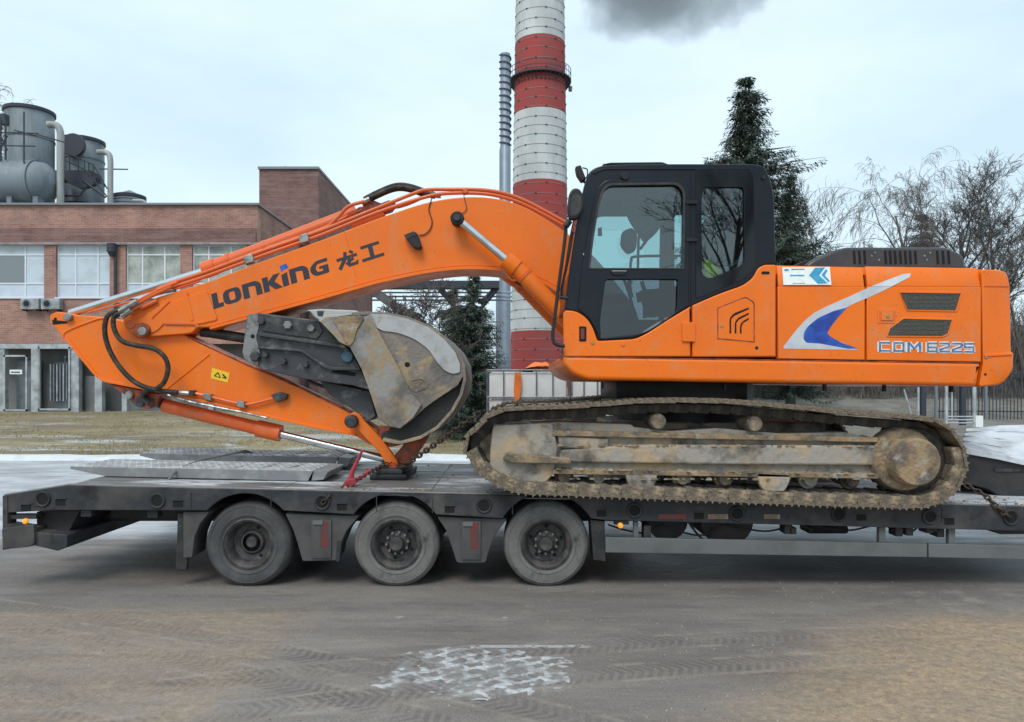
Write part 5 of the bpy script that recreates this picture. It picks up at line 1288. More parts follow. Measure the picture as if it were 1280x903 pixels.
# car body between the tracks and slewing ring
box('car_body', X(760, 7.6), X(1010, 7.6), 7.15, 8.75, zd(2) + .33, Z(532, 6.6), M_frm, EX, .03)
box('x_frame_leg', X(790, 7.2), X(860, 7.2), 7.05, 7.3, zd(2) + .3, Z(545, 6.6), M_frm, EX, .03); box('x_frame_leg', X(950, 7.2), X(1020, 7.2), 7.05, 7.3, zd(2) + .3, Z(545, 6.6), M_frm, EX, .03)
MB().lathe([(.70, Z(536, 7.0)), (.70, Z(478, 7.0)), (.60, Z(470, 7))], (X(855, 7.9), 7.9, 0), 48, 'Z').obj('slewing_ring', M_dk, EX, True)
box('ring_guard', X(770, 7.3), X(935, 7.3), 7.3, 8.6, Z(500, 7.3), Z(470, 7.3), M_dk, EX, .02)
# ---------------------------------------------------------------- upper structure
BY = 6.62; BF = 9.28
core = slab('house_core', [(716, 446), (730, 405), (760, 440), (850, 400), (950, 345), (975, 338), (1220, 342), (1218, 452), (1216, 468), (725, 462)], BY + .13, BF - .13, M_void, EX)
slab('lower_skirt', [(704, 445), (1226, 453.5), (1224, 470), (1222, 483, 3), (735, 475, 6), (716, 468, 8), (704, 455, 5)], BY, BF, M_or, EX, .035, 2, bres=4)
def counterweight():
    pts = rnd([(X(a, BY), Z(b, BY)) + ((q[0] / FPX * BY,) if q else ()) for a, b, *q in [(1227, 336, 6), (1255, 337.5, 8), (1262, 342, 6), (1266, 356, 4), (1267.5, 440, 2), (1271, 442, 2), (1270, 463, 6), (1256, 481, 10), (1224, 484, 3), (1229, 456, 2)]], 0)
    xr = max(p[0] for p in pts); xl = min(p[0] for p in pts); zc = sum(p[1] for p in pts) / len(pts); n = len(pts)
    lay = [(BY, .045, .012), (BY + .008, .028, .004), (BY + .03, .010, 0), (BY + .07, .0, 0), (BY + .2, -.03, 0), (BY + .6, -.16, -.01), (7.95, -.24, -.02), (BF - .6, -.16, -.01), (BF - .2, -.03, 0), (BF - .07, .0, 0), (BF - .03, .01, 0), (BF, .045, .012)]
    V = []; F = []
    for (y, ins, iz) in lay:
        for (x, z) in pts:
            k = max(0, min(1, (x - xl) / (xr - xl))) ** 1.5
            V.append((x - ins * k, y, z - math.copysign(iz, z - zc) * min(1, abs(z - zc) / .3)))
    for i in range(len(lay) - 1):
        for j in range(n):
            F.append((i * n + j, i * n + (j + 1) % n, (i + 1) * n + (j + 1) % n, (i + 1) * n + j))
    F += [tuple(range(n)), tuple((len(lay) - 1) * n + j for j in range(n))[::-1]]
    return MB().add(V, F).obj('counterweight', M_or, EX, True)
counterweight()
slab('counterweight_crease', [(1231, 357.3), (1262, 357.3), (1262, 358.6), (1231, 358.3)], BY - .006, BY - .001, M_orf, EX)
slab('counterweight_ledge', [(1231, 443), (1266, 441, 3), (1266, 444), (1231, 446)], BY - .012, BY + .01, M_or, EX, .004)
disc('tie_bolt', 1233, 446.5, 2.3, BY - .008, BY, M_steel, EX, 12); disc('tie_bolt', 1232, 468, 1.6, BY - .006, BY, M_dk, EX, 10)
GAP = BY + .012
# cab base panel (orange) with the curve of the cab above
slab('cab_base_panel', [(705, 446, 2), (704, 392, 3), (707, 388, 3), (720, 389, 6), (733, 397, 8), (741, 409, 6), (747, 426.5, 3), (795, 424, 8), (812, 415, 6), (838, 398, 3), (863.5, 383, 1), (863.5, 446)], BY, BY + .06, M_or, EX, .012, 0, bres=3)
slab('side_door', [(865.5, 382, 1), (900, 367, 12), (929, 357, 8), (941, 348, 5), (948, 335, 4), (956, 331, 3), (970, 331, 2), (970, 446.6, 1), (865.5, 446.4)], BY, BY + .06, M_or, EX, .012, 0, bres=3)
# engine doors: lower field vertical, top field leaning in
def door(name, a, b, y0, y1, r=2):
    d = slab(name, [(a, 358), (b, 358 + (b - a) * .004), (b, y1), (a, y0)], BY, BY + .06, M_or, EX, .008, 0, bres=2)
    v = [P(a + .6, 357.6, BY), P(b - .6, 358.4, BY), P(b - .6, 335.2, BY), P(a + .6, 331.8 + (a > 1000) * 1.2, BY)]
    w_ = [Vector(v[0]), Vector(v[1]), v[2] + Vector((0, .04, .0)), v[3] + Vector((0, .04, .0))]
    s = BY + .04
    w_[2].z = Z(335.2, s); w_[3].z = Z(331.8 + (a > 1000) * 1.2, s)
    w_[2].x = v[2].x; w_[3].x = v[3].x
    w_[0].y = w_[1].y = BY + .002
    o = MB().add(w_ + [p + Vector((0, .05, -.01)) for p in w_], [(0, 1, 2, 3), (7, 6, 5, 4), (0, 4, 5, 1), (1, 5, 6, 2), (2, 6, 7, 3), (3, 7, 4, 0)]).obj('door_top_field', M_or, d, bevel=.006)
    return d
d1 = door('pump_door', 972.5, 1081.3, 448.5, 450.3)
d2 = door('engine_door', 1083.7, 1226.5, 450.3, 452.6)
slab('hood_top', [(958, 332), (1226, 337), (1226, 345), (958, 343)], BY + .043, BF - .043, M_or, EX, .003)
# louvred openings in the engine door
for pts, inner in (([(1126, 366), (1201, 367), (1195, 388.5), (1135, 387.5), (1133, 384)], None), ([(1130, 399), (1190, 400.5), (1185, 417, 4), (1178, 420.5, 4), (1110, 420), (1113, 411)], None)):
    f = [(p[0], p[1]) for p in pts]
    cx = sum(p[0] for p in f) / len(f); cy = sum(p[1] for p in f) / len(f)
    big = [(cx + (p[0] - cx) * 1.05, cy + (p[1] - cy) * 1.16) for p in f]
    ft_ = slab('vent_surround', big, BY - .008, BY + .001, M_or, d2, .004, 2, holes=[(f, 1)])
    slab('vent_mesh', f, BY - .0025, BY - .0005, M_mesh, ft_)
    for k in range(4):
        yy = min(p[1] for p in f) + 2 + k * 5.2
        slab('louvre', [(max(1113, min(p[0] for p in f)) + 9 - k * .2, yy), (max(p[0] for p in f) - 8, yy), (max(p[0] for p in f) - 8, yy + 1.3), (max(1113, min(p[0] for p in f)) + 9 - k * .2, yy + 1.3)], BY - .005, BY - .003, M_mesh, ft_)
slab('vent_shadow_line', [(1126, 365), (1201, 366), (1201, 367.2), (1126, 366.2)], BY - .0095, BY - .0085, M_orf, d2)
# paddle latch
lt = slab('latch_plate', [(1097, 386, 1), (1124, 386.5, 1), (1124, 404.5, 1), (1097, 404, 1)], BY - .005, BY, M_or, d2, .002)
slab('latch_cup', [(1099.5, 389), (1119.5, 389), (1119.5, 401.5), (1099.5, 401.5)], BY - .0075, BY - .0052, M_orf, lt)
slab('latch_handle', [(1102, 390), (1116, 390), (1116, 400.5), (1102, 400.5)], BY - .014, BY - .0077, M_or, lt, .002)
disc('key_barrel', 1110.5, 395.5, 2.6, BY - .02, BY - .0145, M_brass, lt, 14)
# side door service flap with three ribs
fl = slab('service_flap', [(898, 386), (932, 372.5, 3), (942, 379, 3), (942, 427), (898, 423)], BY - .005, BY, M_or, EX, .0015, 0)
slab('flap_gap', [(896.6, 385), (932, 371, 3), (943.4, 378, 3), (943.4, 428.4), (896.6, 424.3)], BY - .0022, BY - .0002, M_ordk, EX, 0, 0, holes=[[(898, 386), (932, 372.5, 3), (942, 379, 3), (942, 427), (898, 423)]])
for k, (x0, x1, x2, y1, y2) in enumerate(((912, 936, 0, 397, 384.5), (918.5, 936, 0, 402, 391), (925, 936, 0, 406, 397.5))):
    slab('flap_slot', [(x0, 417), (x0, y1 + 1, 3), (x0 + 5 - k, y1 - 5 + k * .5, 3), (x1, y2), (x1, y2 + 2.2), (x0 + 6 - k, y1 - 2.2), (x0 + 2, y1 + 2), (x0 + 2, 417)], BY - .0075, BY - .0052, M_void, fl)
disc('flap_lock', 902.5, 408, 2, BY - .010, BY - .0055, M_brass, fl, 12)
disc('rubber_plug', 946, 435, 2.2, BY - .004, BY, M_dk, EX, 12)
slab('door_hinge', [(853, 403, 1), (869, 403, 1), (869, 427.5, 1), (853, 427, 1)], BY - .02, BY - .001, M_or, EX, .004)
slab('wave_trim', [(946, 338), (958, 339), (958, 343.5), (944, 342)], BY - .003, BY, M_or, EX) if False else None
slab('vent_slot', [(952, 339.5, 1.5), (962, 339.5, 1.5), (962, 343, 1.5), (952, 343, 1.5)], BY - .003, BY - .0005, M_void, EX)
slab('front_lamp_slot', [(724, 408, 1), (733, 408.5, 1), (733, 427, 1), (724, 427, 1)], BY - .004, BY - .0005, M_void, EX)
slab('lamp_lens', [(726, 411), (730.5, 411), (730.5, 424), (726, 424)], BY - .007, BY - .0042, mat('dull_red_lens', (.16, .03, .02), .3), EX)
disc('base_bolt', 741, 428.5, 2.4, BY - .008, BY, M_brass, EX, 12); disc('base_bolt', 779, 430.5, 2.6, BY - .01, BY, M_or, EX, 14)
for (a, b) in ((712, 716), (757, 761)): pass
slab('skirt_gap', [(706, 446.0), (1226, 453.2), (1226, 454.4), (706, 447.6)], BY + .004, BY + .03, M_ordk, EX)
slab('front_edge', [(703, 440), (706, 440), (706, 448), (703, 448)], BY + .02, BY + .3, M_ordk, EX)
for px in (752, 905, 1030, 1105, 1189): boxpx('drain_stub', px, px + 3, 478 + (px - 750) * .01, 486 + (px - 750) * .01, BY + .25, BY + .29, M_dk, EX)

# engine hood grille on top
HY = 7.25
hd = slab('engine_cowl', [(1008, 331), (1016, 325, 4), (1042, 313, 3), (1058, 309, 4), (1184, 309, 4), (1203, 318, 4), (1207, 326, 2), (1206, 337), (1008, 337)], HY, 8.75, mat('grey_black_cowl_plastic', (.032, .034, .04), .32, col2=(.05, .05, .055), scale=5), EX, .03, 0, bres=3)
slab('cowl_lower_step', [(1000, 328, 2), (1042, 317), (1042, 336), (1000, 336)], HY + .12, 8.6, M_dk, hd, .01)
for a, b in ((1066, 3), (1072.5, 3), (1079, 3), (1105, 3), (1111, 3), (1117.2, 3), (1123.6, 3), (1130, 3), (1136, 3), (1142.5, 3), (1170, 3), (1177, 3), (1184, 3)):
    slab('cowl_slot', [(a, 313.5), (a + b, 313.5), (a + b + 1.2, 330), (a + 1.2, 331)], HY - .003, HY - .0005, M_void, hd)
for a, b in ((1090, 320), (1099, 325), (1094, 316), (1156, 320), (1163, 316), (1159, 325)): disc('cowl_bolt', a, b, 1.2, HY - .006, HY, M_steel, hd, 8)
tube('hand_rail', smooth_path([P(1010, 332, HY - .3), P(1010, 324, HY - .3), P(1020, 322, HY - .25), P(1040, 322, HY - .2), P(1042, 331, HY - .2)], 3), .012, M_dk, EX, 6) if False else None

# decals
slab('sticker', [(977, 334.5), (1037.6, 334), (1039, 356.5), (979, 357)], BY - .0045, BY - .003, M_white, d1) if False else None
stk = MB().add([P(977.5, 334.4, BY + .055), P(1037, 334, BY + .055), P(1039, 356.4, BY - .004), P(979, 356.6, BY - .004)], [(0, 1, 2, 3)])
def on_sticker(u, v, d=0.0):
    a = P(977.5, 334.4, BY + .030); b = P(1037, 334, BY + .030); c = P(1039, 356.4, BY - .006); e = P(979, 356.6, BY - .006)
    q = (a.lerp(b, u)).lerp(e.lerp(c, u), v); return q + Vector((0, -1, .3)).normalized() * d
def stick(name, pts, m, parent, d):
    vs_ = [on_sticker(u, v, d) for u, v in pts] + [on_sticker(u, v, d - .0012) for u, v in pts]; n = len(pts)
    f = [tuple(range(n)), tuple(range(2 * n - 1, n - 1, -1))] + [(i, i + n, (i + 1) % n + n, (i + 1) % n) for i in range(n)]
    return MB().add(vs_, f).obj(name, m, parent)
sk = stick('sticker', [(0, 0), (1, 0), (1, 1), (0, 1)], M_white, d1, .004)
stick('chevron', [(.55, .47), (.69, .05), (.90, .03), (.76, .47), (.93, .93), (.72, .95)], M_cyan, sk, .0056)
stick('chevron', [(.81, .47), (.91, .14), (.95, .20), (.88, .47), (.97, .78), (.95, .88)], M_cyan, sk, .0056)
stick('emblem', [(.03, .16), (.07, .10), (.14, .13), (.13, .22), (.05, .23)], M_cyan, sk, .0056)
rgs = random.Random(1)
for (v0, v1, u0, u1, mm) in ((.10, .16, .19, .46, M_white), (.44, .52, .15, .45, M_cyan), (.90, .93, .2, .45, M_cage)):
    stick('small_print', [(u0, v0), (u1, v0), (u1, v1), (u0, v1)], M_cage if mm is M_white else mm, sk, .0056)

# stroke letters -------------------------------------------------------------
def letters(name, glyphs, Y, m, parent, dpx, upx, org, th=.0015, bev=0):
    """glyphs: list of loops in unit space (x along, y up); org/dpx/upx in pixels; placed on plane Y"""
    obs = []
    for loops in glyphs:
        L_ = []
        for lp in loops:
            L_.append([(X(org[0] + dpx[0] * u + upx[0] * v, Y), Z(org[1] + dpx[1] * u + upx[1] * v, Y)) for u, v in lp])
        o = mobj(name, slab_w(L_, Y - th, Y, bev), m, parent); obs.append(o)
    return obs
def sh(loop, dx): return [(p[0] + dx,) + tuple(p[1:]) for p in loop]
def R_(loop, r=0): return rnd(loop, r, 4)
BLY = 7.72                                   # near face of the boom
Hh = 19.5
d_ = (0.952 * Hh, -0.307 * Hh); u_ = (-0.19 * Hh, -0.965 * Hh)
Lg = [[(0, 0), (0, 1), (.38, 1), (.38, .27), (.72, .27), (.66, 0)]]
Og = [R_([(0, 0), (0, .96), (1.2, .96), (1.2, 0)], .42), R_([(.40, .2), (.40, .76), (.80, .76), (.80, .2)], .16)]
Ng = [R_([(0, 0, 0), (0, .96, 0), (.95, .96, .3), (1.25, .70, .3), (1.25, 0, 0), (.86, 0, 0), (.86, .66, .12), (.40, .70, .02), (.40, 0, 0)])]
Kg = [[(0, 0), (0, .96), (.38, .96), (.38, .62), (.76, .96), (1.22, .96), (.78, .52), (1.25, 0), (.76, 0), (.38, .40), (.38, 0)]]
Ig = [[(0, 0), (0, .78), (.40, .86), (.40, 0)]]
Gg = [R_([(1.2, .96, 0), (.40, .96, .4), (0, .62, .2), (0, .3, .2), (.28, 0, .2), (1.2, 0, .1), (1.2, .55, 0), (.60, .55, 0), (.60, .38, 0), (.82, .38, 0), (.82, .22, .02), (.5, .22, .1), (.38, .34, .1), (.38, .6, .1), (.52, .74, .1), (1.2, .74, 0)])]
xs_ = (0, .72, 2.04, 3.40, 4.68, 5.22, 6.58)
# ---------------------------------------------------------------- boom
BM0, BM1 = BLY, 8.18
boom = slab('boom', [(166, 417, 4), (156, 411, 4), (153, 398, 4), (163, 388, 4), (196, 372, 3), (258, 353, 5), (330, 326), (400, 301), (470, 274), (530, 253.5, 20), (570, 246.5, 20), (612, 246, 20), (652, 256, 20), (700, 284, 30), (745, 322, 20), (795, 385, 10), (802, 420, 8), (770, 432, 8), (737, 402, 20), (703, 362, 20), (660, 341, 20), (620, 333.5, 20), (575, 332.5, 20), (530, 338, 20), (470, 351), (400, 371), (330, 390), (262, 409, 4), (246, 409.5, 2), (240, 416.5, 4), (225, 418, 2), (185, 421, 4)],
             BM0, BM1, M_or, EX, .010, 0, bres=2)
slab('boom_flange', [(262, 409), (330, 390), (400, 371), (470, 351), (530, 338, 20), (575, 332.5, 20), (620, 333.5, 20), (660, 341, 20), (703, 362, 20), (737, 402, 20), (733, 404, 20), (699, 365.5, 20), (659, 344.5, 20), (619, 337.5, 20), (575, 336.5, 20), (530, 342, 20), (470, 355), (400, 375), (330, 394), (262, 412)], BM0 - .02, BM1 + .02, M_or, boom, .003)
slab('nose_plate', [(180, 396, 6), (196, 384), (258, 363, 4), (272, 400, 4), (250, 405, 3), (226, 404.5, 4), (205, 404, 3), (196, 414, 5), (180, 419, 5), (164, 414, 5), (160, 400, 6)], BM0 - .014, BM0 - .001, M_or, boom, .004)
slab('nose_rib', [(205, 403), (246, 404, 3), (249, 408), (246, 409), (243, 406, 2), (205, 405.5)], BM0 - .02, BM0 - .0145, M_orf, boom)
slab('side_rib', [(228, 366), (233, 364), (242, 400), (238, 402)], BM0 - .02, BM0 - .0145, M_or, boom, .002)
tpx('weld_seam', [(190, 398), (212, 377)], .010, BM0 - .014, M_orf, boom, 6)
tpx('weld_seam', [(430, 290), (434, 300), (445, 347)], .0035, BM0 + .001, M_orf, boom, 5)
disc('pin_boss', 176, 413, 10, BM0 - .06, BM0 - .001, M_ordk, boom); disc('pin_end', 177, 414.5, 5.5, BM0 - .085, BM0 - .06, M_steel, boom)
disc('pin_boss', 163, 405, 6, BM0 - .03, BM0, M_orf, boom)
# logo on the boom
org = (267.5, 386.8)
lst = []
for gl_, dx_ in zip((Lg, Og, Ng, Kg, Ig, Ng, Gg), xs_):
    letters('logo_letter', [[sh(l, dx_) for l in gl_]], BLY - .0005, M_ltx, boom, d_, u_, org)
letters('logo_flag', [[[(4.72, .98), (4.66, 1.36), (5.12, 1.42), (5.24, 1.10), (4.9, 1.05)]]], BLY - .0005, M_lblue, boom, d_, u_, org)
def strokes(name, segs, Y, m, parent, dpx, upx, org, w_):
    """thick straight strokes given in unit space, one mesh"""
    mb = MB()
    for i, (a, b, *q) in enumerate(segs):
        a = Vector(a); b = Vector(b); t = (b - a).normalized(); ww = (q[0] if q else w_) / 2; nn_ = Vector((-t.y, t.x)) * ww
        sk_ = .0012 + .0002 * i
        pts = [a - nn_, b - nn_, b + nn_, a + nn_]
        v = []
        for yy in (Y - sk_, Y):
            for p in pts: v.append((X(org[0] + dpx[0] * p.x + upx[0] * p.y, Y), yy, Z(org[1] + dpx[1] * p.x + upx[1] * p.y, Y)))
        mb.add(v, [(0, 1, 2, 3), (7, 6, 5, 4), (0, 4, 5, 1), (1, 5, 6, 2), (2, 6, 7, 3), (3, 7, 4, 0)])
    return mb.obj(name, m, parent)
dU = (0.952 * 19, -0.307 * 19); uU = (-0.25 * 19, -0.96 * 19)
strokes('logo_letter', [((.05, .66), (1.45, .66), .2), ((.72, 1.05), (.62, .60), .22), ((.66, .66), (.12, .02), .24), ((.88, .64), (.80, .14), .22), ((.72, .12), (1.40, .12), .2), ((1.36, .14), (1.38, .30), .14), ((1.18, .50), (.60, .24), .17), ((1.0, 1.02), (1.22, .84), .18)], BLY - .0005, M_ltx, boom, dU, uU, (423, 338.5), .2)
strokes('logo_letter', [((.08, .93), (1.36, .93), .2), ((.72, .93), (.72, .10), .30), ((0, .09), (1.50, .09), .2)], BLY - .0005, M_ltx, boom, dU, uU, (453.5, 328), .2)
# steel pipes running along the top of the boom
def pipe_line(name, pts, r, Y, m, parent=boom, sm=5): return tpx(name, pts, r, Y, m, parent, 8, sm)
PY = BM0 + .03
pipe_line('boom_pipe', [(196, 362), (215, 354), (258, 340), (330, 313.5), (400, 289), (470, 261), (520, 241), (535, 237.5), (560, 237), (600, 237.5), (630, 242), (660, 253), (708, 279)], .020, PY, M_orf)
pipe_line('boom_pipe', [(196, 367), (217, 359), (258, 345.5), (330, 319), (400, 294.5), (470, 266.5), (530, 247), (560, 242), (600, 242), (630, 247), (660, 258), (708, 284)], .020, PY, M_orf)
pipe_line('boom_pipe', [(222, 352), (260, 339), (330, 312), (400, 287.5), (455, 262), (500, 258), (540, 241)], .022, PY + .14, M_orf)
pipe_line('boom_pipe', [(225, 356), (262, 343), (330, 316)], .018, PY + .25, M_or)
for a, b in ((310, 325.5), (379, 299.5)): 
    c = slab('pipe_clamp', [(a - 6, b - 4.5), (a + 4, b - 8.5), (a + 7, b - 2), (a + 6, b + 2), (a - 4, b + 5)], PY - .05, PY + .04, M_steel, boom, .006)
slab('pipe_clamp', [(578, 236), (584, 235), (585, 241), (579, 242)], PY - .05, PY + .04, M_orf, boom, .006)
tpx('worn_strip', [(186, 369), (220, 363)], .018, BM0 + .02, M_steel, boom, 5)
# arm cylinder on top of the boom
AY = 7.95
arm = slab('cylinder_lug', [(436, 292), (446, 268, 4), (458, 262, 4), (476, 262, 4), (484, 272)], AY - .12, AY + .12, M_orf, boom, .01)
tpx('arm_cylinder_rod', [(88, 392), (258, 338.5)], .042, AY, M_chrome, EX, 16)
acl = tpx('arm_cylinder_barrel', [(256, 338), (330, 311), (440, 268.5)], .078, AY, M_orf, EX, 20)
tpx('cylinder_gland', [(255, 338.5), (270, 333)], .090, AY, M_orf, acl, 20)
tpx('cylinder_gland', [(436, 270), (446, 266)], .088, AY, M_orf, acl, 18)
for a in ((285, 327), (330, 311)): tpx('cylinder_band', [a, (a[0] + 4, a[1] - 1.5)], .084, AY, M_orf, acl, 18)
disc('cylinder_eye', 452, 267, 9, AY - .08, AY + .08, M_ordk, EX)
tpx('guard_rod', [(110, 391), (200, 368), (250, 352)], .010, AY - .10, M_orf, EX, 6)
# hose hump above the boom
for k, (dy, dz) in enumerate(((0, 0), (.10, -3), (.05, 2.5))):
    tpx('boom_hose', [(455, 252 + dz), (466, 246 + dz), (486, 237 + dz), (500, 234 + dz), (514, 236 + dz), (526, 240 + dz), (544, 245 + dz * .5)], .024, 7.82 + dy, M_hose, boom, 8, 4)
tpx('hose_fitting', [(452, 254), (462, 249)], .03, 7.82, M_steel, boom, 8); tpx('hose_fitting', [(540, 244), (551, 245)], .028, 7.78, M_steel, boom, 8)
slab('valve_block', [(452, 264), (454, 253), (466, 250), (476, 254), (486, 250), (494, 254), (488, 262), (470, 268)], 7.85, 8.0, M_ordk, boom, .01)
tpx('boom_pipe', [(412, 282), (424, 270), (436, 258), (456, 252)], .02, 7.8, M_orf, boom, 8, 3)
# small lamp box on the boom side and its cable
wl_ = slab('work_lamp', [(504.5, 294), (517, 289, 2), (521.5, 292), (527, 308, 1), (524, 311), (516, 309)], BM0 - .11, BM0 - .002, M_dk, boom, .01)
slab('lamp_lens', [(505, 294), (517, 289), (519, 294), (509, 299)], BM0 - .115, BM0 - .1105, M_rub, wl_)
tpx('lamp_cable', [(524, 294), (531, 293), (538, 286), (540, 276), (536, 262), (540, 248)], .006, BM0 - .012, M_rub, boom, 6, 5)
tpx('lamp_cable', [(578, 238), (581, 250), (583, 262), (576, 268)], .004, BM0 - .012, M_rub, boom, 6, 5)
# boom cylinders (one each side)
for Yc in (7.56, 8.34):
    k = 1 if Yc < 8 else 0
    Yr = 7.56
    def pc(a, b): return Vector((X(a, Yr), Yc, Z(b, Yr)))
    rod = tube('boom_cylinder_rod', [pc(572, 274), pc(640, 331)], .040, M_chrome, EX, 16)
    bar = tube('boom_cylinder_barrel', [pc(633, 326), pc(648, 338), pc(750, 442)], .087, M_or, EX, 20)
    tube('cylinder_gland', [pc(632, 325), pc(646, 336)], .10, M_or, bar, 20)
    tube('cylinder_band', [pc(654, 344), pc(657, 347)], .093, M_orf, bar, 20)
    MB().lathe([(0, Yc - .07), (.062, Yc - .07), (.07, Yc - .06), (.07, Yc + .07), (0, Yc + .07)], (X(572, Yr), 0, Z(274.5, Yr)), 24).obj('rod_eye', M_dk, rod, True)
    MB().lathe([(0, Yc - .10), (.035, Yc - .10), (.04, Yc - .07), (0, Yc - .07)], (X(572, Yr), 0, Z(274.5, Yr)), 16).obj('pin_end', M_dksteel, rod, True)
    if k:
        tube('cylinder_pipe', smooth_path([pc(631, 338), pc(640, 350), pc(655, 355), pc(690, 392), pc(735, 438)], 4), .014, M_orf, bar, 7)
        tube('cylinder_pipe', smooth_path([pc(634, 344), pc(650, 356), pc(662, 358)], 4), .012, M_dk, bar, 6)
MB().lathe([(0, 7.5), (.04, 7.5), (.04, 8.4), (0, 8.4)], (X(572, 7.56), 0, Z(274.5, 7.56)), 16).obj('cross_pin', M_dksteel, EX, True)
# ---------------------------------------------------------------- stick
SY0, SY1 = 7.80, 8.10
stick_o = slab('stick', [(63, 405, 2), (62, 394, 3), (70, 390, 3), (86, 391.5, 4), (97, 394), (136, 397), (160, 403, 3), (190, 406, 4), (222, 415, 4), (258, 432), (310, 457), (370, 483), (430, 512), (455, 527, 6), (480, 543, 8), (486, 554, 6), (478, 562, 6), (462, 556, 6), (445, 545.5, 4), (400, 537), (350, 526), (260, 504.5), (200, 491.5), (128, 477.5, 6), (118, 470, 4), (80, 424, 2), (68, 409, 3)], SY0, SY1, M_or, EX, .010, 0, bres=2)
slab('stick_flange', [(80, 424), (118, 470, 6), (128, 477.5, 6), (200, 491.5), (260, 504.5), (350, 526), (400, 537), (445, 545.5), (445, 542.5), (400, 534), (350, 523), (260, 501.5), (200, 488.5), (129, 474.5, 6), (121, 468, 6), (83, 422)], SY0 - .02, SY1 + .02, M_or, stick_o, .003)
tpx('weld_seam', [(79, 423), (80, 417), (90, 411), (122, 399), (134, 398)], .011, SY0 - .002, M_or, stick_o, 6, 3)
tpx('weld_seam', [(205, 489), (262, 443)], .008, SY0 - .002, M_or, stick_o, 6)
tpx('top_lip', [(235, 421), (310, 456), (370, 482), (430, 511), (452, 524)], .014, SY0 + .002, M_ordk, stick_o, 6)
slab('lug_slot', [(65, 400), (84, 402), (84, 404.5), (66, 406)], SY0 - .003, SY0 - .0005, M_void, stick_o)
disc('lug_hole', 69, 399, 2, SY0 - .004, SY0 - .001, M_void, stick_o, 12)
disc('pin_end', 83.5, 396.5, 5, SY0 - .05, SY0 - .001, M_steel, stick_o)
slab('underside_bracket', [(136, 480), (200, 493), (196, 506), (186, 512, 3), (170, 508), (156, 494)], SY0 + .02, SY1 - .02, M_ordk, stick_o, .006)
disc('bracket_pin', 161, 494, 5, SY0 - .01, SY0 + .02, M_steel, stick_o, 16); disc('bracket_pin', 174, 503, 6, SY0 - .01, SY0 + .02, M_dksteel, stick_o, 16)
for a, b in ((266, 505), (262, 503)): pass
wlb = slab('warning_label', [(265, 460), (287, 466.5), (284.5, 478.5), (263.5, 473)], SY0 - .003, SY0 - .0005, M_yel, stick_o)
strokes('label_mark', [((.15, .3), (.35, .75)), ((.35, .75), (.5, .3)), ((.15, .3), (.5, .3)), ((.62, .7), (.85, .45), .12), ((.62, .4), (.85, .4), .10)], SY0 - .0032, M_dk, wlb, (21, 6.3), (1, -12.5), (264.5, 473), .07)
# hoses over the boom nose
HZ = BM0 - .10
for k, pts in enumerate(([(158, 388), (146, 389), (134, 396), (131, 415), (137, 438), (152, 462), (172, 480), (196, 488), (222, 491)],
                         [(160, 391), (150, 392), (142, 398), (143, 412), (152, 426), (170, 432), (192, 436), (206, 447), (210, 462), (205, 478), (195, 487)])):
    tpx('stick_hose', pts, .026, HZ - .03 * k, M_hose, EX, 8, 5)
tpx('hose_fitting', [(150, 390), (160, 384), (172, 377)], .034, HZ, M_steel, EX, 8); tpx('hose_fitting', [(153, 396), (164, 388)], .03, HZ - .03, M_steel, EX, 8)
for pts in ([(172, 377), (200, 362), (222, 353)], [(160, 388), (186, 372), (215, 358)], [(176, 386), (196, 376)]): tpx('nose_pipe', pts, .02, HZ + .07, M_orf, EX, 8)
tpx('hose_fitting', [(212, 490), (238, 492)], .028, SY0 - .05, M_steel, EX, 8); slab('fitting_block', [(236, 488), (242, 488), (242, 495), (236, 495)], SY0 - .08, SY0 - .005, M_dksteel, stick_o, .004)
tpx('stick_pipe', [(240, 491), (258, 495), (300, 505), (320, 504), (345, 497)], .015, SY0 - .04, M_orf, stick_o, 7, 3)
tpx('stick_pipe', [(210, 494), (240, 503), (300, 515), (335, 523)], .012, SY0 - .03, M_steel, stick_o, 7, 2)
for a, b in ((258.5, 496), (300.5, 505.5)): slab('pipe_clamp', [(a - 5, b - 5), (a + 5, b - 3), (a + 5, b + 5), (a - 4, b + 3)], SY0 - .07, SY0 - .002, M_steel, stick_o, .006)
slab('pipe_clamp', [(338, 494), (348, 490), (359, 493), (357, 500), (345, 503)], SY0 - .07, SY0 - .002, M_dksteel, stick_o, .01)
# bucket cylinder below the stick
bcb = tpx('bucket_cylinder_barrel', [(205, 507), (250, 518), (342, 540)], .074, 7.95, M_orf, EX, 20)
tpx('cylinder_gland', [(322, 535.5), (351, 542)], .092, 7.95, M_orf, bcb, 20)
tpx('cylinder_nose', [(178, 498), (206, 507)], .05, 7.95, M_dksteel, bcb, 14)
tpx('bucket_cylinder_rod', [(348, 542), (486, 575)], .042, 7.95, M_chrome, EX, 16)
# hose bundle between the cylinder and the bracket
for k in range(3): tpx('cylinder_hose', [(186, 500 + k * 3), (178, 492 + k * 2), (190, 486), (204, 490)], .02, 7.78 - .02 * k, M_rub, EX, 7, 4)
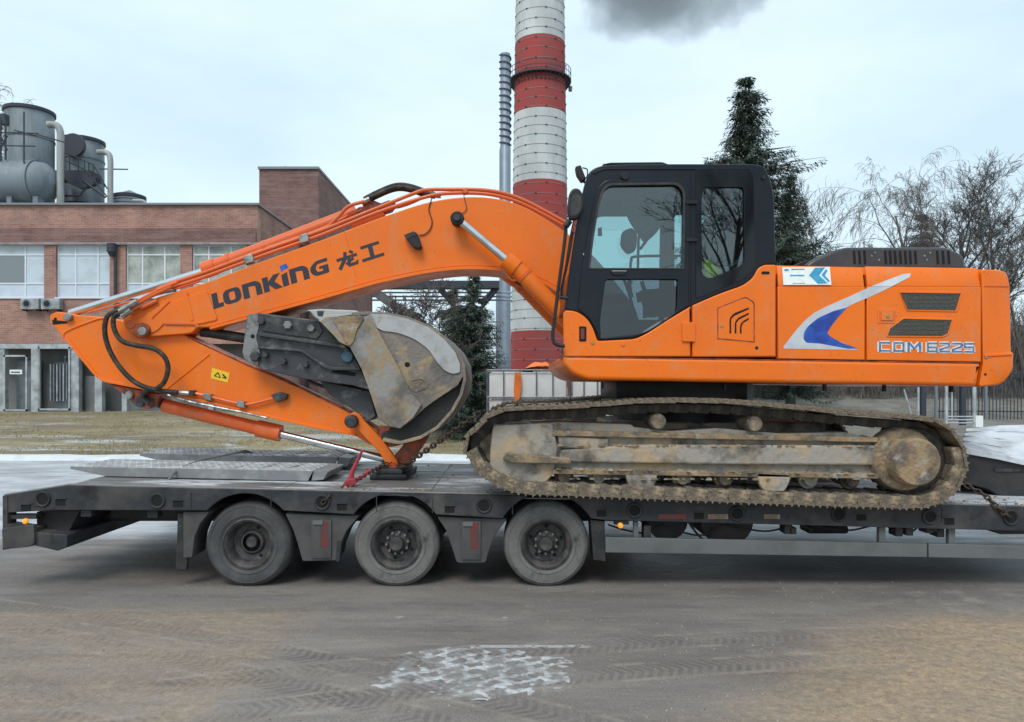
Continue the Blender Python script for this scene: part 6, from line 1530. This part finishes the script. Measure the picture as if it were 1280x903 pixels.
# links
for Yc in (7.68, 8.14):
    a_ = slab('idler_link', [(434, 523, 5), (440, 515, 5), (449, 517, 5), (455, 526, 4), (478, 550), (498, 578, 6), (497, 588, 5), (486, 586, 5), (474, 566), (446, 536, 4), (436, 532, 5)], Yc, Yc + .06, M_or, EX, .008)
    b_ = slab('bucket_link', [(530, 524, 6), (541, 534, 6), (533, 552, 10), (514, 578, 6), (506, 590, 8), (486, 590, 6), (484, 578, 8), (502, 560, 10), (516, 535, 6)], Yc + .062, Yc + .15, M_ordk, EX, .01)
disc('pin_end', 438.5, 527, 8.5, 7.62, 7.68, M_dksteel, EX); disc('pin_end', 491, 584, 5, 7.64, 7.68, M_ordk, EX)
MB().lathe([(0, 7.64), (.035, 7.64), (.035, 8.24), (0, 8.24)], (X(438.5, 7.7), 0, Z(527, 7.7)), 14).obj('cross_pin', M_dksteel, EX, True)
slab('link_foot', [(476, 580), (508, 580), (508, 591), (470, 592)], 7.7, 8.2, M_dksteel, EX, .012)
# ---------------------------------------------------------------- bucket
KY0, KY1 = 7.40, 8.52
def kp(pts, Y=KY0): return [(X(p[0], Y), Z(p[1], Y)) for p in pts]
curve_ = [(400, 400), (408, 393), (430, 391.2), (460, 389.5), (485, 391), (510, 396), (535, 406), (557, 421), (573, 438), (581, 455), (583, 474), (578, 495), (566, 516), (548, 536), (526, 549), (500, 556), (478, 552)]
inn = []
cpts = [Vector(p) for p in curve_]
for i, p in enumerate(cpts):
    t = (cpts[min(i + 1, len(cpts) - 1)] - cpts[max(i - 1, 0)]).normalized(); nn_ = Vector((-t.y, t.x)); inn.append(tuple(p + nn_ * 4.0))
bk = mobj('bucket', slab_w([kp(curve_ + inn[::-1])], KY0, KY1, .004, 1), M_bkt, EX, True)
side_pts = [(404, 399), (430, 392.5), (460, 391), (485, 392.5), (510, 398), (535, 408), (556, 423), (571, 440), (578, 456), (579, 470), (572, 482), (560, 490), (545, 500), (530, 511), (514, 526), (500, 536), (487, 533), (473, 524), (465, 500), (454, 465), (438, 434), (424, 420), (410, 408)]
for y in (KY0 + .012, KY1 - .05): mobj('side_plate', slab_w([rnd(kp(side_pts), .01)], y, y + .035, .006, 1), M_bkt, bk, True)
for y in (KY0 + .10, KY1 - .16): mobj('heel_shade_plate', slab_w([kp([(573, 478), (579, 480), (577, 495), (565, 515), (547, 534), (526, 546), (500, 553), (480, 549), (487, 532), (500, 534), (520, 520), (545, 498)])], y, y + .03), M_bktd, bk)  # near-black plates stand in for the shadow under the curved heel
slab('wear_band', [(463, 392.5), (485, 393.5), (510, 399), (535, 409), (555, 424), (569, 440), (575, 455), (575, 466, 3), (566, 468, 4), (556, 464, 6), (546, 453, 8), (536, 437, 8), (518, 424, 8), (497, 416, 8), (478, 414, 4), (468, 408, 4), (464, 400, 3)], KY0 - .004, KY0 + .010, M_bktl, bk, .003)
slab('side_cutter', [(400, 402, 3), (408, 396, 2), (424, 396), (430, 402), (454, 398), (463, 392.5), (472, 412), (493, 450), (513, 489), (527, 506), (516, 523), (500, 536), (487, 533.5), (473, 524), (464, 496), (452, 462), (437, 434), (424, 428, 3), (418, 421)], KY0 - .022, KY0 + .011, mat('scuffed_cutter_steel', (.27, .255, .24), .5, .05, col2=(.30, .225, .14), scale=5.5, lo=.47, hi=.55, col3=(.12, .108, .10), scale3=3, lo3=.46, hi3=.62, bump=.3, bscale=22), bk, .006)
slab('mud_cake', [(416, 402, 4), (426, 396, 3), (450, 394, 4), (456, 398, 4), (446, 412, 4), (442, 428, 5), (436, 434, 4), (428, 420, 5)], KY0 - .035, KY0 - .0225, M_mud, bk, .006)
disc('bolt_hole', 509, 456, 3.4, KY0 + .008, KY0 + .011, M_void, bk, 16)
slab('mud_patch', [(472, 440, 4), (480, 424, 4), (496, 425, 6), (515, 432, 6), (530, 446, 5), (536, 452, 4), (524, 456, 4), (516, 462, 4), (497, 460, 5), (488, 468, 5), (478, 456, 5)], KY0 + .004, KY0 + .0115, M_mud, bk, .003) if False else None
gl2 = slab('cast_mark', [(512, 474, 3), (528, 471, 3), (536, 480, 3), (533, 486, 3), (519, 491, 3), (511, 484, 3)], KY0 + .004, KY0 + .0125, M_mud, bk, .003, 0, holes=[([(515, 476.5), (527, 474), (532, 480.5), (530, 484), (520, 487.5), (515, 483)], 2)])
strokes('cast_mark', [((0, 0), (.5, .0), .12), ((0, 0), (0, .6), .12), ((0, .6), (.5, .6), .12), ((.7, 0), (.7, .6), .12), ((.7, .6), (1.1, .6), .12), ((.7, .3), (1.05, .3), .12)], KY0 + .0118, M_mud, bk, (10, -2.5), (0, -9), (518, 485), .12)
# lip and teeth
slab('cutting_edge', [(398, 401), (406, 394), (440, 391), (440, 394), (408, 398), (402, 404)], KY0 - .01, KY1 + .01, M_bktl, bk, .005)
for k in range(5):
    y = KY0 + .02 + k * (KY1 - KY0 - .16) / 4
    s0 = slab('tooth', [(383, 387.5, 1), (400, 386, 1), (446, 388, 2), (449, 393, 2), (410, 397, 2), (401, 402, 2), (392, 396, 1)], y, y + .11, M_bktl, bk, .012, 0, Yr=KY0)
    if k == 0: slab('tooth_pin', [(396, 389), (405, 389), (403, 396), (397, 395)], y - .004, y + .001, M_dksteel, s0, .002)
# bucket ears
for y in (7.72, 8.20): slab('bucket_ear', [(470, 532, 6), (495, 533, 6), (540, 522, 6), (545, 535, 6), (520, 552, 6), (486, 560, 6), (472, 548, 6)], y, y + .04, M_ordk, bk, .006)
disc('pin_end', 483, 546, 7, 7.66, 7.72, M_dksteel, bk)
# ---------------------------------------------------------------- hydraulic breaker lying in the bucket
HB = thing('hydraulic_breaker', 'dark steel hydraulic breaker with bolted side plates lying in the bucket mouth', 'hydraulic breaker', P(380, 480, 7.95))
HY0 = 7.58
slab('side_plate', [(309, 394, 2), (322, 391, 2), (401, 401, 3), (418, 422), (436, 436), (452, 462), (462, 488, 2), (440, 482), (380, 474), (330, 463), (307, 451, 3), (303, 441, 2)], HY0, HY0 + .06, M_brk, HB, .01)
slab('side_plate', [(309, 394, 2), (322, 391, 2), (401, 401, 3), (436, 436), (452, 462), (462, 488, 2), (440, 482), (380, 474), (330, 463), (307, 451, 3), (303, 441, 2)], 8.22, 8.28, M_brk, HB, .01, 0, Yr=HY0)
slab('core_block', [(312, 400), (400, 404), (436, 440), (448, 470), (380, 466), (314, 448)], HY0 + .08, 8.2, M_dk, HB, .01, 0, Yr=HY0)
slab('end_plate', [(310, 393, 2), (322, 391.5, 2), (324, 408, 4), (320, 422, 4), (325, 440, 4), (322, 458), (306, 451, 3), (303, 440, 2)], HY0 - .012, HY0 - .0005, M_brkl, HB, .003)
slab('upper_rib', [(322, 415.5), (372, 423), (430, 431), (434, 436), (372, 427), (322, 420)], HY0 - .05, HY0 - .001, M_brk, HB, .006)
slab('lower_rib', [(322, 433), (378, 437, 6), (396, 449, 8), (412, 459, 6), (450, 460), (450, 463), (411, 463, 6), (394, 452, 6), (377, 440, 6), (322, 436)], HY0 - .05, HY0 - .001, M_brk, HB, .006)
slab('lug_plate', [(326, 393), (398, 402), (404, 414), (396, 424), (328, 414)], HY0 - .014, HY0 - .001, M_dksteel, HB, .004)
for a, b, r_, mm in ((328, 402, 5, M_brk), (361, 407, 5.5, M_brkl), (390, 411, 5, M_brkl), (320, 446, 6.5, M_brk), (333, 444, 4, M_brk), (355, 452, 4.5, M_brk), (383, 456, 4.5, M_brk)):
    o = MB().lathe([(0, HY0 - .055), (r_ * .8 / FPX * HY0, HY0 - .055), (r_ / FPX * HY0, HY0 - .045), (r_ / FPX * HY0, HY0 - .001)], (X(a, HY0), 0, Z(b, HY0)), 6).obj('bolt', mm, HB)
disc('plate_hole', 315.5, 420.5, 2.6, HY0 - .018, HY0 - .012, M_void, HB, 14)
disc('blue_cap', 434, 446, 7.5, HY0 - .03, HY0 - .001, mat('blue_cap_paint', (.03, .12, .2), .5, col2=(.1, .16, .18), scale=20), HB, 20)
slab('long_slot', [(415, 461, 2), (445, 466, 2), (444, 471, 2), (415, 466, 2)], HY0 - .004, HY0 - .0005, M_void, HB)
tpx('chisel', [(252, 415), (262, 416), (312, 424)], .055, 7.9, M_dksteel, HB, 18)
tpx('hose_loop', [(385, 476), (400, 482), (420, 486), (424, 478), (412, 472)], .018, 7.75, M_rub, HB, 7, 4)
slab('lower_step', [(400, 476), (462, 489), (470, 520), (462, 526), (440, 512), (410, 492)], 7.72, 8.2, M_brk, HB, .01, 0, Yr=7.72)
# CDM 6225 lettering and swoosh on the doors
sil = slab('swoosh', [(1115, 358.2), (1085, 372.5), (1070, 378.5), (1059, 384), (1048, 395), (1037, 408), (1034, 417), (1037, 421.5), (1053, 428.5), (1073.5, 437.5), (980, 436), (979, 434), (992, 417), (1005, 402), (1018, 391), (1035, 382.5), (1060, 371.5), (1089, 358.2)], BY - .0022, BY - .0004, M_silver, d1, 0, 1)
upz = slab('swoosh_tip', [(1140.5, 341), (1139, 346), (1115, 358), (1089, 358), (1110, 350), (1130, 342.5)], BY - .0022, BY - .0004, M_silver, d2, 0, 0)
for v_ in upz.data.vertices:
    v_.co.y += .040 * max(0, (v_.co.z - Z(358, BY)) / (Z(335, BY) - Z(358, BY))) + (.001 if v_.co.z > Z(357.5, BY) else 0) - .002
slab('swoosh_blue', [(1059, 384.5), (1048, 396), (1038, 409), (1034, 416.5), (1038, 421), (1053, 429), (1073, 436), (1060, 436), (1025, 429.5), (1008, 428.5, 2), (1004.5, 424, 2), (1005, 416, 3), (1010, 408, 3), (1023, 397.5, 3), (1042, 389)], BY - .0040, BY - .0024, M_lblue, d1)
G7 = {'C': [((.95, .9), (.1, .9)), ((.1, 1), (.1, 0)), ((.1, .1), (.95, .1))],
      'D': [((.1, 1), (.1, 0)), ((.1, .9), (.8, .9)), ((.1, .1), (.8, .1)), ((.86, .95), (.86, .05))],
      'M': [((.1, 0), (.1, 1)), ((.9, 0), (.9, 1)), ((.12, .95), (.5, .35)), ((.88, .95), (.5, .35))],
      '6': [((.95, .9), (.1, .9)), ((.1, 1), (.1, 0)), ((.1, .1), (.9, .1)), ((.88, .0), (.88, .55)), ((.1, .5), (.9, .5))],
      '2': [((.05, .9), (.9, .9)), ((.88, .9), (.88, .62)), ((.9, .6), (.12, .3)), ((.1, .38), (.1, 0)), ((.05, .1), (.95, .1))],
      '5': [((.95, .9), (.1, .9)), ((.1, 1), (.1, .5)), ((.1, .55), (.9, .55)), ((.88, .6), (.88, .05)), ((.9, .1), (.05, .1))]}
M_lfill = mat('steel_blue_vinyl', (.06, .13, .30), .35, col2=(.16, .26, .42), scale=40)
for chh, x, w_ in (('C', 1098, 15), ('D', 1116, 15), ('M', 1133.5, 18), ('6', 1158, 14), ('2', 1173.5, 14), ('2', 1189, 14), ('5', 1204, 14)):
    a = strokes('model_letter', G7[chh], BY - .0004, M_white, d2, (w_, .12), (0, -12.5), (x, 439.8 + (x - 1098) * .012), .36)
    strokes('letter_fill', [(p, q, .17) for p, q in G7[chh]], BY - .0034, M_lfill, a, (w_, .12), (0, -12.5), (x + .5, 439.8 + (x - 1098) * .012), .19)
# ---------------------------------------------------------------- cab
CY0, CY1 = 6.60, 7.62
cab = bpy.data.objects.new('cab', None); COL.objects.link(cab); cab.parent = EX; cab.matrix_parent_inverse = Matrix.Translation(-EX.location)
outer = [(706, 388, 4), (712, 335), (722, 270), (731, 228, 8), (737, 213, 10), (752, 206.5, 8), (790, 205), (940, 205, 10), (955, 207, 10), (964, 226, 14), (968, 250, 10), (970, 331, 2), (956, 331, 3), (948, 335, 4), (941, 348, 5), (929, 357, 8), (900, 367, 12), (863, 383, 6), (838, 398, 6), (812, 415, 8), (795, 424, 8), (747, 426.5, 3), (741, 409, 6), (733, 397, 8), (720, 389, 6)]
win1 = ([(758, 232, 10), (846, 231, 10), (854, 240, 10), (852.5, 335, 2), (737.5, 335, 2), (742, 300), (749, 256, 8)], 0)
win2 = ([(757, 349.5, 4), (847, 349.5, 3), (846, 388, 4), (826, 404, 10), (806, 415, 10), (792, 418.5, 8), (751, 423, 3), (750, 400)], 0)
win3 = ([(880, 234, 5), (930, 234, 6), (931, 328, 6), (920, 335, 10), (886, 349, 6), (877.5, 343, 4), (877, 250)], 0)
# stay outside the orange panels by a hair
slab('side_frame', outer, CY0 + .035, CY0 + .09, M_blk, cab, .012, 0, holes=[win1, win2, win3], bres=3)
slab('door_leaf', [(722, 386), (728, 330), (740, 262), (746, 236, 12), (757, 224.5, 10), (850, 223.5, 8), (861, 230, 8), (861, 382), (838, 397, 6), (812, 414, 8), (795, 422, 8), (750, 425, 3), (742, 407, 6), (735, 396, 6)], CY0 + .018, CY0 + .034, M_blk, cab, .006, 0, holes=[win1, win2], bres=2)
slab('window_seal', [(755, 229, 12), (848, 228, 12), (857, 238, 10), (855.5, 337, 3), (734.5, 337, 3), (739, 300), (746, 256, 8)], CY0 + .010, CY0 + .0175, M_rub, cab, .003, 0, holes=[win1])
slab('dark_rear_glass', [(870, 211, 4), (936, 211, 8), (942, 218, 6), (944, 334, 4), (930, 350, 8), (900, 361, 12), (870, 374, 4)], CY0 + .026, CY0 + .034, mat('gloss_black_glass', (.006, .007, .010), .06, col2=(.008, .009, .012), scale=3, spec=.35), cab, .002, 0, holes=[win3])
far = [(p[0], p[1]) + p[2:] for p in outer]
slab('far_side_frame', outer, CY1 - .05, CY1, M_blk, cab, .01, 0, holes=[([(760, 240, 10), (852, 240, 8), (850, 388), (752, 388), (740, 345)], 0), ([(872, 238, 6), (930, 238, 6), (930, 330, 6), (872, 345, 6)], 0)], Yr=CY0 + .035)
for hp, nm in ((win1, 'door_window'), (win2, 'lower_door_window'), (win3, 'rear_side_window')):
    slab(nm, hp[0], CY0 + .05, CY0 + .056, M_glassd if nm == 'lower_door_window' else M_glass, cab)
slab('far_window', [(738, 238), (932, 238), (932, 348), (856, 350), (856, 390), (748, 390), (736, 345)], CY1 - .03, CY1 - .026, M_glass, cab, 0, 0, Yr=CY0 + .035)
def shell(name, a, b, th, m, r=0):
    pts = rnd([(X(p[0], CY0 + .035), Z(p[1], CY0 + .035)) + tuple(q / FPX * 6.6 for q in p[2:3]) for p in a], 0)
    mb = MB(); ins = []
    V = []
    n = len(pts)
    for i, p in enumerate(pts):
        p = Vector(p); t = (Vector(pts[min(i + 1, n - 1)]) - Vector(pts[max(i - 1, 0)])).normalized(); nn_ = Vector((t.y, -t.x))
        q = p + nn_ * th
        V += [(p.x, CY0 + .09, p.y), (p.x, CY1 - .05, p.y), (q.x, CY1 - .05, q.y), (q.x, CY0 + .09, q.y)]
    F = []
    for i in range(n - 1):
        for j in range(4): F.append((i * 4 + j, i * 4 + (j + 1) % 4, (i + 1) * 4 + (j + 1) % 4, (i + 1) * 4 + j))
    F += [(0, 1, 2, 3), tuple((n - 1) * 4 + j for j in (3, 2, 1, 0))]
    return mb.add(V, F).obj(name, m, cab, True)
def opn(pts, rr=1):
    res = []
    for i, p in enumerate(pts):
        if len(p) < 3 or i in (0, len(pts) - 1): res.append(p[:2]); continue
        a = Vector(pts[i - 1][:2]); b = Vector(p[:2]); c = Vector(pts[i + 1][:2]); k = p[2]
        p0 = b + (a - b).normalized() * min(k, (a - b).length * .45); p2 = b + (c - b).normalized() * min(k, (c - b).length * .45)
        for j in range(5):
            t = j / 4; q = p0 * (1 - t) ** 2 + b * 2 * t * (1 - t) + p2 * t * t; res.append((q.x, q.y))
    return res
def strip(name, pts, th, m):
    pts = [(X(a, CY0 + .035), Z(b, CY0 + .035)) for a, b in opn(pts)]; n = len(pts); V = []; F = []
    for i, p in enumerate(pts):
        p = Vector(p); t = (Vector(pts[min(i + 1, n - 1)]) - Vector(pts[max(i - 1, 0)])).normalized(); nn_ = Vector((t.y, -t.x)); q = p + nn_ * th
        V += [(p.x, CY0 + .085, p.y), (p.x, CY1 - .045, p.y), (q.x, CY1 - .045, q.y), (q.x, CY0 + .085, q.y)]
    for i in range(n - 1):
        for j in range(4): F.append((i * 4 + j, i * 4 + (j + 1) % 4, (i + 1) * 4 + (j + 1) % 4, (i + 1) * 4 + j))
    F += [(0, 1, 2, 3), tuple((n - 1) * 4 + j for j in (3, 2, 1, 0))]
    return MB().add(V, F).obj(name, m, cab, True)
strip('roof', [(738, 213, 8), (753, 207, 8), (940, 206, 6), (955, 208, 8), (962, 222)], .03, M_blk)
strip('rear_wall', [(963, 225, 10), (967.5, 250, 6), (969, 300)], .03, M_blk)
strip('lower_rear_wall', [(969, 300), (969.5, 331)], .03, M_blk)
strip('windscreen', [(712, 340), (723, 270), (732, 230)], .006, M_glassd)
strip('front_lower_panel', [(706, 386), (711, 342)], .02, M_blk)
slab('floor', [(712, 432), (860, 432), (860, 438), (712, 438)], CY0 + .1, CY1, M_cabin, cab)
slab('roof_hatch_cover', [(752, 206, 3), (762, 203.2, 3), (828, 202.5, 2), (836, 205.5)], CY0 + .12, CY1 - .1, M_blk, cab, .008)
slab('roof_gutter', [(741, 216), (752, 210.5, 5), (938, 210.5), (938, 212), (754, 212, 5), (743, 218)], CY0 + .024, CY0 + .034, M_blk, cab, .002)
disc('door_button', 781.5, 220, 5, CY0 + .0, CY0 + .034, M_dk, cab, 20); disc('rear_button', 955, 222, 2.5, CY0 + .015, CY0 + .034, M_dk, cab, 14)
slab('door_handle', [(763, 339, 2), (785, 339, 2), (782, 344, 3), (766, 344, 3)], CY0 + .0, CY0 + .0175, M_dk, cab, .004)
slab('door_handle_cup', [(765, 338.2), (783, 338.2), (783, 339.4), (765, 339.4)], CY0 - .002, CY0 + .0, M_steel, cab)
disc('frame_bolt', 730, 318, 1.6, CY0 + .026, CY0 + .034, M_steel, cab, 10)
for a, b in ((229, 1), (276, 1)): slab('door_hinge', [(857, a + 22, 1), (872, a + 22, 1), (872, a + 26, 1), (857, a + 26, 1)], CY0 + .005, CY0 + .018, M_dk, cab, .003)
slab('weather_seam', [(863.2, 212), (864.4, 212), (864.4, 380), (863.2, 380)], CY0 + .0325, CY0 + .0345, M_void, cab)
# interior
seat = slab('seat_back', [(884, 318, 4), (893, 272, 8), (905, 252, 8), (921, 250, 8), (930, 262, 6), (930, 330, 6), (900, 345, 6)], 6.9, 7.35, M_seat, cab, .03, 0, Yr=6.7)
slab('seat_cushion', [(838, 366, 6), (900, 350, 4), (905, 372, 4), (845, 385, 6)], 6.88, 7.36, M_seat, cab, .03, 0, Yr=6.7)
slab('arm_console', [(800, 362, 5), (850, 358, 5), (850, 392, 5), (812, 396, 5)], 6.72, 6.86, M_cabin, cab, .02, 0, Yr=6.7)
tpx('control_lever', [(795, 398), (786, 366), (780, 350)], .014, 6.95, M_dk, cab, 7); tpx('control_lever', [(806, 398), (806, 364), (802, 352)], .02, 7.2, M_dk, cab, 8)
tpx('lever_grip', [(789, 372), (786, 358), (788, 351)], .024, 6.95, M_rub, cab, 8, 3)
slab('red_switch', [(795, 366), (799, 366), (801, 378), (797, 378)], 6.93, 6.95, M_binder, cab)
slab('grey_console', [(752, 384, 4), (800, 380, 5), (812, 400, 5), (800, 420), (752, 424)], 7.1, 7.5, M_cabin, cab, .02, 0, Yr=6.7)
tpx('pillar_rail', [(797, 350), (798, 300), (800, 285)], .014, 7.45, M_dk, cab, 7)
tpx('grab_rail', [(788, 335), (789, 326), (795, 321), (850, 320)], .014, 7.4, M_dk, cab, 7, 4)
tpx('grab_rail', [(840, 330), (838, 300), (836, 288), (826, 282), (815, 292), (800, 312)], .015, 7.45, M_dk, cab, 7, 4)
tpx('grab_rail', [(829, 385), (831, 372), (838, 362), (850, 358)], .013, 6.8, M_dk, cab, 7, 4)
slab('mirror_inside', [(777, 290, 5), (790, 284, 5), (797, 292, 5), (795, 314, 6), (784, 319, 5), (775, 308, 5)], 7.46, 7.48, M_dk, cab, .004)
slab('monitor', [(748, 285), (752, 284), (753, 294), (748, 294)], 7.3, 7.36, M_dk, cab, .003)
slab('sun_blind', [(770, 232), (848, 232), (838, 262, 6), (822, 290, 5), (806, 305, 6), (786, 276, 10)], 7.50, 7.53, M_cabin, cab, .004)
ve = slab('safety_vest', [(880, 325, 4), (886, 323, 4), (896, 333, 3), (905, 340, 3), (898, 346, 4), (885, 349, 4), (879, 342, 4)], 6.72, 6.86, M_vest, None, .03, 0, Yr=6.72)
tag(ve, 'yellow safety vest lying behind the rear side window of the cab', 'vest'); recentre(ve, P(890, 348, 6.8))
pg_ = slab('plastic_bag', [(898, 342, 3), (906, 330, 5), (918, 326, 4), (930, 318, 4), (931, 329, 4), (918, 336, 4), (905, 343, 3)], 6.74, 6.86, M_cage, None, .03, 0, Yr=6.72)
tag(pg_, 'crumpled grey bag beside the yellow vest in the cab', 'bag'); recentre(pg_, P(912, 342, 6.8))
# mirror, lamps and grab rails outside the cab
mr = slab('mirror', [(711, 243, 8), (716, 235, 8), (724, 235, 7), (731, 246, 8), (730, 262, 8), (722, 275, 7), (711, 275, 5), (709, 262, 4)], CY0 - .12, CY0 - .06, M_dk, cab, .02)
slab('mirror_glass', [(714, 247, 6), (719, 240, 5), (727, 245, 5), (727, 262, 6), (720, 270, 5), (713, 270, 4)], CY0 - .124, CY0 - .121, M_rub, mr)
tpx('mirror_arm', [(707, 281), (706, 300), (698, 360), (693, 400), (691, 420), (694, 430), (706, 433)], .016, CY0 - .03, M_dk, cab, 8, 4)
tpx('mirror_arm', [(716, 290), (711, 320), (702, 362), (704, 372)], .013, CY0 + .02, M_dk, cab, 7, 3)
tpx('mirror_stem', [(707, 283), (712, 276)], .03, CY0 - .06, M_dk, cab, 8)
tpx('mirror_stem', [(700, 372), (709, 373)], .016, CY0 + .0, M_dk, cab, 8)
wl2 = slab('work_lamp', [(719, 208, 2), (726, 206, 2), (733, 224, 2), (727, 227, 2), (721, 218, 2)], CY0 + .15, CY0 + .24, M_dk, cab, .012)
tpx('lamp_arm', [(728, 226), (734, 229), (741, 224)], .013, CY0 + .18, M_dk, cab, 7, 3); tpx('lamp_arm', [(728, 210), (734, 212), (734, 220), (731, 224)], .006, CY0 + .18, M_dk, cab, 6, 3)
